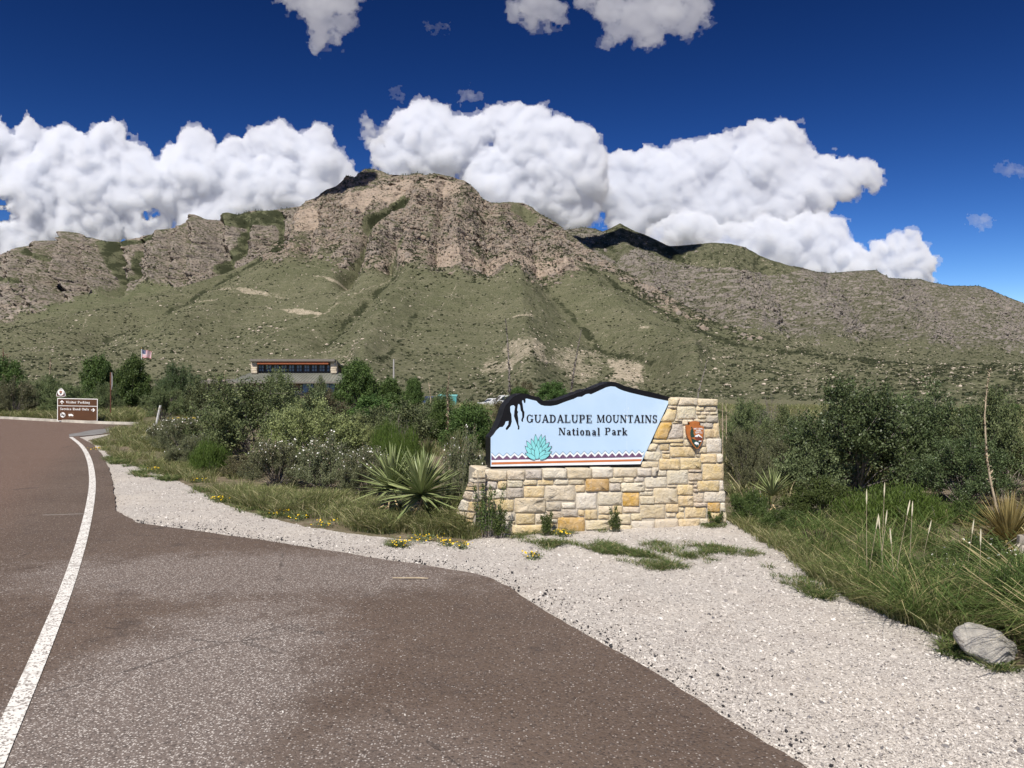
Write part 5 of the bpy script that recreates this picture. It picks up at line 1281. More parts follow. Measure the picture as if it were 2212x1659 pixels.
def flowers_mesh(var, n, seed, mat, size=0.025, zmin=0.35, tuft=None):
    rg = np.random.default_rng(seed)
    T = var['tips']; T = T[T[:, 2] > zmin * var['h']]
    C = T[rg.integers(0, len(T), n)] + rg.normal(0, 0.03, (n, 3))
    up = unit(rg.normal(0, 0.5, (n, 3)) + np.array([0, -0.35, 0.9]))
    A = unit(np.cross(up, rg.normal(size=(n, 3)))); B = np.cross(up, A)
    S = size * rg.uniform(0.7, 1.3, n)
    V = []; 
    ang = np.arange(6) * np.pi / 3
    ring = np.stack([C + (A * math.cos(a) + B * math.sin(a)) * (S * (0.62 if i % 2 else 0.5))[:, None] for i, a in enumerate(ang)], 1)
    q = np.arange(n * 6).reshape(-1, 6)
    return mesh_np("flowers", ring.reshape(-1, 3), q, mat, False)

FL = {}
def plant(name, label, cat, kind, px, d, ytop, wpx, rz=None, group=None, flowers=0, tufts=0, fmat=None, zbase=None, depth=1.0):
    """a shrub of the given kind at distance d, as wide and as tall as it shows in the photograph"""
    vs = VAR[kind]; i = _cnt.get(kind, 0); _cnt[kind] = i + 1
    v = vs[i % len(vs)]
    x = (px - CX) * d / F
    z = float(gz(x, d)) if zbase is None else zbase
    H = max(0.2, CAMH - (ytop - CY) * d / F - z); Wm = wpx * d / F
    r = random.Random(int(px * 7 + d * 131))
    t = thing(name, label, cat, (x, d, z - 0.02), r.uniform(0, 6.28) if rz is None else rz, group)
    sx, sz = Wm / (v['w'] * 1.02), H / (v['h'] * 1.04)
    M = Matrix.Diagonal((sx, sx * depth, sz, 1))
    f = link("foliage", v['fol'], t); f.scale = (sx, sx, sz)
    b = link("branches", v['br'], t); b.scale = (sx, sx, sz)
    if flowers:
        key = (kind, i % len(vs), flowers, fmat is None)
        if key not in FL: FL[key] = flowers_mesh(v, flowers, 5 + len(FL), fmat or M_PETAL)
        o = stuff(link("flowers", FL[key], t)); o.scale = (sx, sx, sz)
    if tufts:
        key = (kind, i % len(vs), 'tuft', tufts)
        if key not in FL:
            rg = np.random.default_rng(77 + tufts); T = v['tips']; C = T[rg.integers(0, len(T), tufts)] + rg.normal(0, 0.04, (tufts, 3))
            A = rand_dirs(rg, tufts); B = unit(np.cross(A, rand_dirs(rg, tufts)))
            FL[key] = leaf_mesh("seed_tufts", C, A, B, 0.03, 0.024, rg.uniform(0, 1, tufts), M_TAN)
        o = stuff(link("seed_tufts", FL[key], t)); o.scale = (sx, sx, sz)
    return t

# ---- left of the monument
plant("oak_shrub", "largest dark grey-green oak shrub, in front of the visitor building", "shrub", 'oak', 560, 15.8, 832, 275)
plant("oak_shrub", "dark oak shrub left of the largest one, with bare grey twigs showing", "shrub", 'oak', 462, 17.5, 866, 150)
plant("olive_shrub", "pale olive shrub with small bright leaves, in front of the large oak shrub", "shrub", 'olive', 672, 14.0, 880, 235)
plant("olive_shrub", "smaller pale olive shrub right of the bigger olive one", "shrub", 'olive', 765, 15.2, 908, 110)
plant("flowering_shrub", "white flowered shrub under the pale olive shrub, leftmost of the flowering row", "flowering shrub", 'plume', 600, 11.9, 950, 165, flowers=150, tufts=200)
plant("flowering_shrub", "white flowered shrub with tan seed tufts, middle of the flowering row", "flowering shrub", 'plume', 700, 11.3, 952, 165, flowers=150, tufts=200)
plant("flowering_shrub", "white flowered shrub directly behind the big yucca, right end of the row", "flowering shrub", 'plume', 788, 10.9, 966, 130, flowers=150, tufts=200)
plant("flowering_shrub", "brownish flowering shrub close behind the left end of the stone wall", "flowering shrub", 'plume', 1004, 9.5, 950, 118, flowers=150, tufts=200)
plant("flowering_shrub", "flowering shrub with whitish heads left of the dark oaks, near the leaning post", "flowering shrub", 'plume', 392, 17.2, 902, 125, flowers=150, tufts=200)
plant("flowering_shrub", "small white flowered shrub at the far left of the bank", "flowering shrub", 'plume', 345, 19.5, 916, 80, flowers=150, tufts=200)
plant("flowering_shrub", "grey stemmed low shrub at the foot of the dark oak, right of the grass verge", "flowering shrub", 'plume', 415, 15.0, 940, 120, flowers=60)
plant("green_bush", "small vivid green rounded bush in front of the dark oak shrub", "bush", 'broom', 452, 13.6, 962, 85)
plant("green_bush", "vivid green low bush half hidden behind the right flowering shrub", "bush", 'broom', 838, 13.0, 930, 80)
plant("green_bush", "green tufted bush in the hollow behind the big yucca", "bush", 'broom', 880, 12.2, 945, 90)
plant("scrub_bush", "low brownish scrub bush between the grass verge and the flowering row", "bush", 'brown', 520, 13.2, 985, 110)
plant("scrub_bush", "grey twiggy low bush above the yucca's left side", "bush", 'grey', 855, 14.5, 905, 110)
plant("scrub_bush", "dusky scrub bush under the round juniper", "bush", 'scrub', 800, 21, 880, 150)
plant("scrub_bush", "grey green scrub bush left of the spiky sotol", "bush", 'scrub', 868, 19, 880, 150)
plant("scrub_bush", "bluish grey bush behind the sotol and left of the sign board", "bush", 'scrub', 925, 22, 872, 120)
plant("scrub_bush", "reddish brown bush in front of the visitor building's right corner", "bush", 'brown', 700, 24, 858, 140)
plant("juniper", "yellowish green juniper close behind the left end of the sign board", "juniper", 'jun', 1015, 16.0, 876, 130)
plant("juniper", "low dark juniper behind the sotol, left of the sign board", "juniper", 'jun', 958, 20.0, 868, 90)
plant("juniper", "big rounded dark green juniper right of the visitor building", "juniper", 'jun', 772, 40, 783, 105)
plant("juniper", "lower dark juniper against the right side of the big rounded one", "juniper", 'jun', 838, 43, 821, 85)
plant("juniper", "small light green pine-like juniper right of the juniper pair", "juniper", 'jun', 894, 48, 819, 46)
plant("juniper", "dark upright juniper left of the visitor building, behind the road junction", "juniper", 'jun', 285, 43, 778, 92)
plant("juniper", "flat topped dark tree left of the upright juniper, above the parking sign", "juniper tree", 'jun', 212, 54, 773, 84)
plant("juniper", "dark juniper at the left edge of the frame", "juniper", 'jun', 14, 52, 784, 95)
plant("scrub_oak", "rounded mid green tree between the upright juniper and the building", "tree", 'dark', 372, 47, 784, 84)
plant("scrub_oak", "dark green tree right behind the rounded mid green tree", "tree", 'dark', 412, 52, 803, 60)
plant("scrub_oak", "broad grey green bush right behind the brown direction sign", "bush", 'oak', 160, 38.5, 838, 130)
plant("scrub_oak", "tall grey green bush between the sign and the left edge", "bush", 'oak', 95, 44, 812, 115)
plant("scrub_oak", "pale flowering looking bush at the left edge, beyond the kerb", "bush", 'plume', 30, 38, 826, 110, tufts=200)
plant("scrub_oak", "grey bush between the direction sign and the upright juniper's trunk", "bush", 'oak', 232, 40, 832, 70)
plant("scrub_oak", "grey green bush between the upright juniper and the dark oaks, nearer one", "bush", 'oak', 352, 33, 836, 100)
plant("scrub_oak", "dark bush left of the visitor building's eave", "bush", 'scrub', 440, 34, 818, 100)
plant("scrub_oak", "dead looking grey bush in front of the building's left eave", "bush", 'grey', 520, 30, 828, 90)
plant("scrub_oak", "round bush rising in front of the building's metal roof", "bush", 'oak', 600, 21, 812, 110)
plant("scrub_oak", "bluish juniper bush in front of the building's lower windows", "bush", 'scrub', 690, 40, 826, 60)
plant("brown_bush", "thin reddish brown bush behind the sign board's left shoulder", "bush", 'brown', 1128, 66, 826, 60)
plant("juniper", "bright green low juniper behind the dip of the sign board, left one", "juniper", 'jun', 1120, 50, 838, 60)
plant("juniper", "bright green low juniper behind the dip of the sign board, right one", "juniper", 'jun', 1192, 52, 828, 80)
# ---- right of the monument
plant("oak_shrub", "largest dark oak shrub right of the stone pillar, rising highest", "shrub", 'dark', 1842, 11.4, 818, 300)
plant("oak_shrub", "dark oak right of the largest one, in front of the flats", "shrub", 'dark', 2015, 11.9, 850, 250)
plant("oak_shrub", "dark bush at the right edge behind the tall dry stalk", "shrub", 'oak', 2172, 10.8, 848, 210)
plant("oak_shrub", "dark oak filling the gap behind the small yucca", "shrub", 'dark', 1745, 13.0, 900, 210)
plant("oak_shrub", "dull oak in the gap right of the largest one, further back", "shrub", 'oak', 1950, 13.4, 866, 190)
plant("oak_shrub", "dim green oak left of the largest right-hand one", "shrub", 'oak', 1712, 14.2, 882, 150)
plant("oak_shrub", "dark shrub right behind the stone pillar", "shrub", 'oak', 1620, 16.5, 874, 130)
plant("oak_shrub", "dark feathery shrub against the pillar's right side", "shrub", 'plume', 1610, 10.9, 928, 120, tufts=0)
plant("oak_shrub", "dense dark shrub at the right edge below the tall stalk", "shrub", 'dark', 2085, 10.2, 930, 190)
plant("oak_shrub", "low shaded shrub under the largest right-hand oak", "shrub", 'scrub', 1760, 11.2, 950, 170)
plant("oak_shrub", "shaded brushy shrub between the pillar and the small yucca", "shrub", 'plume', 1690, 12.4, 940, 130)
plant("grey_bush", "bare grey dead bush behind the pillar's top right", "bush", 'grey', 1662, 22, 852, 80)
plant("green_bush", "big vivid green feathery bush below the largest right-hand oak", "bush", 'broom', 1935, 8.5, 1062, 235)
plant("green_bush", "leafy dark green bush between the small yucca and the vivid one", "bush", 'low', 1775, 9.2, 1042, 190)
plant("green_bush", "low leafy bush at the foot of the small yucca", "bush", 'low', 1620, 8.9, 1062, 100)
plant("green_bush", "dark leafy bush right of the vivid green one", "bush", 'low', 2080, 8.8, 1085, 150)
plant("flowering_weed", "white flowered weedy clump in front of the brown spiky rosette", "flowering weed", 'low', 2128, 6.4, 1165, 210, flowers=45)
plant("flowering_weed", "low white flowered plant at the gravel's edge, left of the boulder", "flowering weed", 'low', 1985, 5.5, 1285, 130, flowers=26)
plant("flowering_weed", "green clump at the right edge behind the boulder", "flowering weed", 'low', 2225, 4.9, 1215, 170, flowers=20)
plant("flowering_weed", "low weed with few white flowers, left end of the tall grass", "flowering weed", 'low', 1885, 6.3, 1195, 110, flowers=12)
plant("scrub_bush", "brownish dry weed patch at the gravel's edge, in front of the dead grey yucca clump", "weed", 'brown', 1760, 7.4, 1150, 110)
plant("flowering_weed", "leafy weed amid the tall grass with white blooms, in front of the vivid bush", "flowering weed", 'low', 2045, 6.0, 1200, 150, flowers=30)
plant("scrub_bush", "dry brownish weed amid the tall grass, above the boulder", "weed", 'brown', 2110, 5.4, 1255, 110)
plant("flowering_weed", "broad leafy weed right above the boulder, with two or three white blooms", "flowering weed", 'low', 2150, 5.0, 1290, 150, flowers=8)
plant("green_bush", "leafy green weed between the seed heads, in the middle of the tall grass", "weed", 'low', 1960, 6.2, 1215, 110)
plant("green_bush", "yellowish green weed at the right edge, in front of the brown spiky rosette", "weed", 'low', 2190, 5.9, 1215, 130)
plant("green_bush", "low bush of mixed greens in the tall grass's left part", "bush", 'low', 1690, 8.2, 1100, 120)

for px_, d_, yt_, w_, kd_, lb_ in ((2330, 9.5, 905, 220, 'oak', "dark oak shrub just outside the picture's right edge"), (2520, 11.0, 880, 260, 'dark', "dark oak shrub further out to the right"), (2700, 9.0, 900, 240, 'oak', "grey green shrub far out to the right"), (2400, 6.8, 1040, 200, 'low', "green leafy bush right of the brown rosette"), (2650, 6.2, 1080, 220, 'low', "green leafy bush out to the right"), (2900, 8.0, 930, 260, 'dark', "dark shrub furthest out to the right")):
    plant("oak_shrub" if kd_ != 'low' else "green_bush", lb_, "shrub", kd_, px_, d_, yt_, w_)

# background brush: beyond the near shrubs out to the wash
rb = random.Random(21)
belt = []
for k in range(150):
    d = 24 + 190 * rb.random() ** 1.5
    px = rb.uniform(-60, 2280)
    lo = 848 if px < 1000 else (862 if px < 1500 else 872)
    yt = rb.uniform(lo, lo + 22) if d < 60 else rb.uniform(lo - 2, lo + 16)
    if px < 470: yt = rb.uniform(838, 862)
    if 480 < px < 760 and d > 40: yt = rb.uniform(836, 852)
    if px < 330 and d < 44: continue
    if 1040 < px < 1140 and 60 < d < 110: yt = max(yt, 866)
    if 930 < px < 1000 and d > 50: yt = max(yt, 866)
    hgt = CAMH - (yt - CY) * d / F - float(gz((px - CX) * d / F, d))
    if hgt < 0.35 or hgt > 4.2: continue
    belt.append((d, px, yt, hgt))
KIND_TXT = dict(scrub=("scrub_bush", "grey green scrub bush"), oak=("oak_bush", "dark leafy oak bush"), jun=("juniper", "small dark juniper"), brown=("brown_bush", "thin brownish bush"))
ZONES = [(330, "beyond the road junction"), (480, "between the junction and the building"), (740, "in front of the visitor building"), (930, "behind the big yucca"), (1110, "behind the sign board's left half"), (1420, "behind the sign board"), (1640, "behind the stone pillar"), (1950, "behind the largest right-hand oak"), (9999, "behind the tall leaning stalk")]
ORD = ["first", "second", "third", "fourth", "fifth", "sixth", "seventh", "eighth", "ninth", "tenth", "eleventh", "twelfth"]
rows = {}
for d, px, yt, hgt in belt:
    kd = rb.choice(['scrub', 'scrub', 'scrub', 'oak', 'jun', 'brown'])
    zn = next(t for q, t in ZONES if px < q)
    rows.setdefault((kd, zn, "near" if d < 60 else "far"), []).append((px, d, yt, hgt))
for (kd, zn, nf), items in rows.items():
    nm, lb = KIND_TXT[kd]
    for i, (px, d, yt, hgt) in enumerate(sorted(items)):
        o_ = ("" if len(items) == 1 else ", %s from left" % ORD[min(i, 11)])
        plant(nm, "%s, %s %s%s" % (lb, "nearer" if nf == "near" else "far", zn, o_), "bush", kd, px, d, yt, max(hgt * rb.uniform(1.1, 2.0), 1.0) * F / d, group="bushes of the brush belt")

# ------------------------------------------------------------------ instanced ground cover
def scatter(name, pts, rots, scls, picks, sources):
    me = bpy.data.meshes.new(name)
    me.vertices.add(len(pts)); me.vertices.foreach_set('co', np.asarray(pts, np.float32).ravel())
    for nm, ty, key, arr in (('rot', 'FLOAT_VECTOR', 'vector', rots), ('scl', 'FLOAT_VECTOR', 'vector', scls), ('pick', 'INT', 'value', picks)):
        a = me.attributes.new(nm, ty, 'POINT'); a.data.foreach_set(key, np.asarray(arr, np.int32 if ty == 'INT' else np.float32).ravel())
    o = stuff(link(name, me))
    ng = bpy.data.node_groups.new(name + "_scatter", 'GeometryNodeTree')
    ng.interface.new_socket("Geometry", in_out='INPUT', socket_type='NodeSocketGeometry'); ng.interface.new_socket("Geometry", in_out='OUTPUT', socket_type='NodeSocketGeometry')
    gi = ng.nodes.new('NodeGroupInput'); go = ng.nodes.new('NodeGroupOutput')
    ins = ng.nodes.new('GeometryNodeInstanceOnPoints'); j = ng.nodes.new('GeometryNodeJoinGeometry')
    for s in sources[::-1]:
        oi = ng.nodes.new('GeometryNodeObjectInfo'); oi.inputs['Object'].default_value = s; oi.inputs['As Instance'].default_value = True
        ng.links.new(oi.outputs['Geometry'], j.inputs[0])
    ng.links.new(gi.outputs[0], ins.inputs['Points']); ng.links.new(j.outputs[0], ins.inputs['Instance']); ins.inputs['Pick Instance'].default_value = True
    for nm, dt, sock in (('pick', 'INT', 'Instance Index'), ('rot', 'FLOAT_VECTOR', 'Rotation'), ('scl', 'FLOAT_VECTOR', 'Scale')):
        na = ng.nodes.new('GeometryNodeInputNamedAttribute'); na.data_type = dt; na.inputs['Name'].default_value = nm
        ng.links.new(na.outputs['Attribute'], ins.inputs[sock])
    ng.links.new(ins.outputs[0], go.inputs[0])
    md = o.modifiers.new("scatter", 'NODES'); md.node_group = ng
    return o

def tuft_src(name, n, h, spread, width, mat, seed, lean=0.35, droop=0.3, dry=0.2):
    rg = np.random.default_rng(seed)
    r = spread * np.sqrt(rg.uniform(0, 1, n)); a = rg.uniform(0, 2 * np.pi, n)
    P = np.stack([np.cos(a) * r, np.sin(a) * r, np.zeros(n)], -1)
    az = a + rg.normal(0, 0.9, n); ln = lean * rg.uniform(0.2, 1.5, n)
    out = np.stack([np.cos(az), np.sin(az), np.zeros(n)], -1); side = np.stack([-np.sin(az + rg.normal(0, 1, n)), np.cos(az + rg.normal(0, 1, n)), np.zeros(n)], -1)
    hh = (h * rg.uniform(0.45, 1.15, n))[:, None]; ln = ln[:, None]; up = np.array([0, 0, 1.0])
    w = width * rg.uniform(0.7, 1.3, (n, 1))
    p1 = P + out * hh * ln * 0.35 + up * hh * 0.5
    p2 = p1 + out * hh * (ln * 0.6 + droop * 0.25) + up * hh * 0.34
    p3 = p2 + out * hh * (ln * 0.5 + droop * 0.6) + up * hh * (0.16 - droop * 0.30)
    V = np.stack([P - side * w / 2, P + side * w / 2, p1 - side * w * .42, p1 + side * w * .42, p2 - side * w * .28, p2 + side * w * .28, p3], 1).reshape(-1, 3)
    b = (np.arange(n) * 7)[:, None]
    q = np.concatenate([b + [[0, 1, 3, 2]], b + [[2, 3, 5, 4]]]); t = b + [[4, 5, 6]]
    tint = np.where(rg.uniform(0, 1, n) < dry, rg.uniform(0.75, 1.0, n), rg.uniform(0, 0.6, n))
    return bpy.data.objects.new(name, mesh_np(name, V, [q, t], mat, False, {'tint': np.repeat(tint, 7)}))

def grass_mat(name, dark, green, dry):
    m = leaf_mat(name, dark, dry, 0.35, 0.2, 0.6)
    for nd in m.node_tree.nodes:
        if nd.type == 'VALTORGB':
            e = nd.color_ramp.elements; e[0].color = (*dark, 1); e[1].position = 0.6; e[1].color = (*green, 1); e[2].position = 0.85; e[2].color = (*dry, 1)
    return m
M_GRASS = grass_mat("verge_grass", (0.10, 0.125, 0.042), (0.255, 0.275, 0.11), (0.50, 0.45, 0.26))
M_TALL = grass_mat("tall_green_grass", (0.065, 0.11, 0.028), (0.20, 0.265, 0.08), (0.46, 0.40, 0.21))
M_MAT = grass_mat("creeping_grass", (0.06, 0.10, 0.028), (0.15, 0.20, 0.065), (0.36, 0.32, 0.17))

def sample_px(poly, n, rg, p=1.0):
    xs = [q[0] for q in poly]; ys = [q[1] for q in poly]
    out = np.zeros((0, 2))
    while len(out) < n:
        c = np.stack([rg.uniform(min(xs), max(xs), n * 3), min(ys) + (max(ys) - min(ys)) * rg.uniform(0, 1, n * 3) ** p], -1)
        out = np.concatenate([out, c[in_poly(c[:, 0], c[:, 1], poly)]])
    out = out[:n]
    d = CAMH * F / (out[:, 1] - CY)
    return np.stack([(out[:, 0] - CX) * d / F, d], -1), out

def scatter_px(name, regions, sources, seed, smin=0.7, smax=1.3, z=0.0, clump=None):
    rg = np.random.default_rng(seed); P = []; S = []
    for poly, n, sc in regions:
        xy, px = sample_px(poly, n * (3 if clump else 1), rg)
        if clump:
            f = fbm(xy[:, 0] * clump, xy[:, 1] * clump, seed + .5, 3); xy = xy[np.argsort(-f + rg.normal(0, 0.12, len(f)))[:n]]
        P.append(np.concatenate([xy, (gz(xy[:, 0], xy[:, 1]) + z)[:, None]], 1)); S.append(np.full(len(xy), sc))
    P = np.concatenate(P); S = np.concatenate(S) * rg.uniform(smin, smax, len(P))
    rot = np.zeros((len(P), 3)); rot[:, 2] = rg.uniform(0, 6.28, len(P))
    scl = np.stack([S, S, S * rg.uniform(0.8, 1.2, len(P))], -1)
    return scatter(name, P, rot, scl, rg.integers(0, len(sources), len(P)), sources)

T_VERGE = [tuft_src("grass_tuft", 40, 0.15, 0.08, 0.0055, M_GRASS, 50 + i, 0.55, 0.45, 0.28) for i in range(4)]
T_TALL = [tuft_src("tall_grass_tuft", 26, 0.42, 0.12, 0.0075, M_TALL, 60 + i, 0.6, 0.6 + 0.2 * i, 0.10 + 0.1 * i) for i in range(4)]
T_MAT = [tuft_src("mat_grass_tuft", 30, 0.045, 0.06, 0.006, M_MAT, 70 + i, 1.3, 0.6, 0.25) for i in range(3)]

VERGE = [(190, 950), (240, 950), (310, 968), (360, 985), (420, 1000), (500, 1012), (560, 1030), (660, 1060), (780, 1085), (830, 1100), (900, 1100), (1000, 1110), (1030, 1140), (1028, 1172), (960, 1180), (880, 1166), (820, 1152), (700, 1138), (585, 1112), (480, 1078), (405, 1040), (330, 1012), (270, 998), (238, 982)]
scatter_px("verge_grass", [(VERGE, 3400, 1.0), ([(238, 930), (330, 912), (420, 930), (420, 990), (300, 966), (240, 948)], 900, 1.5), ([(890, 1118), (1005, 1105), (1028, 1165), (960, 1178), (900, 1162)], 300, 1.5)], T_VERGE, 31, clump=0.8)
scatter_px("roadside_grass", [([(-60, 893), (300, 900), (300, 914), (140, 910), (0, 903), (-60, 900)], 1100, 2.2), ([(-60, 880), (300, 888), (420, 880), (420, 900), (300, 903), (-60, 896)], 1100, 2.6)], T_VERGE, 33)
scatter_px("tall_grass", [([(1850, 1180), (2000, 1150), (2212, 1185), (2330, 1260), (2330, 1390), (2212, 1405), (2150, 1378), (2060, 1378), (1950, 1340), (1880, 1300), (1845, 1270)], 300, 0.75), ([(1700, 1150), (1850, 1150), (1880, 1290), (1790, 1245), (1730, 1200)], 110, 0.6), ([(2180, 1300), (2400, 1330), (2400, 1480), (2230, 1420)], 110, 1.05)], T_TALL, 35, 0.45, 1.25, clump=1.3)
scatter_px("edge_grass", [([(1570, 1120), (1640, 1130), (1760, 1170), (1880, 1250), (2080, 1340), (2090, 1388), (1950, 1345), (1850, 1302), (1760, 1248), (1700, 1198), (1640, 1168)], 900, 0.8), ([(1480, 900), (2212, 900), (2212, 1000), (1600, 1100)], 500, 2.0), ([(2212, 960), (3300, 960), (3300, 1500), (2420, 1520), (2240, 1440)], 1500, 1.5)], T_VERGE, 37)
scatter_px("creeping_grass", [([(1225, 1175), (1290, 1168), (1330, 1180), (1420, 1205), (1500, 1228), (1440, 1242), (1370, 1225), (1290, 1192)], 170, 0.9), ([(1330, 1165), (1470, 1168), (1640, 1195), (1700, 1240), (1580, 1240), (1450, 1200)], 110, 0.85), ([(1120, 1170), (1230, 1172), (1180, 1190)], 30, 1.0), ([(1640, 1245), (1740, 1250), (1800, 1300), (1740, 1290)], 36, 1.0), ([(2055, 1400), (2085, 1395), (2085, 1425), (2060, 1420)], 16, 1.4), ([(2130, 1440), (2190, 1440), (2190, 1455), (2140, 1455)], 10, 1.0),
    ([(420, 1050), (560, 1090), (680, 1120), (560, 1120), (420, 1070)], 70, 1.3), ([(230, 985), (330, 1015), (400, 1045), (300, 1030), (240, 1005)], 110, 1.5), ([(1100, 1150), (1560, 1128), (1560, 1140), (1100, 1165)], 90, 0.9), ([(840, 1170), (880, 1172), (880, 1184), (840, 1182)], 12, 1.0)], T_MAT, 39, clump=1.6, z=0.004)
# brush and grass over the middle distance
rg = np.random.default_rng(91)
n = 7400; dd = 17 + 150 * rg.uniform(0, 1, n) ** 1.3; xx = rg.uniform(-0.75, 1.15, n) * dd
ok = ~((xx < -7) & (dd < 41) & (xx < -0.36 * dd + 1.5)) & ~((dd < 34) & (xx < -9.5) & (dd > 24))
xx, dd = xx[ok], dd[ok]; n = len(xx)
rot = np.zeros((n, 3)); rot[:, 2] = rg.uniform(0, 6.28, n); sc = (1.6 + dd / 50)[:, None] * rg.uniform(0.7, 1.3, (n, 1)) * np.ones((1, 3))
scatter("field_grass", np.stack([xx, dd, gz(xx, dd) - 0.02], -1), rot, sc, rg.integers(0, 4, n), T_VERGE)

# gravel: loose pebbles lying on the shoulder
def pebble_src(name, mat, seed):
    rg = np.random.default_rng(seed)
    v = []; f = []
    V = np.array([(0, 0, 1), (.9, 0, .3), (.28, .86, .3), (-.73, .53, .3), (-.73, -.53, .3), (.28, -.86, .3), (0.1, 0, -.6)]) * rg.uniform(0.75, 1.25, (7, 3)) * np.array([1.0, 0.8, 0.62])
    t = np.array([(0, 1, 2), (0, 2, 3), (0, 3, 4), (0, 4, 5), (0, 5, 1), (6, 2, 1), (6, 3, 2), (6, 4, 3), (6, 5, 4), (6, 1, 5)])
    return bpy.data.objects.new(name, mesh_np(name, V * 0.5, t, mat))
def pebble_mat():
    k = NT("gravel_pebble"); r = k.n('ObjectInfo').outputs['Random']
    c = k.ramp(r, [(0.0, (0.13, 0.125, 0.13)), (0.10, (0.27, 0.245, 0.23)), (0.28, (0.42, 0.385, 0.35)), (0.7, (0.54, 0.50, 0.455)), (1.0, (0.67, 0.64, 0.60))])
    k.bsdf(c, 0.85, None, 0.25); return k.m
M_PEB = pebble_mat(); M_TAR = plain("tar_coated_chip", (0.028, 0.026, 0.028), 0.6, 0.4, 0.4)
PEB = [pebble_src("pebble", M_PEB, 80 + i) for i in range(4)]
rg = np.random.default_rng(44)
GPOLY = GRAVEL_TOP + [(2420, 1750), (1840, 1750), (1730, 1662)] + EDGE_NEAR[::-1][2:] + [(250, 1104)] + EDGE_FAR[::-1][1:4]
xy, px = sample_px(GPOLY, 60000, rg, 0.9)
sz = rg.gamma(4.0, 0.0024, len(xy)) * np.clip(0.75 + xy[:, 1] / 14, 0.8, 1.6)
rot = rg.uniform(0, 6.28, (len(xy), 3)) * np.array([0.12, 0.12, 1])
scatter("gravel", np.concatenate([xy, (sz * 0.1 + 0.003)[:, None]], 1), rot, np.stack([sz * rg.uniform(.9, 1.4, len(xy)), sz, sz * rg.uniform(0.7, 1.0, len(xy))], -1), rg.integers(0, 4, len(xy)), PEB)
# tar-black crumbs along the broken edge of the road
TAR = [pebble_src("asphalt_crumb", M_TAR, 90 + i) for i in range(2)]
E = np.array(ROAD_EDGE); E = E[(E[:, 1] < 9) & (E[:, 1] > 2.6)]
k_ = rg.integers(0, len(E), 2000); t_ = np.abs(rg.normal(0, 0.17, len(k_))) * (1 + 1.2 * (fbm(E[k_, 0] * 3, E[k_, 1] * 3, 0.2, 2) > 0.1))
xy = E[k_] + np.stack([t_ * 0.75, t_ * 0.65], -1) + rg.normal(0, 0.02, (len(k_), 2)); sz = rg.gamma(3.5, 0.0030, len(k_))
scatter("asphalt_crumbs", np.concatenate([xy, (sz * 0.2 + 0.004)[:, None]], 1), rg.uniform(0, 6.28, (len(k_), 3)) * [.2, .2, 1], np.stack([sz, sz, sz], -1), rg.integers(0, 2, len(k_)), TAR)
# scattered loose stones on the asphalt
E2, _ = sample_px([(120, 1420), (500, 1160), (1000, 1250), (1500, 1560), (1650, 1659), (60, 1659)], 190, rg)
sz = rg.gamma(3.0, 0.0024, len(E2))
scatter("loose_chips", np.concatenate([E2, (0.022 + sz * 0.25)[:, None]], 1), rg.uniform(0, 6.28, (len(E2), 3)) * [.2, .2, 1], np.stack([sz, sz, sz], -1), rg.integers(0, 4, len(E2)), PEB)

# ------------------------------------------------------------------ yuccas
def yucca_leaf(name, mat, fold=0.35, bend=0.0, w=0.055, seg=4):
    v = []; f = []
    for i in range(seg + 1):
        t = i / seg; ww = w * (0.62 + 1.35 * t - 1.95 * t * t) if t < 1 else 0.0
        ww = w * max(0.0, min(1.0, (0.7 + 1.2 * t) if t < 0.3 else (1.06 * (1 - ((t - 0.3) / 0.7) ** 1.7))))
        z = -bend * t * t
        v += [(t, -ww / 2, z + fold * ww / 2), (t, 0, z), (t, ww / 2, z + fold * ww / 2)]
        if i: a = 3 * (i - 1); f += [(a, a + 1, a + 4, a + 3), (a + 1, a + 2, a + 5, a + 4)]
    me = bpy.data.meshes.new(name); me.from_pydata(v, [], f); me.polygons.foreach_set('use_smooth', np.ones(len(f), bool)); me.materials.append(mat); return me
def yucca_mat(name, a, b):
    k = NT(name); r = k.n('ObjectInfo').outputs['Random']; p = k.objc(); s = k.n('SeparateXYZ'); k.put(s.inputs[0], p)
    c = k.mix(r, a, b)
    c = k.mix(k.rng(k.math('ABSOLUTE', s.outputs[1]), 0.016, 0.027, 0.0, 0.55), c, (0.42, 0.43, 0.25))
    c = k.mix(k.rng(k.noise(p, 9.0, 3, 0.6), 0.55, 0.75, 0.0, 0.35), c, (0.24, 0.22, 0.10))
    k.bsdf(c, 0.45, None, 0.45); return k.m
M_YUC = yucca_mat("yucca_leaf_green", (0.15, 0.195, 0.07), (0.245, 0.285, 0.125))
M_YDEAD = plain("dead_yucca_leaf", (0.42, 0.32, 0.19), 0.8, 0.2, 0.35, 6.0)
M_YGREY = plain("weathered_yucca_leaf", (0.36, 0.32, 0.27), 0.9, 0.1, 0.3, 6.0)
M_STRAW = leaf_mat("straw_leaf", (0.16, 0.12, 0.045), (0.42, 0.33, 0.15), 0.3)
M_SOTOL = leaf_mat("sotol_leaf", (0.09, 0.11, 0.04), (0.26, 0.25, 0.115), 0.3)
YL = [yucca_leaf("yucca_leaf", M_YUC, 0.5, b, 0.058) for b in (0.0, 0.05, 0.12)]
YD = [yucca_leaf("dead_leaf", M_YDEAD, 0.3, b, 0.05) for b in (0.1, 0.3)]
YG = [yucca_leaf("dead_leaf", M_YGREY, 0.3, b, 0.05) for b in (0.1, 0.3)]

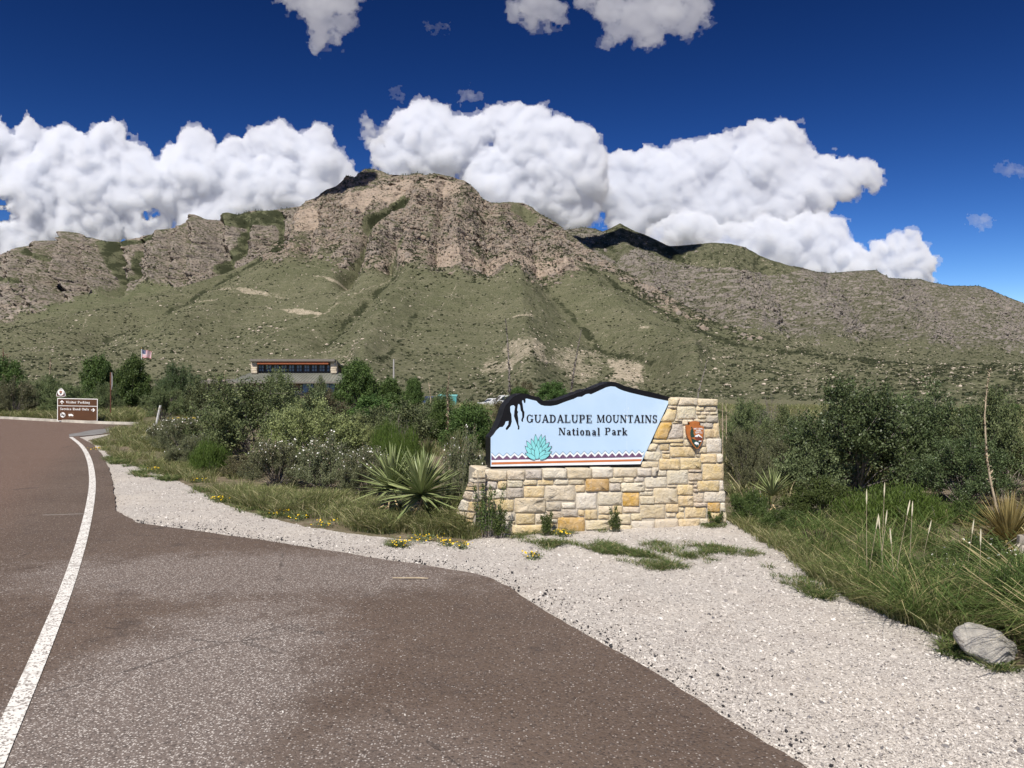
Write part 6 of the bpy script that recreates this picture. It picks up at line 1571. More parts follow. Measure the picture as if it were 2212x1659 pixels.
def yucca(label, loc, heads, trunk=None, deadm=YD):
    """heads: (offset, leaves, length, low elevation, dead leaves)"""
    t = thing("yucca", label, "yucca", loc)
    r = random.Random(int(loc[0] * 1000))
    if trunk: MB().tube([Vector(p) for p in trunk[0]], trunk[1], 8).obj("trunk", M_YGREY, t)
    for off, n, L, lo, nd in heads:
        off = Vector(off)
        for i in range(n + nd):
            dead = i >= n
            u = (i + 0.5) / n if not dead else r.random()
            el = R(88 - (88 - lo) * u ** 0.85 + r.uniform(-6, 6)) if not dead else R(r.uniform(-68, -18))
            az = i * 2.39996 + r.uniform(-0.3, 0.3)
            l = L * (r.uniform(0.85, 1.15)) * (0.8 if dead else 1.0)
            m = r.choice(deadm if dead else YL)
            o = link("dead_leaf" if dead else "leaf", m, t)
            s = off - Vector((0, 0, 0.04 + 0.16 * r.random())) if dead else off + Vector((0, 0, 0.05 * (1 - u)))
            o.matrix_local = Matrix.Translation(s) @ Matrix.Rotation(az, 4, 'Z') @ Matrix.Rotation(-el, 4, 'Y') @ Matrix.Rotation(r.uniform(-0.5, 0.5), 4, 'X') @ Matrix.Diagonal((l, l * 1.15 * r.uniform(0.85, 1.1), l, 1))
    return t
bx, by = onground(872, 1128)
def yp(px, py, d): p = at(px, py, d); return (p.x - bx, p.y - by, p.z)
yucca("large twin-headed yucca with broad sword leaves, left of the stone wall", (bx, by, 0), [(yp(910, 1072, 8.7), 165, 0.52, -14, 34), (yp(846, 1058, 9.0), 125, 0.49, -10, 50)],
      ([(0, 0, -0.02), (0.05, -0.05, 0.12), yp(908, 1080, 8.8)], [0.09, 0.08, 0.06]))
p = at(1668, 1072, 9.6); x_, y_ = p.x, p.y
yucca("smaller pale green yucca among bushes, right of the stone pillar", (p.x, p.y, 0), [((0, 0, max(0.08, p.z)), 48, 0.36, 22, 10)])
p = at(1640, 1108, 9.0)
t = yucca("dead yucca skirt of hanging grey leaves, below the small yucca", (p.x, p.y, 0), [((0, 0, 0.20), 0, 0.25, 0, 70)], None, YG) if False else None
def dead_skirt(label, loc, h, n, L):
    t = thing("dead_yucca", label, "dead yucca", loc); r = random.Random(9)
    MB().tube([(0, 0, -0.02), (0, 0, h)], [0.07, 0.05], 7).obj("trunk", M_YGREY, t)
    for i in range(n):
        o = link("dead_leaf", r.choice(YG), t); l = L * r.uniform(0.7, 1.1)
        o.matrix_local = Matrix.Translation((0, 0, h * r.uniform(0.45, 1.05))) @ Matrix.Rotation(i * 2.4, 4, 'Z') @ Matrix.Rotation(R(r.uniform(25, 75)), 4, 'Y') @ Matrix.Diagonal((l, l * 1.3, l, 1))
dead_skirt("dead grey yucca clump of hanging leaves, right of the pillar's foot", (p.x, p.y, 0), 0.26, 60, 0.24)
p = at(2212, 1195, 6.6)
dead_skirt("dead grey leaf heap at the right edge, under the brown spiky rosette", (p.x, p.y, 0), 0.3, 80, 0.3)

def rosette(name, label, cat, px, d, ybase, ytop, wpx, mat, n, lo=-5, seed=3, zoff=None):
    rg = np.random.default_rng(seed)
    x = (px - CX) * d / F; z0 = CAMH - (ybase - CY) * d / F
    L = wpx * d / F / 2
    t = thing(name, label, cat, (x, d, float(gz(x, d))))
    z0 = max(0.03, z0 - float(gz(x, d)))
    el = np.radians(lo + (85 - lo) * rg.uniform(0, 1, n) ** 1.1); az = rg.uniform(0, 2 * np.pi, n); ll = L * rg.uniform(0.75, 1.1, n)
    D = np.stack([np.cos(az) * np.cos(el), np.sin(az) * np.cos(el), np.sin(el)], -1); S = np.stack([-np.sin(az), np.cos(az), 0 * az], -1)
    w = 0.016 * (L / 0.5)
    b0 = np.array([0, 0, z0]); P1 = b0 + D * ll[:, None] * 0.5; P2 = b0 + D * ll[:, None] - np.array([0, 0, 1.0]) * (ll * 0.12 * np.cos(el))[:, None]
    V = np.stack([b0 - S * w / 2, b0 + S * w / 2, P1 - S * w / 2, P1 + S * w / 2, P2], 1).reshape(-1, 3); b = (np.arange(n) * 5)[:, None]
    link("foliage", mesh_np("rosette_leaves", V, [b + [[0, 1, 3, 2]], b + [[2, 3, 4]]], mat, False, {'tint': np.repeat(rg.uniform(0, 1, n), 5)}), t)
    MB().tube([(0, 0, -0.05), (0, 0, z0)], [0.06, 0.05], 6).obj("stem", M_YGREY, t)
    return t
rosette("sotol", "spiky yellow green sotol behind the flowering shrub, left of the sign board", "sotol", 985, 12.6, 985, 915, 130, M_SOTOL, 260, 5, 3)
rosette("sotol", "smaller spiky sotol at the left of the yellow green one", "sotol", 925, 13.2, 985, 930, 90, M_SOTOL, 160, 10, 4)
rosette("spiky_rosette", "straw brown dying spiky rosette at the right edge, at the foot of the tall stalk", "agave", 2178, 7.2, 1172, 1110, 235, M_STRAW, 420, -14, 5)

M_STALK = plain("dry_tan_stalk", (0.40, 0.33, 0.235), 0.85, 0.15, 0.25, 8.0)
M_GSTALK = plain("dry_grey_stalk", (0.27, 0.24, 0.22), 0.9, 0.1, 0.3, 8.0)
def stalk(label, pts_px, d, r, mat, fuzz, seed, fl=0.05, cat="dry stalk"):
    P = [at(x, y, d) for x, y in pts_px]
    base = Vector((P[0].x, P[0].y, float(gz(P[0].x, P[0].y)) - 0.03))
    t = thing("dry_stalk", label, cat, base)
    L = [base] + P if P[0].z > base.z + 0.05 else P
    L = [q - base for q in L]
    m = len(L)
    MB().tube(L, [r * (1 - 0.75 * i / (m - 1)) for i in range(m)], 6).obj("stem", mat, t)
    if fuzz:
        rr = random.Random(seed); mb = MB()
        for i in range(fuzz):
            s = 1 - rr.random() ** 1.0 * 0.72; k = min(int(s * (m - 1)), m - 2); q = L[k].lerp(L[k + 1], s * (m - 1) - k)
            a = rr.uniform(0, 6.28); w = fl * rr.uniform(0.5, 1.2) * (1.25 - 0.8 * s)
            o = Vector((math.cos(a) * w, math.sin(a) * w, w * rr.uniform(0.2, 1.1)))
            sd = Vector((-math.sin(a), math.cos(a), 0)) * w * 0.22
            mb.add([q - sd, q + sd, q + o * 0.6 + sd * 1.1, q + o, q + o * 0.6 - sd * 1.1], [(0, 1, 2, 3, 4)])
        stuff(mb.obj("seed_husks", mat, t))
    return t
stalk("tall tan leaning dry stalk rising from the brown rosette at the right edge", [(2158, 1120), (2150, 1085), (2140, 1040), (2132, 990), (2129, 940), (2127, 900), (2130, 860), (2134, 825), (2140, 795)], 7.4, 0.0135, M_STALK, 110, 1, 0.042)
stalk("tall grey upright dead stalk behind the left shoulder of the sign board", [(1101, 860), (1100, 800), (1097, 745), (1092, 688)], 20.0, 0.024, M_GSTALK, 300, 2, 0.075)
stalk("tall grey leaning dead stalk behind the dip of the sign board", [(1233, 850), (1240, 800), (1248, 755), (1256, 712)], 21.0, 0.022, M_GSTALK, 300, 3, 0.07)
stalk("tan flowering stalk with knobbly pods, right of the turquoise bin", [(968, 935), (968, 890), (966, 850), (971, 806)], 17.0, 0.02, M_STALK, 220, 4, 0.07)
stalk("thin short tan stalk left of the turquoise bin", [(930, 858), (926, 826)], 40.0, 0.04, M_STALK, 40, 5, 0.1)
stalk("brown knobbly stalk left of the brown direction sign", [(107, 835), (108, 800), (109, 774)], 47.0, 0.06, M_STALK, 120, 6, 0.16)
stalk("left of two short pale stalks right of the pillar top", [(1561, 900), (1560, 867)], 15.0, 0.012, M_STALK, 30, 7, 0.04)
stalk("right of two short pale stalks right of the pillar top", [(1569, 900), (1568, 865)], 15.2, 0.012, M_STALK, 30, 8, 0.04)
stalk("slim dark stalk on the hill foot above the sign board's right shoulder", [(1508, 850), (1522, 800), (1528, 775)], 60.0, 0.05, M_GSTALK, 120, 9, 0.16)
stalk("thin stalk left of the building's eave", [(483, 840), (486, 800)], 42.0, 0.04, M_STALK, 40, 10, 0.1)

# seed heads standing out of the tall grass
M_SEED = plain("pale_seed_head", (0.62, 0.57, 0.42), 0.8, 0.2, 0.1)
SEEDORD = {i: k for k, i in enumerate(sorted(range(11), key=lambda q: [1872, 1893, 1910, 1913, 1960, 1970, 1925, 1900, 2118, 2006, 2100][q]))}
for i, (x0, y0, x1, y1, d) in enumerate([(1872, 1300, 1872, 1086, 5.9), (1872, 1275, 1893, 1140, 5.9), (1903, 1270, 1910, 1070, 6.1), (1898, 1250, 1913, 1130, 6.0), (1925, 1330, 1960, 1110, 5.6), (1962, 1280, 1970, 1112, 5.8), (1935, 1330, 1925, 1172, 5.5), (1912, 1300, 1900, 1140, 5.7), (2115, 1330, 2118, 1175, 5.3), (1988, 1230, 2006, 1150, 6.4), (2085, 1260, 2100, 1150, 6.0)]):
    b, e = at(x0, y0, d), at(x1, y1, d); g = Vector((b.x, d, 0))
    t = thing("grass_stem", "grass stem with a pale bristly seed head, %s from the left" % ORD[SEEDORD[i]], "grass stem", g, 0, "seed heads over the tall grass")
    e = e - g; k = e * 0.5 + Vector(((b.x - g.x) * .3, 0, 0.03))
    MB().tube([(0, 0, 0), k, e], [0.0022, 0.0018, 0.0014], 4).obj("stem", M_STALK, t)
    dr = (e - k).normalized()
    MB().tube([e - dr * 0.01, e + dr * 0.03, e + dr * 0.075, e + dr * 0.105], [0.002, 0.0055, 0.0045, 0.001], 6).obj("seed_head", M_SEED, t)

# weed growing against the wall
def weed(label, px, ybase, ytop, wpx, n, seed, mat=M_WEED, cat="weed"):
    rg = np.random.default_rng(seed); x, d = onground(px, ybase)
    h = (ybase - ytop) * d / F; w = wpx * d / F
    t = thing("wall_weed", label, cat, (x, d, 0))
    mb = MB(); C = []; A = []
    for i in range(n):
        hh = h * rg.uniform(0.35, 1.0) if i > 1 else h * (1 - 0.12 * i); lx = rg.normal(0, w * 0.22); top = np.array([lx * 1.3, rg.normal(0, w * .15), hh]); ft = np.array([lx * 0.4, 0, 0])
        mb.tube([ft, (ft + top) / 2 + [0, 0, .02], top], [0.004, 0.003, 0.001], 4, False)
        m = int(150 * hh / h) + 30; s = rg.uniform(0.25, 1.0, m)[:, None]; C.append(ft + (top - ft) * s + rg.normal(0, 0.014, (m, 3)) * (1.3 - 0.6 * s)); A.append(unit(rg.normal(size=(m, 3)) + [0, 0, 0.8]))
    C = np.concatenate(C); A = np.concatenate(A); B = unit(np.cross(A, rg.normal(size=A.shape)))
    link("foliage", leaf_mesh("weed_leaves", C, A, B, 0.024 * rg.uniform(.7, 1.3, len(C)), 0.010, rg.uniform(0, 1, len(C)), mat), t); mb.obj("stems", M_BARK, t)
weed("tall leafy green weed growing up against the left end of the stone wall", 1052, 1163, 1040, 66, 14, 3)
weed("bushy lower green weed at the wall's foot, right of the tall weed", 1078, 1164, 1092, 60, 12, 5)
weed("thin grassy weed at the foot of the wall, left of the big orange stone", 1182, 1158, 1108, 34, 7, 6)
weed("thin grassy weed at the foot of the wall, under the middle stones", 1330, 1150, 1092, 30, 6, 7)
weed("small dark weed at the foot of the stone pillar's right corner", 1548, 1134, 1102, 40, 7, 8)

# yellow flower clumps
for i, (px, py, w, lab) in enumerate([(613, 1112, 46, "yellow flower clump on the gravel's edge below the flowering shrubs"), (645, 1124, 26, "low yellow flowers right beside the bigger yellow clump"), (335, 1018, 36, "yellow flower clump at the gravel's far end near the road"), (430, 1042, 24, "few yellow blooms by the gravel, between the far clump and the middle one"), (700, 1138, 40, "thin yellow flowers along the gravel edge left of the yucca"), (912, 1170, 60, "yellow flower clump in front of the grass at the wall's left end"), (965, 1180, 34, "yellow flowers on the gravel, second from the wall's left end"), (998, 1186, 26, "small bright yellow clump nearest the wall's left end"), (862, 1182, 26, "tiny yellow flowered plant alone on the gravel below the yucca"), (1152, 1208, 30, "tiny yellow flowered plant alone on the gravel in front of the wall"), (1215, 1160, 30, "yellow blooms at the wall's foot under the orange stone"), (215, 972, 36, "yellow flowers on the verge beside the end of the white line"), (470, 1083, 26, "yellow specks at the gravel edge below the vivid green bush"), (395, 920, 40, "yellow blooms in front of the flowering shrub by the leaning post"), (1640, 1085, 30, "orange yellow blooms low beside the dead grey yucca clump")]):
    x, d = onground(px, py); rg = np.random.default_rng(200 + i); w_ = w * d / F
    t = thing("yellow_flower_clump", lab, "wildflowers", (x, d, 0))
    n = int(10 + w * 0.5)
    if px in (395,): t.location.z = 0.25
    P = np.stack([rg.normal(0, w_ * 0.34, n), rg.normal(0, w_ * 0.34, n), rg.uniform(0.03, 0.075, n)], -1)
    up = unit(rg.normal(0, 0.4, (n, 3)) + [0, -0.3, 0.9]); A = unit(np.cross(up, rg.normal(size=(n, 3)))); B = np.cross(up, A); s = (0.006 + 0.00045 * d) * rg.uniform(0.6, 1.2, (n, 1))
    ring = np.stack([P + (A * math.cos(a) + B * math.sin(a)) * s for a in np.arange(5) * 2 * np.pi / 5], 1)
    stuff(link("blooms", mesh_np("blooms", ring.reshape(-1, 3), np.arange(n * 5).reshape(-1, 5), M_YPETAL), t))
    m = n * 7; C = np.stack([rg.normal(0, w_ * 0.3, m), rg.normal(0, w_ * 0.3, m), rg.uniform(0.0, 0.06, m)], -1); A = unit(rg.normal(size=(m, 3)) + [0, 0, .7]); B = unit(np.cross(A, rg.normal(size=(m, 3))))
    link("foliage", leaf_mesh("clump_leaves", C, A, B, 0.03, 0.009, rg.uniform(0, 1, m), M_SCRUB), t)

# ------------------------------------------------------------------ shrubs and boulders on the mountain's foot
def blob_leaves(seed):
    rg = np.random.default_rng(seed); n = 46
    D = rand_dirs(rg, n); D[:, 2] = np.abs(D[:, 2]); C = D * np.array([0.46, 0.46, 0.42]) * rg.uniform(0.6, 1.0, (n, 1)) + [0, 0, 0.06]
    A = unit(np.cross(D, rg.normal(size=(n, 3)))); B = unit(np.cross(D, A) + 0.3 * rg.normal(size=(n, 3)))
    return leaf_mesh("hillside_foliage", C, A, B, 0.30 * rg.uniform(.7, 1.2, n), 0.24, rg.uniform(0, 1, n), M_HILLSHRUB)
HB = [blob_leaves(300 + i) for i in range(5)]
def spots(layer, n, seed, ylo, yhi, xlo, xhi, pw=1.0, keep=None):
    o, X, Y, Z, PX, PY, mk = layer
    rg = np.random.default_rng(seed)
    m = (PY > ylo) & (PY < yhi) & (PX > xlo) & (PX < xhi) & (mk['rock'][:PY.shape[0]] < 0.4)
    w = (0.35 + np.clip(fbm(PX / 90, PY / 45, seed + .4, 3) + 0.3, 0, 1)) * ((PY - ylo) / (yhi - ylo) + 0.25) ** pw
    w = np.where(m, w, 0).ravel()
    w = w / w.sum()
    i = rg.choice(w.size, n, replace=False, p=w)
    return np.stack([X.ravel()[i], Y.ravel()[i], Z.ravel()[i]], -1), rg
def slope_zone(p):
    px = CX + p[0] * F / p[1]; py = CY - (p[2] - CAMH) * F / p[1]
    c = next(t for q, t in ((250, "above the direction sign"), (480, "below the left cliffs"), (760, "above the visitor building"), (1060, "above the junipers right of the building"), (1440, "above the sign board"), (1650, "above the stone pillar"), (1900, "above the largest right-hand oak"), (9999, "near the right edge")) if px < q)
    return c, ("high" if py < 740 else "halfway" if py < 800 else "low")
P1, rg = spots(mm, 3000, 5, 640, 884, -40, 2250)
P2, rg2 = spots(mr, 900, 6, 690, 850, 1500, 2250)
P = np.concatenate([P1, P2]); S = np.clip(rg.gamma(5, 0.42, len(P)) * (0.8 + P[:, 1] / 2500), 0.9, 6.0)
order = np.argsort(-(S / P[:, 1]))
P, S = P[order], S[order]
for i in range(290):
    o = link("hillside_shrub", HB[i % 5]); o.location = P[i] - [0, 0, 0.08 * S[i]]; o.scale = (S[i] * 1.1, S[i] * 1.1, S[i] * 0.85); o.rotation_euler = (0, 0, i * 1.7)
    z_ = slope_zone(P[i]); tag(o, "dark rounded shrub dotted %s on the green slope %s" % (z_[1], z_[0]), "shrub", "slope shrubs %s %s" % (z_[1], z_[0]))
SHRUB_REST = (P[290:], S[290:])

def boulder_mesh(name, seed, mat, sub=2, rough=0.28, flat=0.75):
    import bmesh
    bm = bmesh.new(); bmesh.ops.create_icosphere(bm, subdivisions=sub, radius=0.5)
    co = np.array([v.co for v in bm.verts])
    n = fbm(co[:, 0] * 2.2 + seed, co[:, 1] * 2.2, co[:, 2] * 2.2, 4, 0.55)
    for v, k in zip(bm.verts, n): v.co *= 1 + rough * float(k) * 1.6; v.co.z *= flat
    rr = random.Random(seed)
    for _ in range(6):                                   # cleaved faces
        nr = Vector((rr.uniform(-1, 1), rr.uniform(-1, 1), rr.uniform(-0.3, 1))).normalized(); dd = rr.uniform(0.30, 0.42)
        for v in bm.verts:
            s = v.co.dot(nr) - dd
            if s > 0: v.co -= nr * s * 0.85
    me = bpy.data.meshes.new(name); bm.to_mesh(me); bm.free(); me.materials.append(mat); return me
M_ROCK = plain("pale_hill_rock", (0.40, 0.345, 0.28), 0.95, 0.1, 0.3, 3.0, 0, 0.4)
BM = [boulder_mesh("hill_boulder", 400 + i, M_ROCK, 2) for i in range(4)]
Q = []
for k, (n, a) in enumerate(((110, (690, 850, 440, 820)), (60, (760, 860, 1450, 1750)), (24, (770, 850, 300, 470)), (40, (640, 760, 500, 900)))):
    p_, r_ = spots(mm, n, 50 + k, *a); Q.append(p_)
Q = np.concatenate(Q)
for i, p_ in enumerate(Q):
    s = min(5.0, max(0.8, random.gammavariate(3.0, 0.6))) * (0.6 + p_[1] / 1600)
    o = link("hill_boulder", BM[i % 4]); o.location = p_ + [0, 0, s * 0.1]; o.scale = (s * 1.2, s, s * 0.8); o.rotation_euler = (0, 0, i * 2.1)
    z_ = slope_zone(p_); tag(o, "pale tan boulder lying %s on the green slope %s" % (z_[1], z_[0]), "boulder", "slope boulders %s %s" % (z_[1], z_[0]))

# the rest of the slope cover, too many to count: scrub, loose rock, and split blocks on the rock faces
def all_spots(layer, n, seed, w):
    o, X, Y, Z, PX, PY, mk = layer
    rg = np.random.default_rng(seed); w = np.clip(w, 0, None) * ((PX > -60) & (PX < 2270)); w = (w / w.sum()).ravel()
    i = rg.choice(w.size, n, replace=False, p=w)
    return np.stack([X.ravel()[i], Y.ravel()[i], Z.ravel()[i]], -1), rg
def mk_of(layer): n = layer[4].shape[0]; return {k: v[:n] for k, v in layer[6].items()}
HBO = [bpy.data.objects.new("hillside_bush", m) for m in HB]
pp, ss = [SHRUB_REST[0]], [SHRUB_REST[1]]
for layer, n, sd in ((mm, 27000, 71), (mr, 11000, 72), (ml, 3500, 73)):
    k_ = mk_of(layer); PX, PY = layer[4], layer[5]
    cl = 0.25 + np.clip(0.4 + 1.6 * fbm(PX / 60, PY / 30, sd * .1, 4), 0, 1.6)
    w = cl * (1 - 0.55 * k_['rock']) * (1 + 1.5 * k_['wood_shade']) * (1 - 0.4 * k_['bare'])
    q, rg = all_spots(layer, n, sd, w); pp.append(q); ss.append(np.clip(rg.gamma(2.6, 0.56, n), 0.5, 5.5) * (0.75 + q[:, 1] / 2200))
for layer, n, sd in ((mm, 9000, 74), (mr, 7500, 75), (ml, 4500, 76)):
    k_ = mk_of(layer); PX, PY = layer[4], layer[5]
    w = k_['rock'] * (1 - 0.8 * np.clip(k_['bare'], 0, 1)) * (0.15 + np.clip(0.3 + 1.8 * fbm(PX / 40, PY / 30, sd * .1 + 3, 4), 0, 1.6))
    q, rg = all_spots(layer, n, sd, w); pp.append(q); ss.append(np.clip(rg.gamma(4.0, 1.0, n), 2.0, 9.0))
P = np.concatenate(pp); S = np.concatenate(ss)
rot = np.zeros((len(P), 3)); rot[:, 2] = np.arange(len(P)) * 1.3
scatter("hillside_scrub", P - np.array([0, 0, 1]) * (0.06 * S)[:, None], rot, np.stack([S, S, S * 0.85], -1), np.arange(len(P)) % 5, HBO)
# loose pale rock on the grass
pp, ss = [], []
for layer, n, sd in ((mm, 9000, 81), (mr, 3000, 82)):
    k_ = mk_of(layer); PX, PY = layer[4], layer[5]
    w = (1 - k_['rock']) * (0.12 + np.clip(2.2 * fbm(PX / 70, PY / 28, sd * .1, 4) - 0.1, 0, 1.5) + 1.6 * k_['bare']) * (1 - 0.8 * k_['wood_shade'])
    q, rg = all_spots(layer, n, sd, w); pp.append(q); ss.append(np.clip(rg.gamma(2.6, 0.36, n), 0.35, 4.0) * (0.6 + q[:, 1] / 1500))
P = np.concatenate(pp); S = np.concatenate(ss); rg = np.random.default_rng(3)
BLO = [bpy.data.objects.new("loose_rock", boulder_mesh("loose_rock", 420 + i, M_ROCK, 1)) for i in range(3)]
scatter("loose_rocks", P, rg.uniform(0, 6.28, (len(P), 3)) * [.15, .15, 1], np.stack([S * 1.2, S, S * 0.75], -1), np.arange(len(P)) % 3, BLO)
# split blocks standing out of the rock faces
def block_mat(name, a, b):
    k = NT(name); r = k.n('ObjectInfo').outputs['Random']; p = k.objc(); f = k.noise(p, 2.2, 4, 0.7)
    c = k.mix(r, a, b); c = k.mix(k.math('MULTIPLY', k.rng(f, 0.5, 0.72), 0.5), c, tuple(q * 0.55 for q in a))
    k.bsdf(c, 0.95, k.bump(f, 0.8, 0.08), 0.05); return k.m
for layer, n, sd, ca, cb, sc in ((mm, 5500, 84, (0.245, 0.197, 0.155), (0.205, 0.18, 0.157), 1.0), (mr, 3800, 85, (0.208, 0.183, 0.160), (0.172, 0.155, 0.14), 1.0), (ml, 1900, 86, (0.222, 0.188, 0.156), (0.185, 0.164, 0.146), 1.15)):
    k_ = mk_of(layer); PX, PY = layer[4], layer[5]
    w = k_['rock'] ** 2 * (1 - 0.92 * np.clip(k_['bare'] * 1.3, 0, 1)) * (0.03 + np.clip(0.05 + 2.4 * fbm(PX / 50, PY / 34, sd * .1, 4), 0, 1.2)) * (1 - 0.8 * k_['wood_shade']) * (PY > layer[5].min(0)[None, :] + 4)
    q, rg = all_spots(layer, n, sd, w); S = np.clip(rg.gamma(3.2, 2.1, n), 3.0, 19.0) * sc
    mt = block_mat("outcrop_block", ca, cb)
    src_ = [bpy.data.objects.new("outcrop_block", boulder_mesh("outcrop_block", 440 + sd + i, mt, 1, 0.22, 0.85)) for i in range(4)]
    scatter("rock_outcrops", q - np.array([0, 0, 1]) * (0.10 * S)[:, None], rg.uniform(-1, 1, (n, 3)) * [.25, .25, 3.1], np.stack([S * rg.uniform(.8, 1.4, n), S, S * rg.uniform(.6, 1.2, n)], -1), np.arange(n) % 4, src_)

# trees along the skyline of the ridges
def pine_mesh(seed):
    rg = np.random.default_rng(seed); n = 40; z = rg.uniform(0.2, 1.0, n); r = 0.22 * (1.05 - z); a = rg.uniform(0, 6.28, n)
    C = np.stack([np.cos(a) * r * rg.uniform(.2, 1, n), np.sin(a) * r, z], -1); A = unit(np.stack([np.cos(a), np.sin(a), -0.2 + 0 * a], -1)); B = unit(np.cross(A, rg.normal(size=(n, 3))))
    return leaf_mesh("ridge_foliage", C, A, B, 0.26, 0.16, rg.uniform(0, .5, n), M_JUN)
PM = [pine_mesh(500 + i) for i in range(3)]
ptr = MB().tube([(0, 0, 0), (0, 0, 0.95)], [0.03, 0.008], 4).mesh("ridge_trunk", M_GSTALK)
rt = random.Random(8)
for grp, layer, rng_, n, lab in ((0, ml, (505, 625), 26, "tiny dark pine on the skyline of the left cliff ridge"), (1, mr, (1228, 1300), 14, "tiny dark pine on the crest left of the dark pyramid hill"), (2, mr, (1780, 2120), 26, "tiny dark pine on the far right ridge crest"), (3, mm, (735, 905), 20, "tiny dark pine on the main summit's skyline")):
    o_, X, Y, Z, PX, PY, mk = layer
    co = np.empty(len(o_.data.vertices) * 3, np.float32); o_.data.vertices.foreach_get('co', co); co = co.reshape(-1, 3)
    nx = PX.shape[1]; row = PX.shape[0] - 2
    for i in range(n):
        px = rt.uniform(*rng_); j = int(np.argmin(np.abs(PX[0] - px))); p_ = co[row * nx + j]
        h = rt.uniform(5, 10)
        t = thing("pine_tree", lab, "pine tree", (float(p_[0]), float(p_[1]), float(p_[2]) - 1.0), rt.uniform(0, 6), ("pines on the left ridge", "pines left of the dark hill", "pines on the right ridge", "pines on the summit")[grp])
        f = link("crown", PM[i % 3], t); f.scale = (h * .9, h * .9, h); b = link("trunk", ptr, t); b.scale = (h, h, h)
# ================================================================== BUILDING, SIGNS, VEHICLES, SMALL THINGS
M_METALROOF = plain("grey_green_metal_roof", (0.20, 0.205, 0.175), 0.45, 0.5, 0.12, 0.6, 0.2)
M_FASCIA = plain("weathered_fascia", (0.16, 0.145, 0.125), 0.7, 0.3, 0.15)
M_SOFFIT = plain("red_brown_timber_soffit", (0.28, 0.085, 0.035), 0.7, 0.3, 0.2)
M_BSTONE = plain("brown_ledge_stone", (0.17, 0.13, 0.10), 0.95, 0.1, 0.4, 1.5)
M_PALESTONE = plain("pale_pier_stone", (0.50, 0.43, 0.33), 0.95, 0.1, 0.25, 2.0)
M_BFRAME = plain("dark_bronze_frame", (0.018, 0.016, 0.015), 0.5, 0.4, 0.1)
def glass_mat(name, col):
    k = NT(name); k.bsdf(col, 0.06, None, 0.8); return k.m
M_PANE = plain("blue_grey_tinted_glass", (0.13, 0.20, 0.29), 0.35, 0.25, 0.15, 0.8)

BD = 108.0
def b3(zx, zy, d=BD): return at(438.9 + zx * 0.2480, 740.6 + zy * 0.2480, d)   # measured on the enlarged photograph
b0 = b3(700, 440); gzb = float(gz(b0.x, BD))
bld = thing("visitor_building", "low stone visitor building with a grey metal roof and a raised row of clerestory windows", "building", (b0.x, BD, gzb))
def L(zx, zy, dy=0.0): p = b3(zx, zy); return Vector((p.x - b0.x, dy, p.z - gzb))
# lower storey
x0, x1 = L(262, 0).x, L(1190, 0).x; zt = L(0, 342).z
MB().box(((x0 + x1) / 2, 6.5, zt / 2 - 0.3), (x1 - x0, 11.0, zt + 0.6)).obj("stone_wall", M_BSTONE, bld)
rows = 7
wl = bpy.data.objects[bld.children[0].name]
for r_ in range(rows):                                    # ledge courses of the wall, each row of blocks
    zz = zt - 0.22 - r_ * 0.42; xx = x0 + (0.4 if r_ % 2 else 0.0)
    rr = random.Random(r_)
    while xx < x1 - 0.5:
        w_ = rr.uniform(0.7, 1.5); w_ = min(w_, x1 - xx)
        o = MB().box((xx + w_ / 2, 0.97, zz), (w_ - 0.04, 0.10 + rr.uniform(0, .05), 0.38)).obj("stone", M_BSTONE if rr.random() < 0.8 else M_PALESTONE, wl)
        xx += w_
# lower roof: standing seams on a slope, hipped at both ends
eL, eR, rL, rR = L(222, 338, -0.4), L(1216, 338, -0.4), L(330, 262, 3.2), L(1205, 262, 3.2)
rf = MB(); th_ = Vector((0, 0, -0.18))
rf.add([eL, eR, rR, rL, eL + th_, eR + th_, rR + th_, rL + th_], [(0, 1, 2, 3), (4, 7, 6, 5), (0, 4, 5, 1), (1, 5, 6, 2), (3, 2, 6, 7), (0, 3, 7, 4)])
rfo = rf.obj("lower_roof", M_METALROOF, bld)
for i in range(34):
    t = (i + 0.5) / 34; a = eL.lerp(eR, t); b = rL.lerp(rR, t); u = Vector((0, 0, 0.05))
    s_ = MB(); w_ = Vector((0.035, 0, 0)); s_.add([a - w_ + u * .05, a + w_ + u * .05, b + w_ + u * .05, b - w_ + u * .05, a - w_ + u, a + w_ + u, b + w_ + u, b - w_ + u], [(4, 5, 6, 7), (0, 1, 5, 4), (1, 2, 6, 5), (3, 0, 4, 7)])
    s_.obj("roof_seam", M_METALROOF, rfo)
MB().box(((eL.x + eR.x) / 2, -0.44, eL.z - 0.12), (eR.x - eL.x, 0.08, 0.24)).obj("eave_fascia", M_FASCIA, bld)
hip = MB(); bk = Vector((0, 9.5, 0))
hip.add([eL, rL, rL + bk, eL + bk + Vector((0, 0.8, 0))], [(0, 1, 2, 3)]); hip.add([eR, rR, rR + bk, eR + bk], [(3, 2, 1, 0)]); hip.obj("side_roof", M_METALROOF, bld)
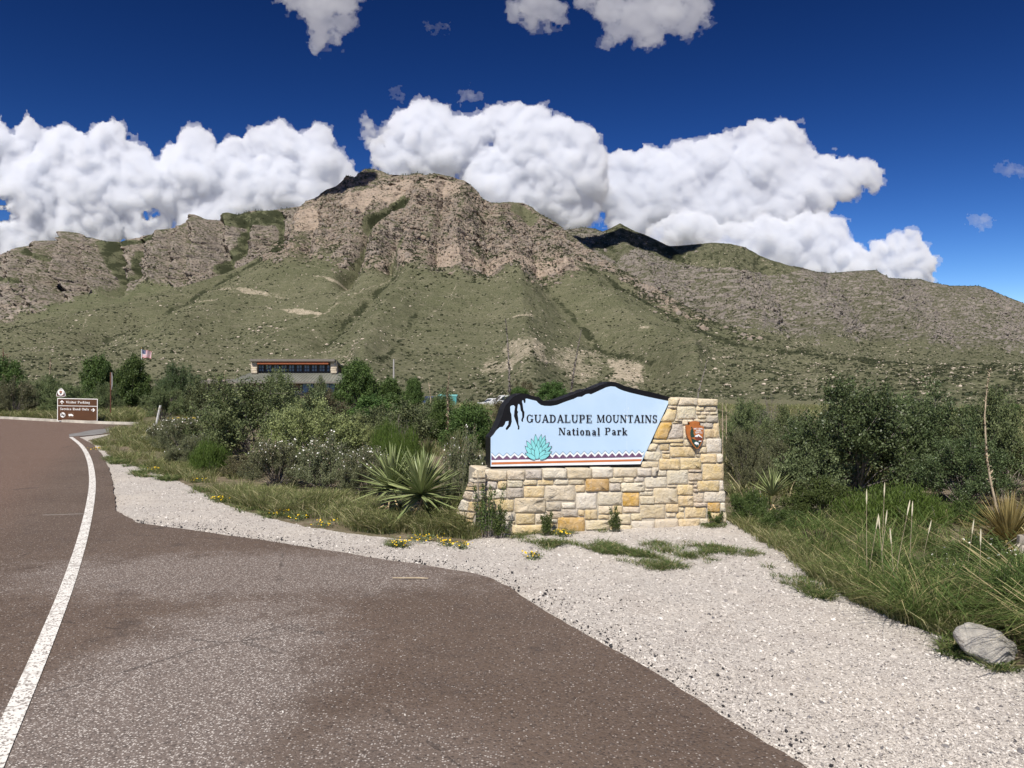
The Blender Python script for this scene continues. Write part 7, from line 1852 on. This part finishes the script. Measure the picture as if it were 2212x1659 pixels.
# clerestory
cy_ = 3.3
cl0, cl1 = L(403, 178, cy_), L(1086, 250, cy_)
zb, zt2 = cl1.z - 0.25, L(0, 150).z
MB().box(((cl0.x + cl1.x) / 2, cy_ + 0.32, (zb + zt2) / 2), (cl1.x - cl0.x, 0.3, zt2 - zb)).obj("clerestory_wall", M_BFRAME, bld)
for i in range(10):
    gx = cl0.x + (cl1.x - cl0.x) * (i + 0.5) / 10; gw = (cl1.x - cl0.x) / 10 * 0.70; z0, z1 = L(0, 246).z, L(0, 188).z
    fr = MB()
    for sx in (-1, 0, 1): fr.box((gx + sx * gw / 2, cy_ + 0.12, (z0 + z1) / 2), (0.09, 0.12, z1 - z0))
    for sz in (z0, z0 + (z1 - z0) * 0.42, z1): fr.box((gx, cy_ + 0.118, sz), (gw + 0.09, 0.11, 0.09))
    w_ = fr.obj("window", M_BFRAME, bld)
    zm = z0 + (z1 - z0) * 0.42
    for sx in (-1, 1):
        for za, zb_ in ((z0 + .045, zm - .045), (zm + .045, z1 - .045)):
            MB().box((gx + sx * gw / 4, cy_ + 0.13, (za + zb_) / 2), (gw / 2 - 0.09, 0.03, zb_ - za)).obj("pane", M_PANE, w_)
for zx in (387, 1098):
    c = L(zx, 0).x; pier = MB().box((c, cy_ - 0.15, (L(0, 150).z + L(0, 264).z) / 2), (0.80, 1.0, L(0, 150).z - L(0, 264).z)).obj("stone_pier", M_PALESTONE, bld)
    z_ = L(0, 264).z + 0.06; k_ = 0
    while z_ < L(0, 156).z - 0.3:
        h_ = 0.33; MB().box((c + (-0.02 if k_ % 2 else 0.02), cy_ - 0.66, z_ + h_ / 2), (0.84, 0.08, h_ - 0.04)).obj("stone", M_PALESTONE, pier); z_ += h_; k_ += 1
tl, tr = L(366, 136, 2.0), L(1116, 136, 2.0)
up = MB(); dpt = Vector((1.1, 8.6, -2.4)); tk = Vector((0, 0, -0.34))
up.add([tl, tr, tr + dpt, tl + dpt - Vector((1.1, 0, 0)), tl + tk, tr + tk, tr + dpt + tk, tl + dpt + tk - Vector((1.1, 0, 0))], [(0, 1, 2, 3), (4, 7, 6, 5), (0, 4, 5, 1), (1, 5, 6, 2), (2, 6, 7, 3), (3, 7, 4, 0)])
up.obj("upper_roof", M_FASCIA, bld)
sof = MB(); sof.box(((tl.x + tr.x) / 2, 2.75, L(0, 163).z), (tr.x - tl.x - 1.9, 1.1, 0.62)); sof.obj("soffit_beam", M_SOFFIT, bld)
sw = MB(); q = [tr + tk + Vector((-0.3, 0.9, 0)), tr + dpt + tk + Vector((-0.35, 0, 0)), Vector((tr.x + 0.7, 10.6, rR.z - 0.2)), Vector((tr.x - 0.3, 3.4, rR.z - 0.2))]
sw.add(q + [v + Vector((-0.3, 0, 0)) for v in q], [(0, 1, 2, 3)[::-1], (4, 5, 6, 7), (0, 4, 7, 3), (1, 2, 6, 5)]); sw.obj("side_wall", M_BSTONE, bld)
for zx in (900, 1090):
    c = L(zx, 392); w_ = MB().box((c.x, 0.86, c.z), (1.6, 0.10, 1.5)).obj("window", M_BFRAME, bld)
    for sx in (-1, 1): MB().box((c.x + sx * 0.39, 0.80, c.z), (0.68, 0.03, 1.34)).obj("pane", M_PANE, w_)
MB().box((L(400, 0).x, 0.80, L(0, 412).z - 0.5), (L(570, 0).x - L(255, 0).x, 0.4, 1.1)).obj("pale_base_course", M_PALESTONE, bld)
# low wing to the left
p = at(412, 822, 115.0); g_ = float(gz(p.x, 115))
wing = thing("side_wing", "low flat grey roofed wing left of the visitor building, half hidden by bushes", "building", (p.x, 115.0, g_))
MB().box((0, 3, (p.z - g_) / 2 - 0.3), (8.5, 6, p.z - g_ - 0.4)).obj("wall", M_BSTONE, wing)
m_ = MB(); zz = p.z - g_
m_.add([(-5.0, -0.8, zz - 0.55), (4.8, -0.8, zz - 0.15), (4.8, 7, zz + 0.3), (-5.0, 7, zz - 0.1), (-5.0, -0.8, zz - 0.8), (4.8, -0.8, zz - 0.4), (4.8, 7, zz + 0.05), (-5.0, 7, zz - 0.35)], [(0, 1, 2, 3), (4, 7, 6, 5), (0, 4, 5, 1), (1, 5, 6, 2), (2, 6, 7, 3), (3, 7, 4, 0)])
m_.obj("roof", M_FASCIA, wing)

# ------------------------------------------------------------------ brown direction sign
M_BROWN = plain("brown_sign_sheeting", (0.085, 0.036, 0.014), 0.45, 0.4, 0.08, 2.0)
M_SWHITE = plain("white_sheeting", (0.78, 0.77, 0.74), 0.5, 0.4, 0.05)
M_WOODPOST = plain("brown_wood_post", (0.10, 0.065, 0.04), 0.9, 0.1, 0.25)
DD = 31.8
ZD = (200, 1510, 5.6)
def dv(zx, zy):
    px, py = src(zx, zy, *ZD); p = at(px, py, DD); return (p.x, p.z)
c = dv(585, 900)
ds = thing("direction_sign", "brown roadside direction sign with white border, arrows and lettering", "road sign", (c[0], DD, 0), R(-4))
def dl(zx, zy): q = dv(zx, zy); return (q[0] - c[0], q[1])
toD = lambda u, v, z: Vector((u, -z, v))
pan = MB().prism([dl(122, 828), dl(125, 322), dl(1054, 338), dl(1048, 832)], toD, -0.03, 0.0).obj("panel", M_BROWN, ds)
def frame_polys(a, b): n = len(a); return [[a[i], a[(i + 1) % n], b[(i + 1) % n], b[i]] for i in range(n)]
print_obj("white_border", frame_polys([dl(122, 828), dl(125, 322), dl(1054, 338), dl(1048, 832)], [dl(136, 818), dl(139, 338), dl(1040, 352), dl(1036, 820)]) + [[dl(136, 484), dl(1040, 497), dl(1040, 508), dl(136, 496)]], 0.003, M_SWHITE, pan, toD)
stuff(print_obj("lettering", text_polys("Visitor Parking", line_map(324, 436, 880, 442, 52, 52, dl), 0.06), 0.003, M_SWHITE, pan, toD))
stuff(print_obj("lettering", text_polys("Service Road Only", line_map(186, 584, 862, 592, 50, 50, dl), 0.06), 0.003, M_SWHITE, pan, toD))
print_obj("up_arrow", [[dl(222, 456), dl(222, 395), dl(240, 395), dl(240, 456)], [dl(231, 368), dl(280, 410), dl(268, 424), dl(231, 392), dl(194, 424), dl(182, 410)]], 0.003, M_SWHITE, pan, toD)
print_obj("right_arrow", [[dl(900, 574), dl(970, 574), dl(970, 590), dl(900, 590)], [dl(996, 582), dl(952, 626), dl(938, 612), dl(968, 582), dl(938, 554), dl(952, 540)]], 0.003, M_SWHITE, pan, toD)
ring = lambda cx, cy, r, n=20: [dl(cx + r * math.cos(2 * math.pi * i / n), cy + r * math.sin(2 * math.pi * i / n)) for i in range(n)]
print_obj("prohibition_disc", [ring(252, 694, 64)], 0.003, plain("grey_ring", (0.25, 0.2, 0.17), 0.5), pan, toD)
print_obj("disc_face", [ring(252, 694, 56)], 0.005, M_SWHITE, pan, toD)
M_SIGNBLACK = plain("black_symbol", (0.02, 0.018, 0.016), 0.5)
print_obj("vehicle_symbol", [[dl(208, 684), dl(296, 684), dl(296, 712), dl(208, 708)], [dl(212, 652), dl(224, 644), dl(296, 738), dl(284, 744)]], 0.0065, M_SIGNBLACK, pan, toD)
print_obj("symbol_frame", frame_polys([dl(374, 756), dl(374, 642), dl(500, 642), dl(500, 756)], [dl(381, 749), dl(381, 649), dl(493, 649), dl(493, 749)]), 0.003, plain("dim_outline", (0.22, 0.13, 0.08), 0.5), pan, toD)
print_obj("van_symbol", [[dl(384, 712), dl(384, 674), dl(458, 670), dl(476, 684), dl(494, 700), dl(494, 716)], ring(408, 716, 10, 10), ring(468, 718, 10, 10)], 0.0035, M_SWHITE, pan, toD)
for zx in (250, 912):
    q = dl(zx, 400); MB().box((q[0], 0.075, 0.45), (0.09, 0.085, 1.1)).obj("post", M_WOODPOST, ds)
tri = [dl(*q) for q in [(205, 100), (228, 112), (262, 145), (292, 190), (308, 235), (312, 268), (300, 282), (250, 294), (205, 298), (160, 294), (108, 282), (97, 268), (102, 235), (118, 190), (148, 145), (182, 112)]]
bad = MB().prism(tri, toD, -0.02, 0.0).obj("badge", M_SWHITE, ds)
cc = dl(205, 215)
print_obj("badge_field", [[(cc[0] + (p_[0] - cc[0]) * 0.90, cc[1] + (p_[1] - cc[1]) * 0.90) for p_ in tri]], 0.003, plain("dark_maroon_sheeting", (0.045, 0.018, 0.02), 0.5), bad, toD)
print_obj("badge_disc", [ring(205, 198, 70)], 0.005, M_SWHITE, bad, toD)
print_obj("badge_arrowhead", [[dl(*q) for q in [(170, 170), (205, 158), (240, 170), (236, 200), (225, 225), (205, 245), (185, 225), (174, 200)]]], 0.0065, plain("badge_brown", (0.30, 0.15, 0.10), 0.5), bad, toD)
print_obj("badge_base", [[dl(*q) for q in [(180, 212), (230, 212), (222, 228), (205, 245), (188, 228)]]], 0.008, plain("badge_slate", (0.06, 0.08, 0.11), 0.5), bad, toD)
block_text("HERITAGE", 125, 258, 288, 274, "lettering", bad, M_SWHITE, 0.0045, dl, toD) if False else None
mk = [[dl(x_, 259), dl(x_ + 11, 259), dl(x_ + 11, 272), dl(x_, 272)] for x_ in (124, 138, 152, 178, 192, 206, 220, 240, 254, 268)]
print_obj("badge_caption", mk, 0.0045, plain("dull_caption_print", (0.3, 0.16, 0.15), 0.5), bad, toD)

# stop sign seen nearly edge on
p = at(240.5, 829, 33.0)
st = thing("stop_sign", "octagonal stop sign seen from its edge, on a rusty post beside the junction", "stop sign", (p.x, 33.0, 0), R(125))
MB().box((0, 0.03, 1.05), (0.05, 0.04, 2.1), None).obj("post", plain("rusty_steel", (0.13, 0.06, 0.04), 0.8, 0.2, 0.3), st)
oc = [(0.375 * math.cos(R(22.5 + 45 * i)) / math.cos(R(22.5)), 1.72 + 0.375 * math.sin(R(22.5 + 45 * i)) / math.cos(R(22.5))) for i in range(8)]
plt = MB().prism(oc, toD, -0.003, 0.003).obj("octagon_plate", plain("bare_aluminium", (0.42, 0.42, 0.42), 0.5, 0.5, 0.1, 5, 0.6), st)
red = MB().prism([(q[0] * .95, 1.72 + (q[1] - 1.72) * .95) for q in oc], toD, 0, 0.005, back=False).obj("red_face", plain("red_sheeting", (0.42, 0.02, 0.025), 0.45), plt)
block_text("STOP", -0.27, 1.60, 0.27, 1.84, "lettering", plt, M_SWHITE, 0.0065, lambda x, y: (x, y), toD)

# leaning marker post
p0, p1 = at(336, 921, 29.0), at(346.5, 876, 29.0)
mp = thing("marker_post", "pale grey leaning marker post beside the junction", "post", (p0.x, 29.0, 0))
e = p1 - Vector((p0.x, 29.0, 0))
MB().tube([(0, 0, -0.05), (e.x * .5, 0, e.z * .5), (e.x, e.y, e.z)], 0.042, 6).obj("post", plain("chalky_white_plastic", (0.52, 0.52, 0.50), 0.7, 0.2, 0.15), mp)
MB().tube([(e.x * .80, -0.002, e.z * .80), (e.x * .9, -0.002, e.z * .9)], 0.045, 6).obj("reflector", plain("dull_reflector", (0.40, 0.38, 0.32), 0.5), mp)

# flag
p = at(306, 753, 92.0); g_ = float(gz(p.x, 92)); H = p.z - g_
fl = thing("flagpole", "white flagpole with a flag flying, behind the junipers left of the building", "flagpole", (p.x, 92.0, g_))
MB().tube([(0, 0, 0), (0, 0, H)], [0.07, 0.04], 8).obj("pole", plain("white_enamel_pole", (0.66, 0.67, 0.68), 0.4, 0.5, 0.05), fl)
b_ = MB(); 
import bmesh
bm = bmesh.new(); bmesh.ops.create_uvsphere(bm, u_segments=10, v_segments=6, radius=0.10); me = bpy.data.meshes.new("finial"); bm.to_mesh(me); bm.free(); me.materials.append(plain("gilt_ball", (0.6, 0.45, 0.15), 0.3, 0.5, 0.05, 8, 0.8))
link("finial", me, fl, (0, 0, H + 0.05))
FW, FH, NXF, NYF = 1.15, 0.92, 26, 13
v = []; f = []; mi = []
for j in range(NYF + 1):
    for i in range(NXF + 1):
        s = i / NXF; t = j / NYF
        v.append((0.05 + FW * s * (1 - 0.10 * s), 0.16 * math.sin(s * 8.0 + t * 1.2) * (0.25 + s), H - 0.10 - FH * t - 0.20 * s - 0.05 * math.sin(s * 7)))
for j in range(NYF):
    for i in range(NXF):
        a = j * (NXF + 1) + i; f.append((a, a + NXF + 1, a + NXF + 2, a + 1))
        mi.append(2 if (i < 11 and j < 7) else (0 if j % 2 == 0 else 1))
me = bpy.data.meshes.new("flag"); me.from_pydata(v, [], f)
for m_ in (plain("flag_red", (0.36, 0.03, 0.05), 0.8, 0.1, 0.05), plain("flag_white", (0.7, 0.7, 0.72), 0.8, 0.1, 0.03), plain("flag_blue", (0.025, 0.035, 0.11), 0.8, 0.1, 0.05)): me.materials.append(m_)
me.polygons.foreach_set('material_index', mi); me.polygons.foreach_set('use_smooth', np.ones(len(f), bool))
flg = link("flag", me); flg.location = (p.x, 92.0, g_)
tag(flg, "striped flag with a dark blue canton flying from the pole", "flag")
sb = MB()
for r_ in range(5):
    for q in range(6):
        s = (q + 0.6) / 6.6 * 11 / NXF; t = (r_ + 0.7) / 5.4 * 7 / NYF
        x_ = 0.05 + FW * s * (1 - 0.10 * s); y_ = 0.16 * math.sin(s * 8.0 + t * 1.2) * (0.25 + s) - 0.006; z_ = H - 0.10 - FH * t - 0.20 * s - 0.05 * math.sin(s * 7)
        rad = 0.022; sb.add([(x_ + (rad if k % 2 == 0 else rad * .42) * math.sin(k * math.pi / 5), y_, z_ + (rad if k % 2 == 0 else rad * .42) * math.cos(k * math.pi / 5)) for k in range(10)], [tuple(range(9, -1, -1))])
stuff(sb.obj("stars", M_WHITE, flg))

# utility pole
p = at(850.5, 776, 118.0); g_ = float(gz(p.x, 118))
up_ = thing("utility_pole", "thin grey utility pole right of the big rounded juniper", "pole", (p.x, 118.0, g_))
MB().tube([(0, 0, 0), (0, 0, p.z - g_)], [0.16, 0.11], 8).obj("pole", plain("pale_weathered_pole", (0.36, 0.35, 0.34), 0.9), up_)
MB().tube([(0.30, -0.1, 1.9), (0.30, -0.1, 3.0)], 0.2, 8).obj("transformer", plain("pale_transformer", (0.5, 0.5, 0.5), 0.6), up_)

# turquoise bin and parked vehicles beyond the brush
M_TURQ = plain("turquoise_paint", (0.10, 0.36, 0.35), 0.5, 0.4, 0.1)
p = at(967, 852.5, 88.0); g_ = float(gz(p.x, 88.0)); H = p.z - g_
bn = thing("waste_bin", "turquoise waste container beyond the brush, left of the sign board", "waste container", (p.x, 88.0, g_))
m_ = MB(); w_ = 1.0
m_.add([(-w_, -0.7, 0.12), (w_, -0.7, 0.12), (w_, 0.7, 0.12), (-w_, 0.7, 0.12), (-w_ - .05, -0.85, H * .92), (w_ + .05, -0.85, H * .86), (w_ + .05, 0.85, H * .96), (-w_ - .05, 0.85, H)], [(3, 2, 1, 0), (0, 1, 5, 4), (1, 2, 6, 5), (2, 3, 7, 6), (3, 0, 4, 7)]); m_.obj("body", M_TURQ, bn)
m_ = MB(); m_.add([(-w_ - .1, -0.9, H * .93), (w_ + .1, -0.9, H * .87), (w_ + .1, 0.9, H * .97), (-w_ - .1, 0.9, H * 1.01), (-w_ - .1, -0.9, H * .96), (w_ + .1, -0.9, H * .90), (w_ + .1, 0.9, H), (-w_ - .1, 0.9, H * 1.04)], [(3, 2, 1, 0), (4, 5, 6, 7), (0, 1, 5, 4), (1, 2, 6, 5), (2, 3, 7, 6), (3, 0, 4, 7)]); m_.obj("lid", plain("pale_turquoise_lid", (0.16, 0.42, 0.40), 0.5), bn)
for sx in (-0.7, 0, 0.7): MB().box((sx, -0.82, H * .5), (0.08, 0.09, H * .7)).obj("rib", M_TURQ, bn)

M_CARW = plain("white_car_paint", (0.72, 0.73, 0.74), 0.25, 0.6, 0.03); M_TYRE = plain("tyre_rubber", (0.02, 0.02, 0.02), 0.8); M_RIM = plain("alloy_rim", (0.4, 0.4, 0.41), 0.3, 0.5, 0.05, 8, 0.8); M_CGLASS = glass_mat("dark_car_glass", (0.03, 0.04, 0.05)); M_LAMP = plain("lamp_lens", (0.5, 0.5, 0.48), 0.15, 0.6)
def car(label, px, pytop, d, rz, paint, h=1.8, Ln=4.6, W=1.85):
    p = at(px, pytop, d); g_ = float(gz(p.x, d))
    z0 = p.z - h
    t = thing("parked_car", label, "car", (p.x, d, g_), rz)
    def sec(prof, y0, y1, name, mat, inset=0.0):
        m = MB(); m.prism(prof, lambda x, y, z: Vector((x, z, y)), y0, y1); return m.obj(name, mat, t)
    prof = [(-Ln / 2, .35), (-Ln / 2 + .05, .85), (-Ln / 2 + .12, 1.0), (-.62 * Ln / 2, 1.05), (.98 * Ln / 2, 1.08), (Ln / 2, .9), (Ln / 2, .35)]
    sec(prof, -W / 2, W / 2, "body", paint)
    cab = [(-.55 * Ln / 2, 1.04), (-.28 * Ln / 2, h - .06), (-.1 * Ln / 2, h), (.82 * Ln / 2, h - .03), (.96 * Ln / 2, 1.06)]
    cb = sec(cab, -W / 2 + .12, W / 2 - .12, "cabin", paint)
    for sy in (-1, 1):
        for xa, xb, xc, xd in ((-.44, -.23, .02, .02), (.06, .06, .42, .42), (.46, .46, .78, .84)):
            m = MB(); y_ = sy * (W / 2 - .115); zt_, zb_ = h - .16, 1.12
            m.add([(xa * Ln / 2, y_, zb_), (xd * Ln / 2, y_, zb_), (xc * Ln / 2, y_, zt_), (xb * Ln / 2, y_, zt_)], [(0, 1, 2, 3) if sy < 0 else (3, 2, 1, 0)]); m.obj("window", M_CGLASS, t)
        for wx in (-.62, .62):
            w_ = MB().tube([(wx * Ln / 2, sy * (W / 2 - .2), .35), (wx * Ln / 2, sy * (W / 2 + .02), .35)], .35, 16).obj("wheel", M_TYRE, t)
            MB().tube([(wx * Ln / 2, sy * (W / 2), .35), (wx * Ln / 2, sy * (W / 2 + .035), .35)], .21, 12).obj("rim", M_RIM, w_)
        MB().box((-Ln / 2 + .03, sy * (W / 2 - .3), .8), (.08, .4, .16)).obj("headlight", M_LAMP, t)
    m = MB(); m.add([(-.57 * Ln / 2, -W / 2 + .25, 1.10), (-.57 * Ln / 2, W / 2 - .25, 1.10), (-.30 * Ln / 2, W / 2 - .3, h - .1), (-.30 * Ln / 2, -W / 2 + .3, h - .1)], [(3, 2, 1, 0)]); m.obj("windscreen", M_CGLASS, t)
    return t
car("white estate car parked beyond the brush, behind the sign board's left shoulder", 1092, 853.5, 96, R(14), M_CARW, 1.75)
car("white car parked left of the other one, mostly hidden in the brush", 1068, 858, 102, R(28), M_CARW, 1.55, 4.3)
car("dark blue car parked at the turquoise container's left", 936, 857, 92, R(60), plain("dark_blue_car_paint", (0.03, 0.05, 0.10), 0.3, 0.6), 1.5, 4.3)

# ------------------------------------------------------------------ bare red-brown tree at the left edge
p = at(8, 752, 60.0); g_ = float(gz(p.x, 60.0)); H = p.z - g_
bt = thing("bare_tree", "bare reddish brown dead tree at the left edge above the bushes", "dead tree", (p.x, 60.0, g_))
MRED = plain("reddish_dead_wood", (0.13, 0.06, 0.045), 0.9)
MB().tube([(0, 0, 0), (0.05, 0, H * .5), (-0.05, 0, H)], [0.12, 0.08, 0.015], 6).obj("trunk", MRED, bt)
rr = random.Random(4)
for i in range(16):
    z_ = H * rr.uniform(.45, .95); a = rr.uniform(0, 6.28); l = (1 - z_ / H + .25) * 1.1
    MB().tube([(0, 0, z_), (math.cos(a) * l * .6, math.sin(a) * l * .6, z_ + .1 * l), (math.cos(a) * l, math.sin(a) * l, z_ + .4 * l)], [.035, .02, .006], 4).obj("branch", MRED, bt)

# ------------------------------------------------------------------ grey boulder by the gravel, stones, fallen stick
def grey_rock_mat():
    k = NT("lichened_limestone"); p = k.objc()
    a = k.noise(p, 5.0, 6, 0.65); b = k.noise(p, 18.0, 6, 0.7); c = k.noise(p, 70.0, 3, 0.6)
    col = k.mix(k.rng(a, .35, .65), (0.34, 0.325, 0.305), (0.52, 0.49, 0.44)); col = k.mix(k.math('MULTIPLY', k.rng(b, .55, .7), .75), col, (0.17, 0.16, 0.15)); col = k.mix(k.math('MULTIPLY', k.rng(c, .55, .75), .5), col, (0.52, 0.49, 0.43))
    k.bsdf(col, .95, k.bump(k.math('ADD', b, k.math('MULTIPLY', c, .4)), 1.0, .022), .1); return k.m
M_GREYROCK = grey_rock_mat()
bm_ = boulder_mesh("boulder", 741, M_GREYROCK, 4, 0.32, 0.68)
xb, yb = onground(2150, 1436)
o = link("boulder", bm_); w_ = 136 * yb / F
o.location = (xb, yb + 0.10, 0.075); o.scale = (w_ * 1.10, w_ * 0.85, w_ * 0.88); o.rotation_euler = (R(10), R(20), R(30))
tag(o, "grey weathered limestone boulder on the gravel at the lower right edge", "boulder")
for px, py, s, lab in ((1628, 1062, 34, "pale rock half hidden among the bushes right of the pillar"), (1712, 985, 20, "small pale rock in the shade left of the largest right-hand oak")):
    x_, y_ = onground(px, py + 18); o = link("boulder", BM[1]); k_ = s * y_ / F; o.location = (x_, y_, k_ * .5); o.scale = (k_ * 1.2, k_, k_); tag(o, lab, "rock")
x_, y_ = onground(885, 1258)
MB_ = MB().tube([(-0.14, 0.01, 0.012), (-0.03, 0.0, 0.014), (0.06, 0.006, 0.013), (0.15, -0.004, 0.012)], [0.004, 0.007, 0.007, 0.004], 6).add([(0.03, 0.0, 0.016), (0.05, 0.03, 0.018), (0.055, 0.028, 0.018)], [(0, 1, 2)])
o = MB_.obj("fallen_stick", M_STALK); o.location = (x_, y_, 0.022); tag(o, "thin tan stick lying on the asphalt below the gravel edge", "stick")
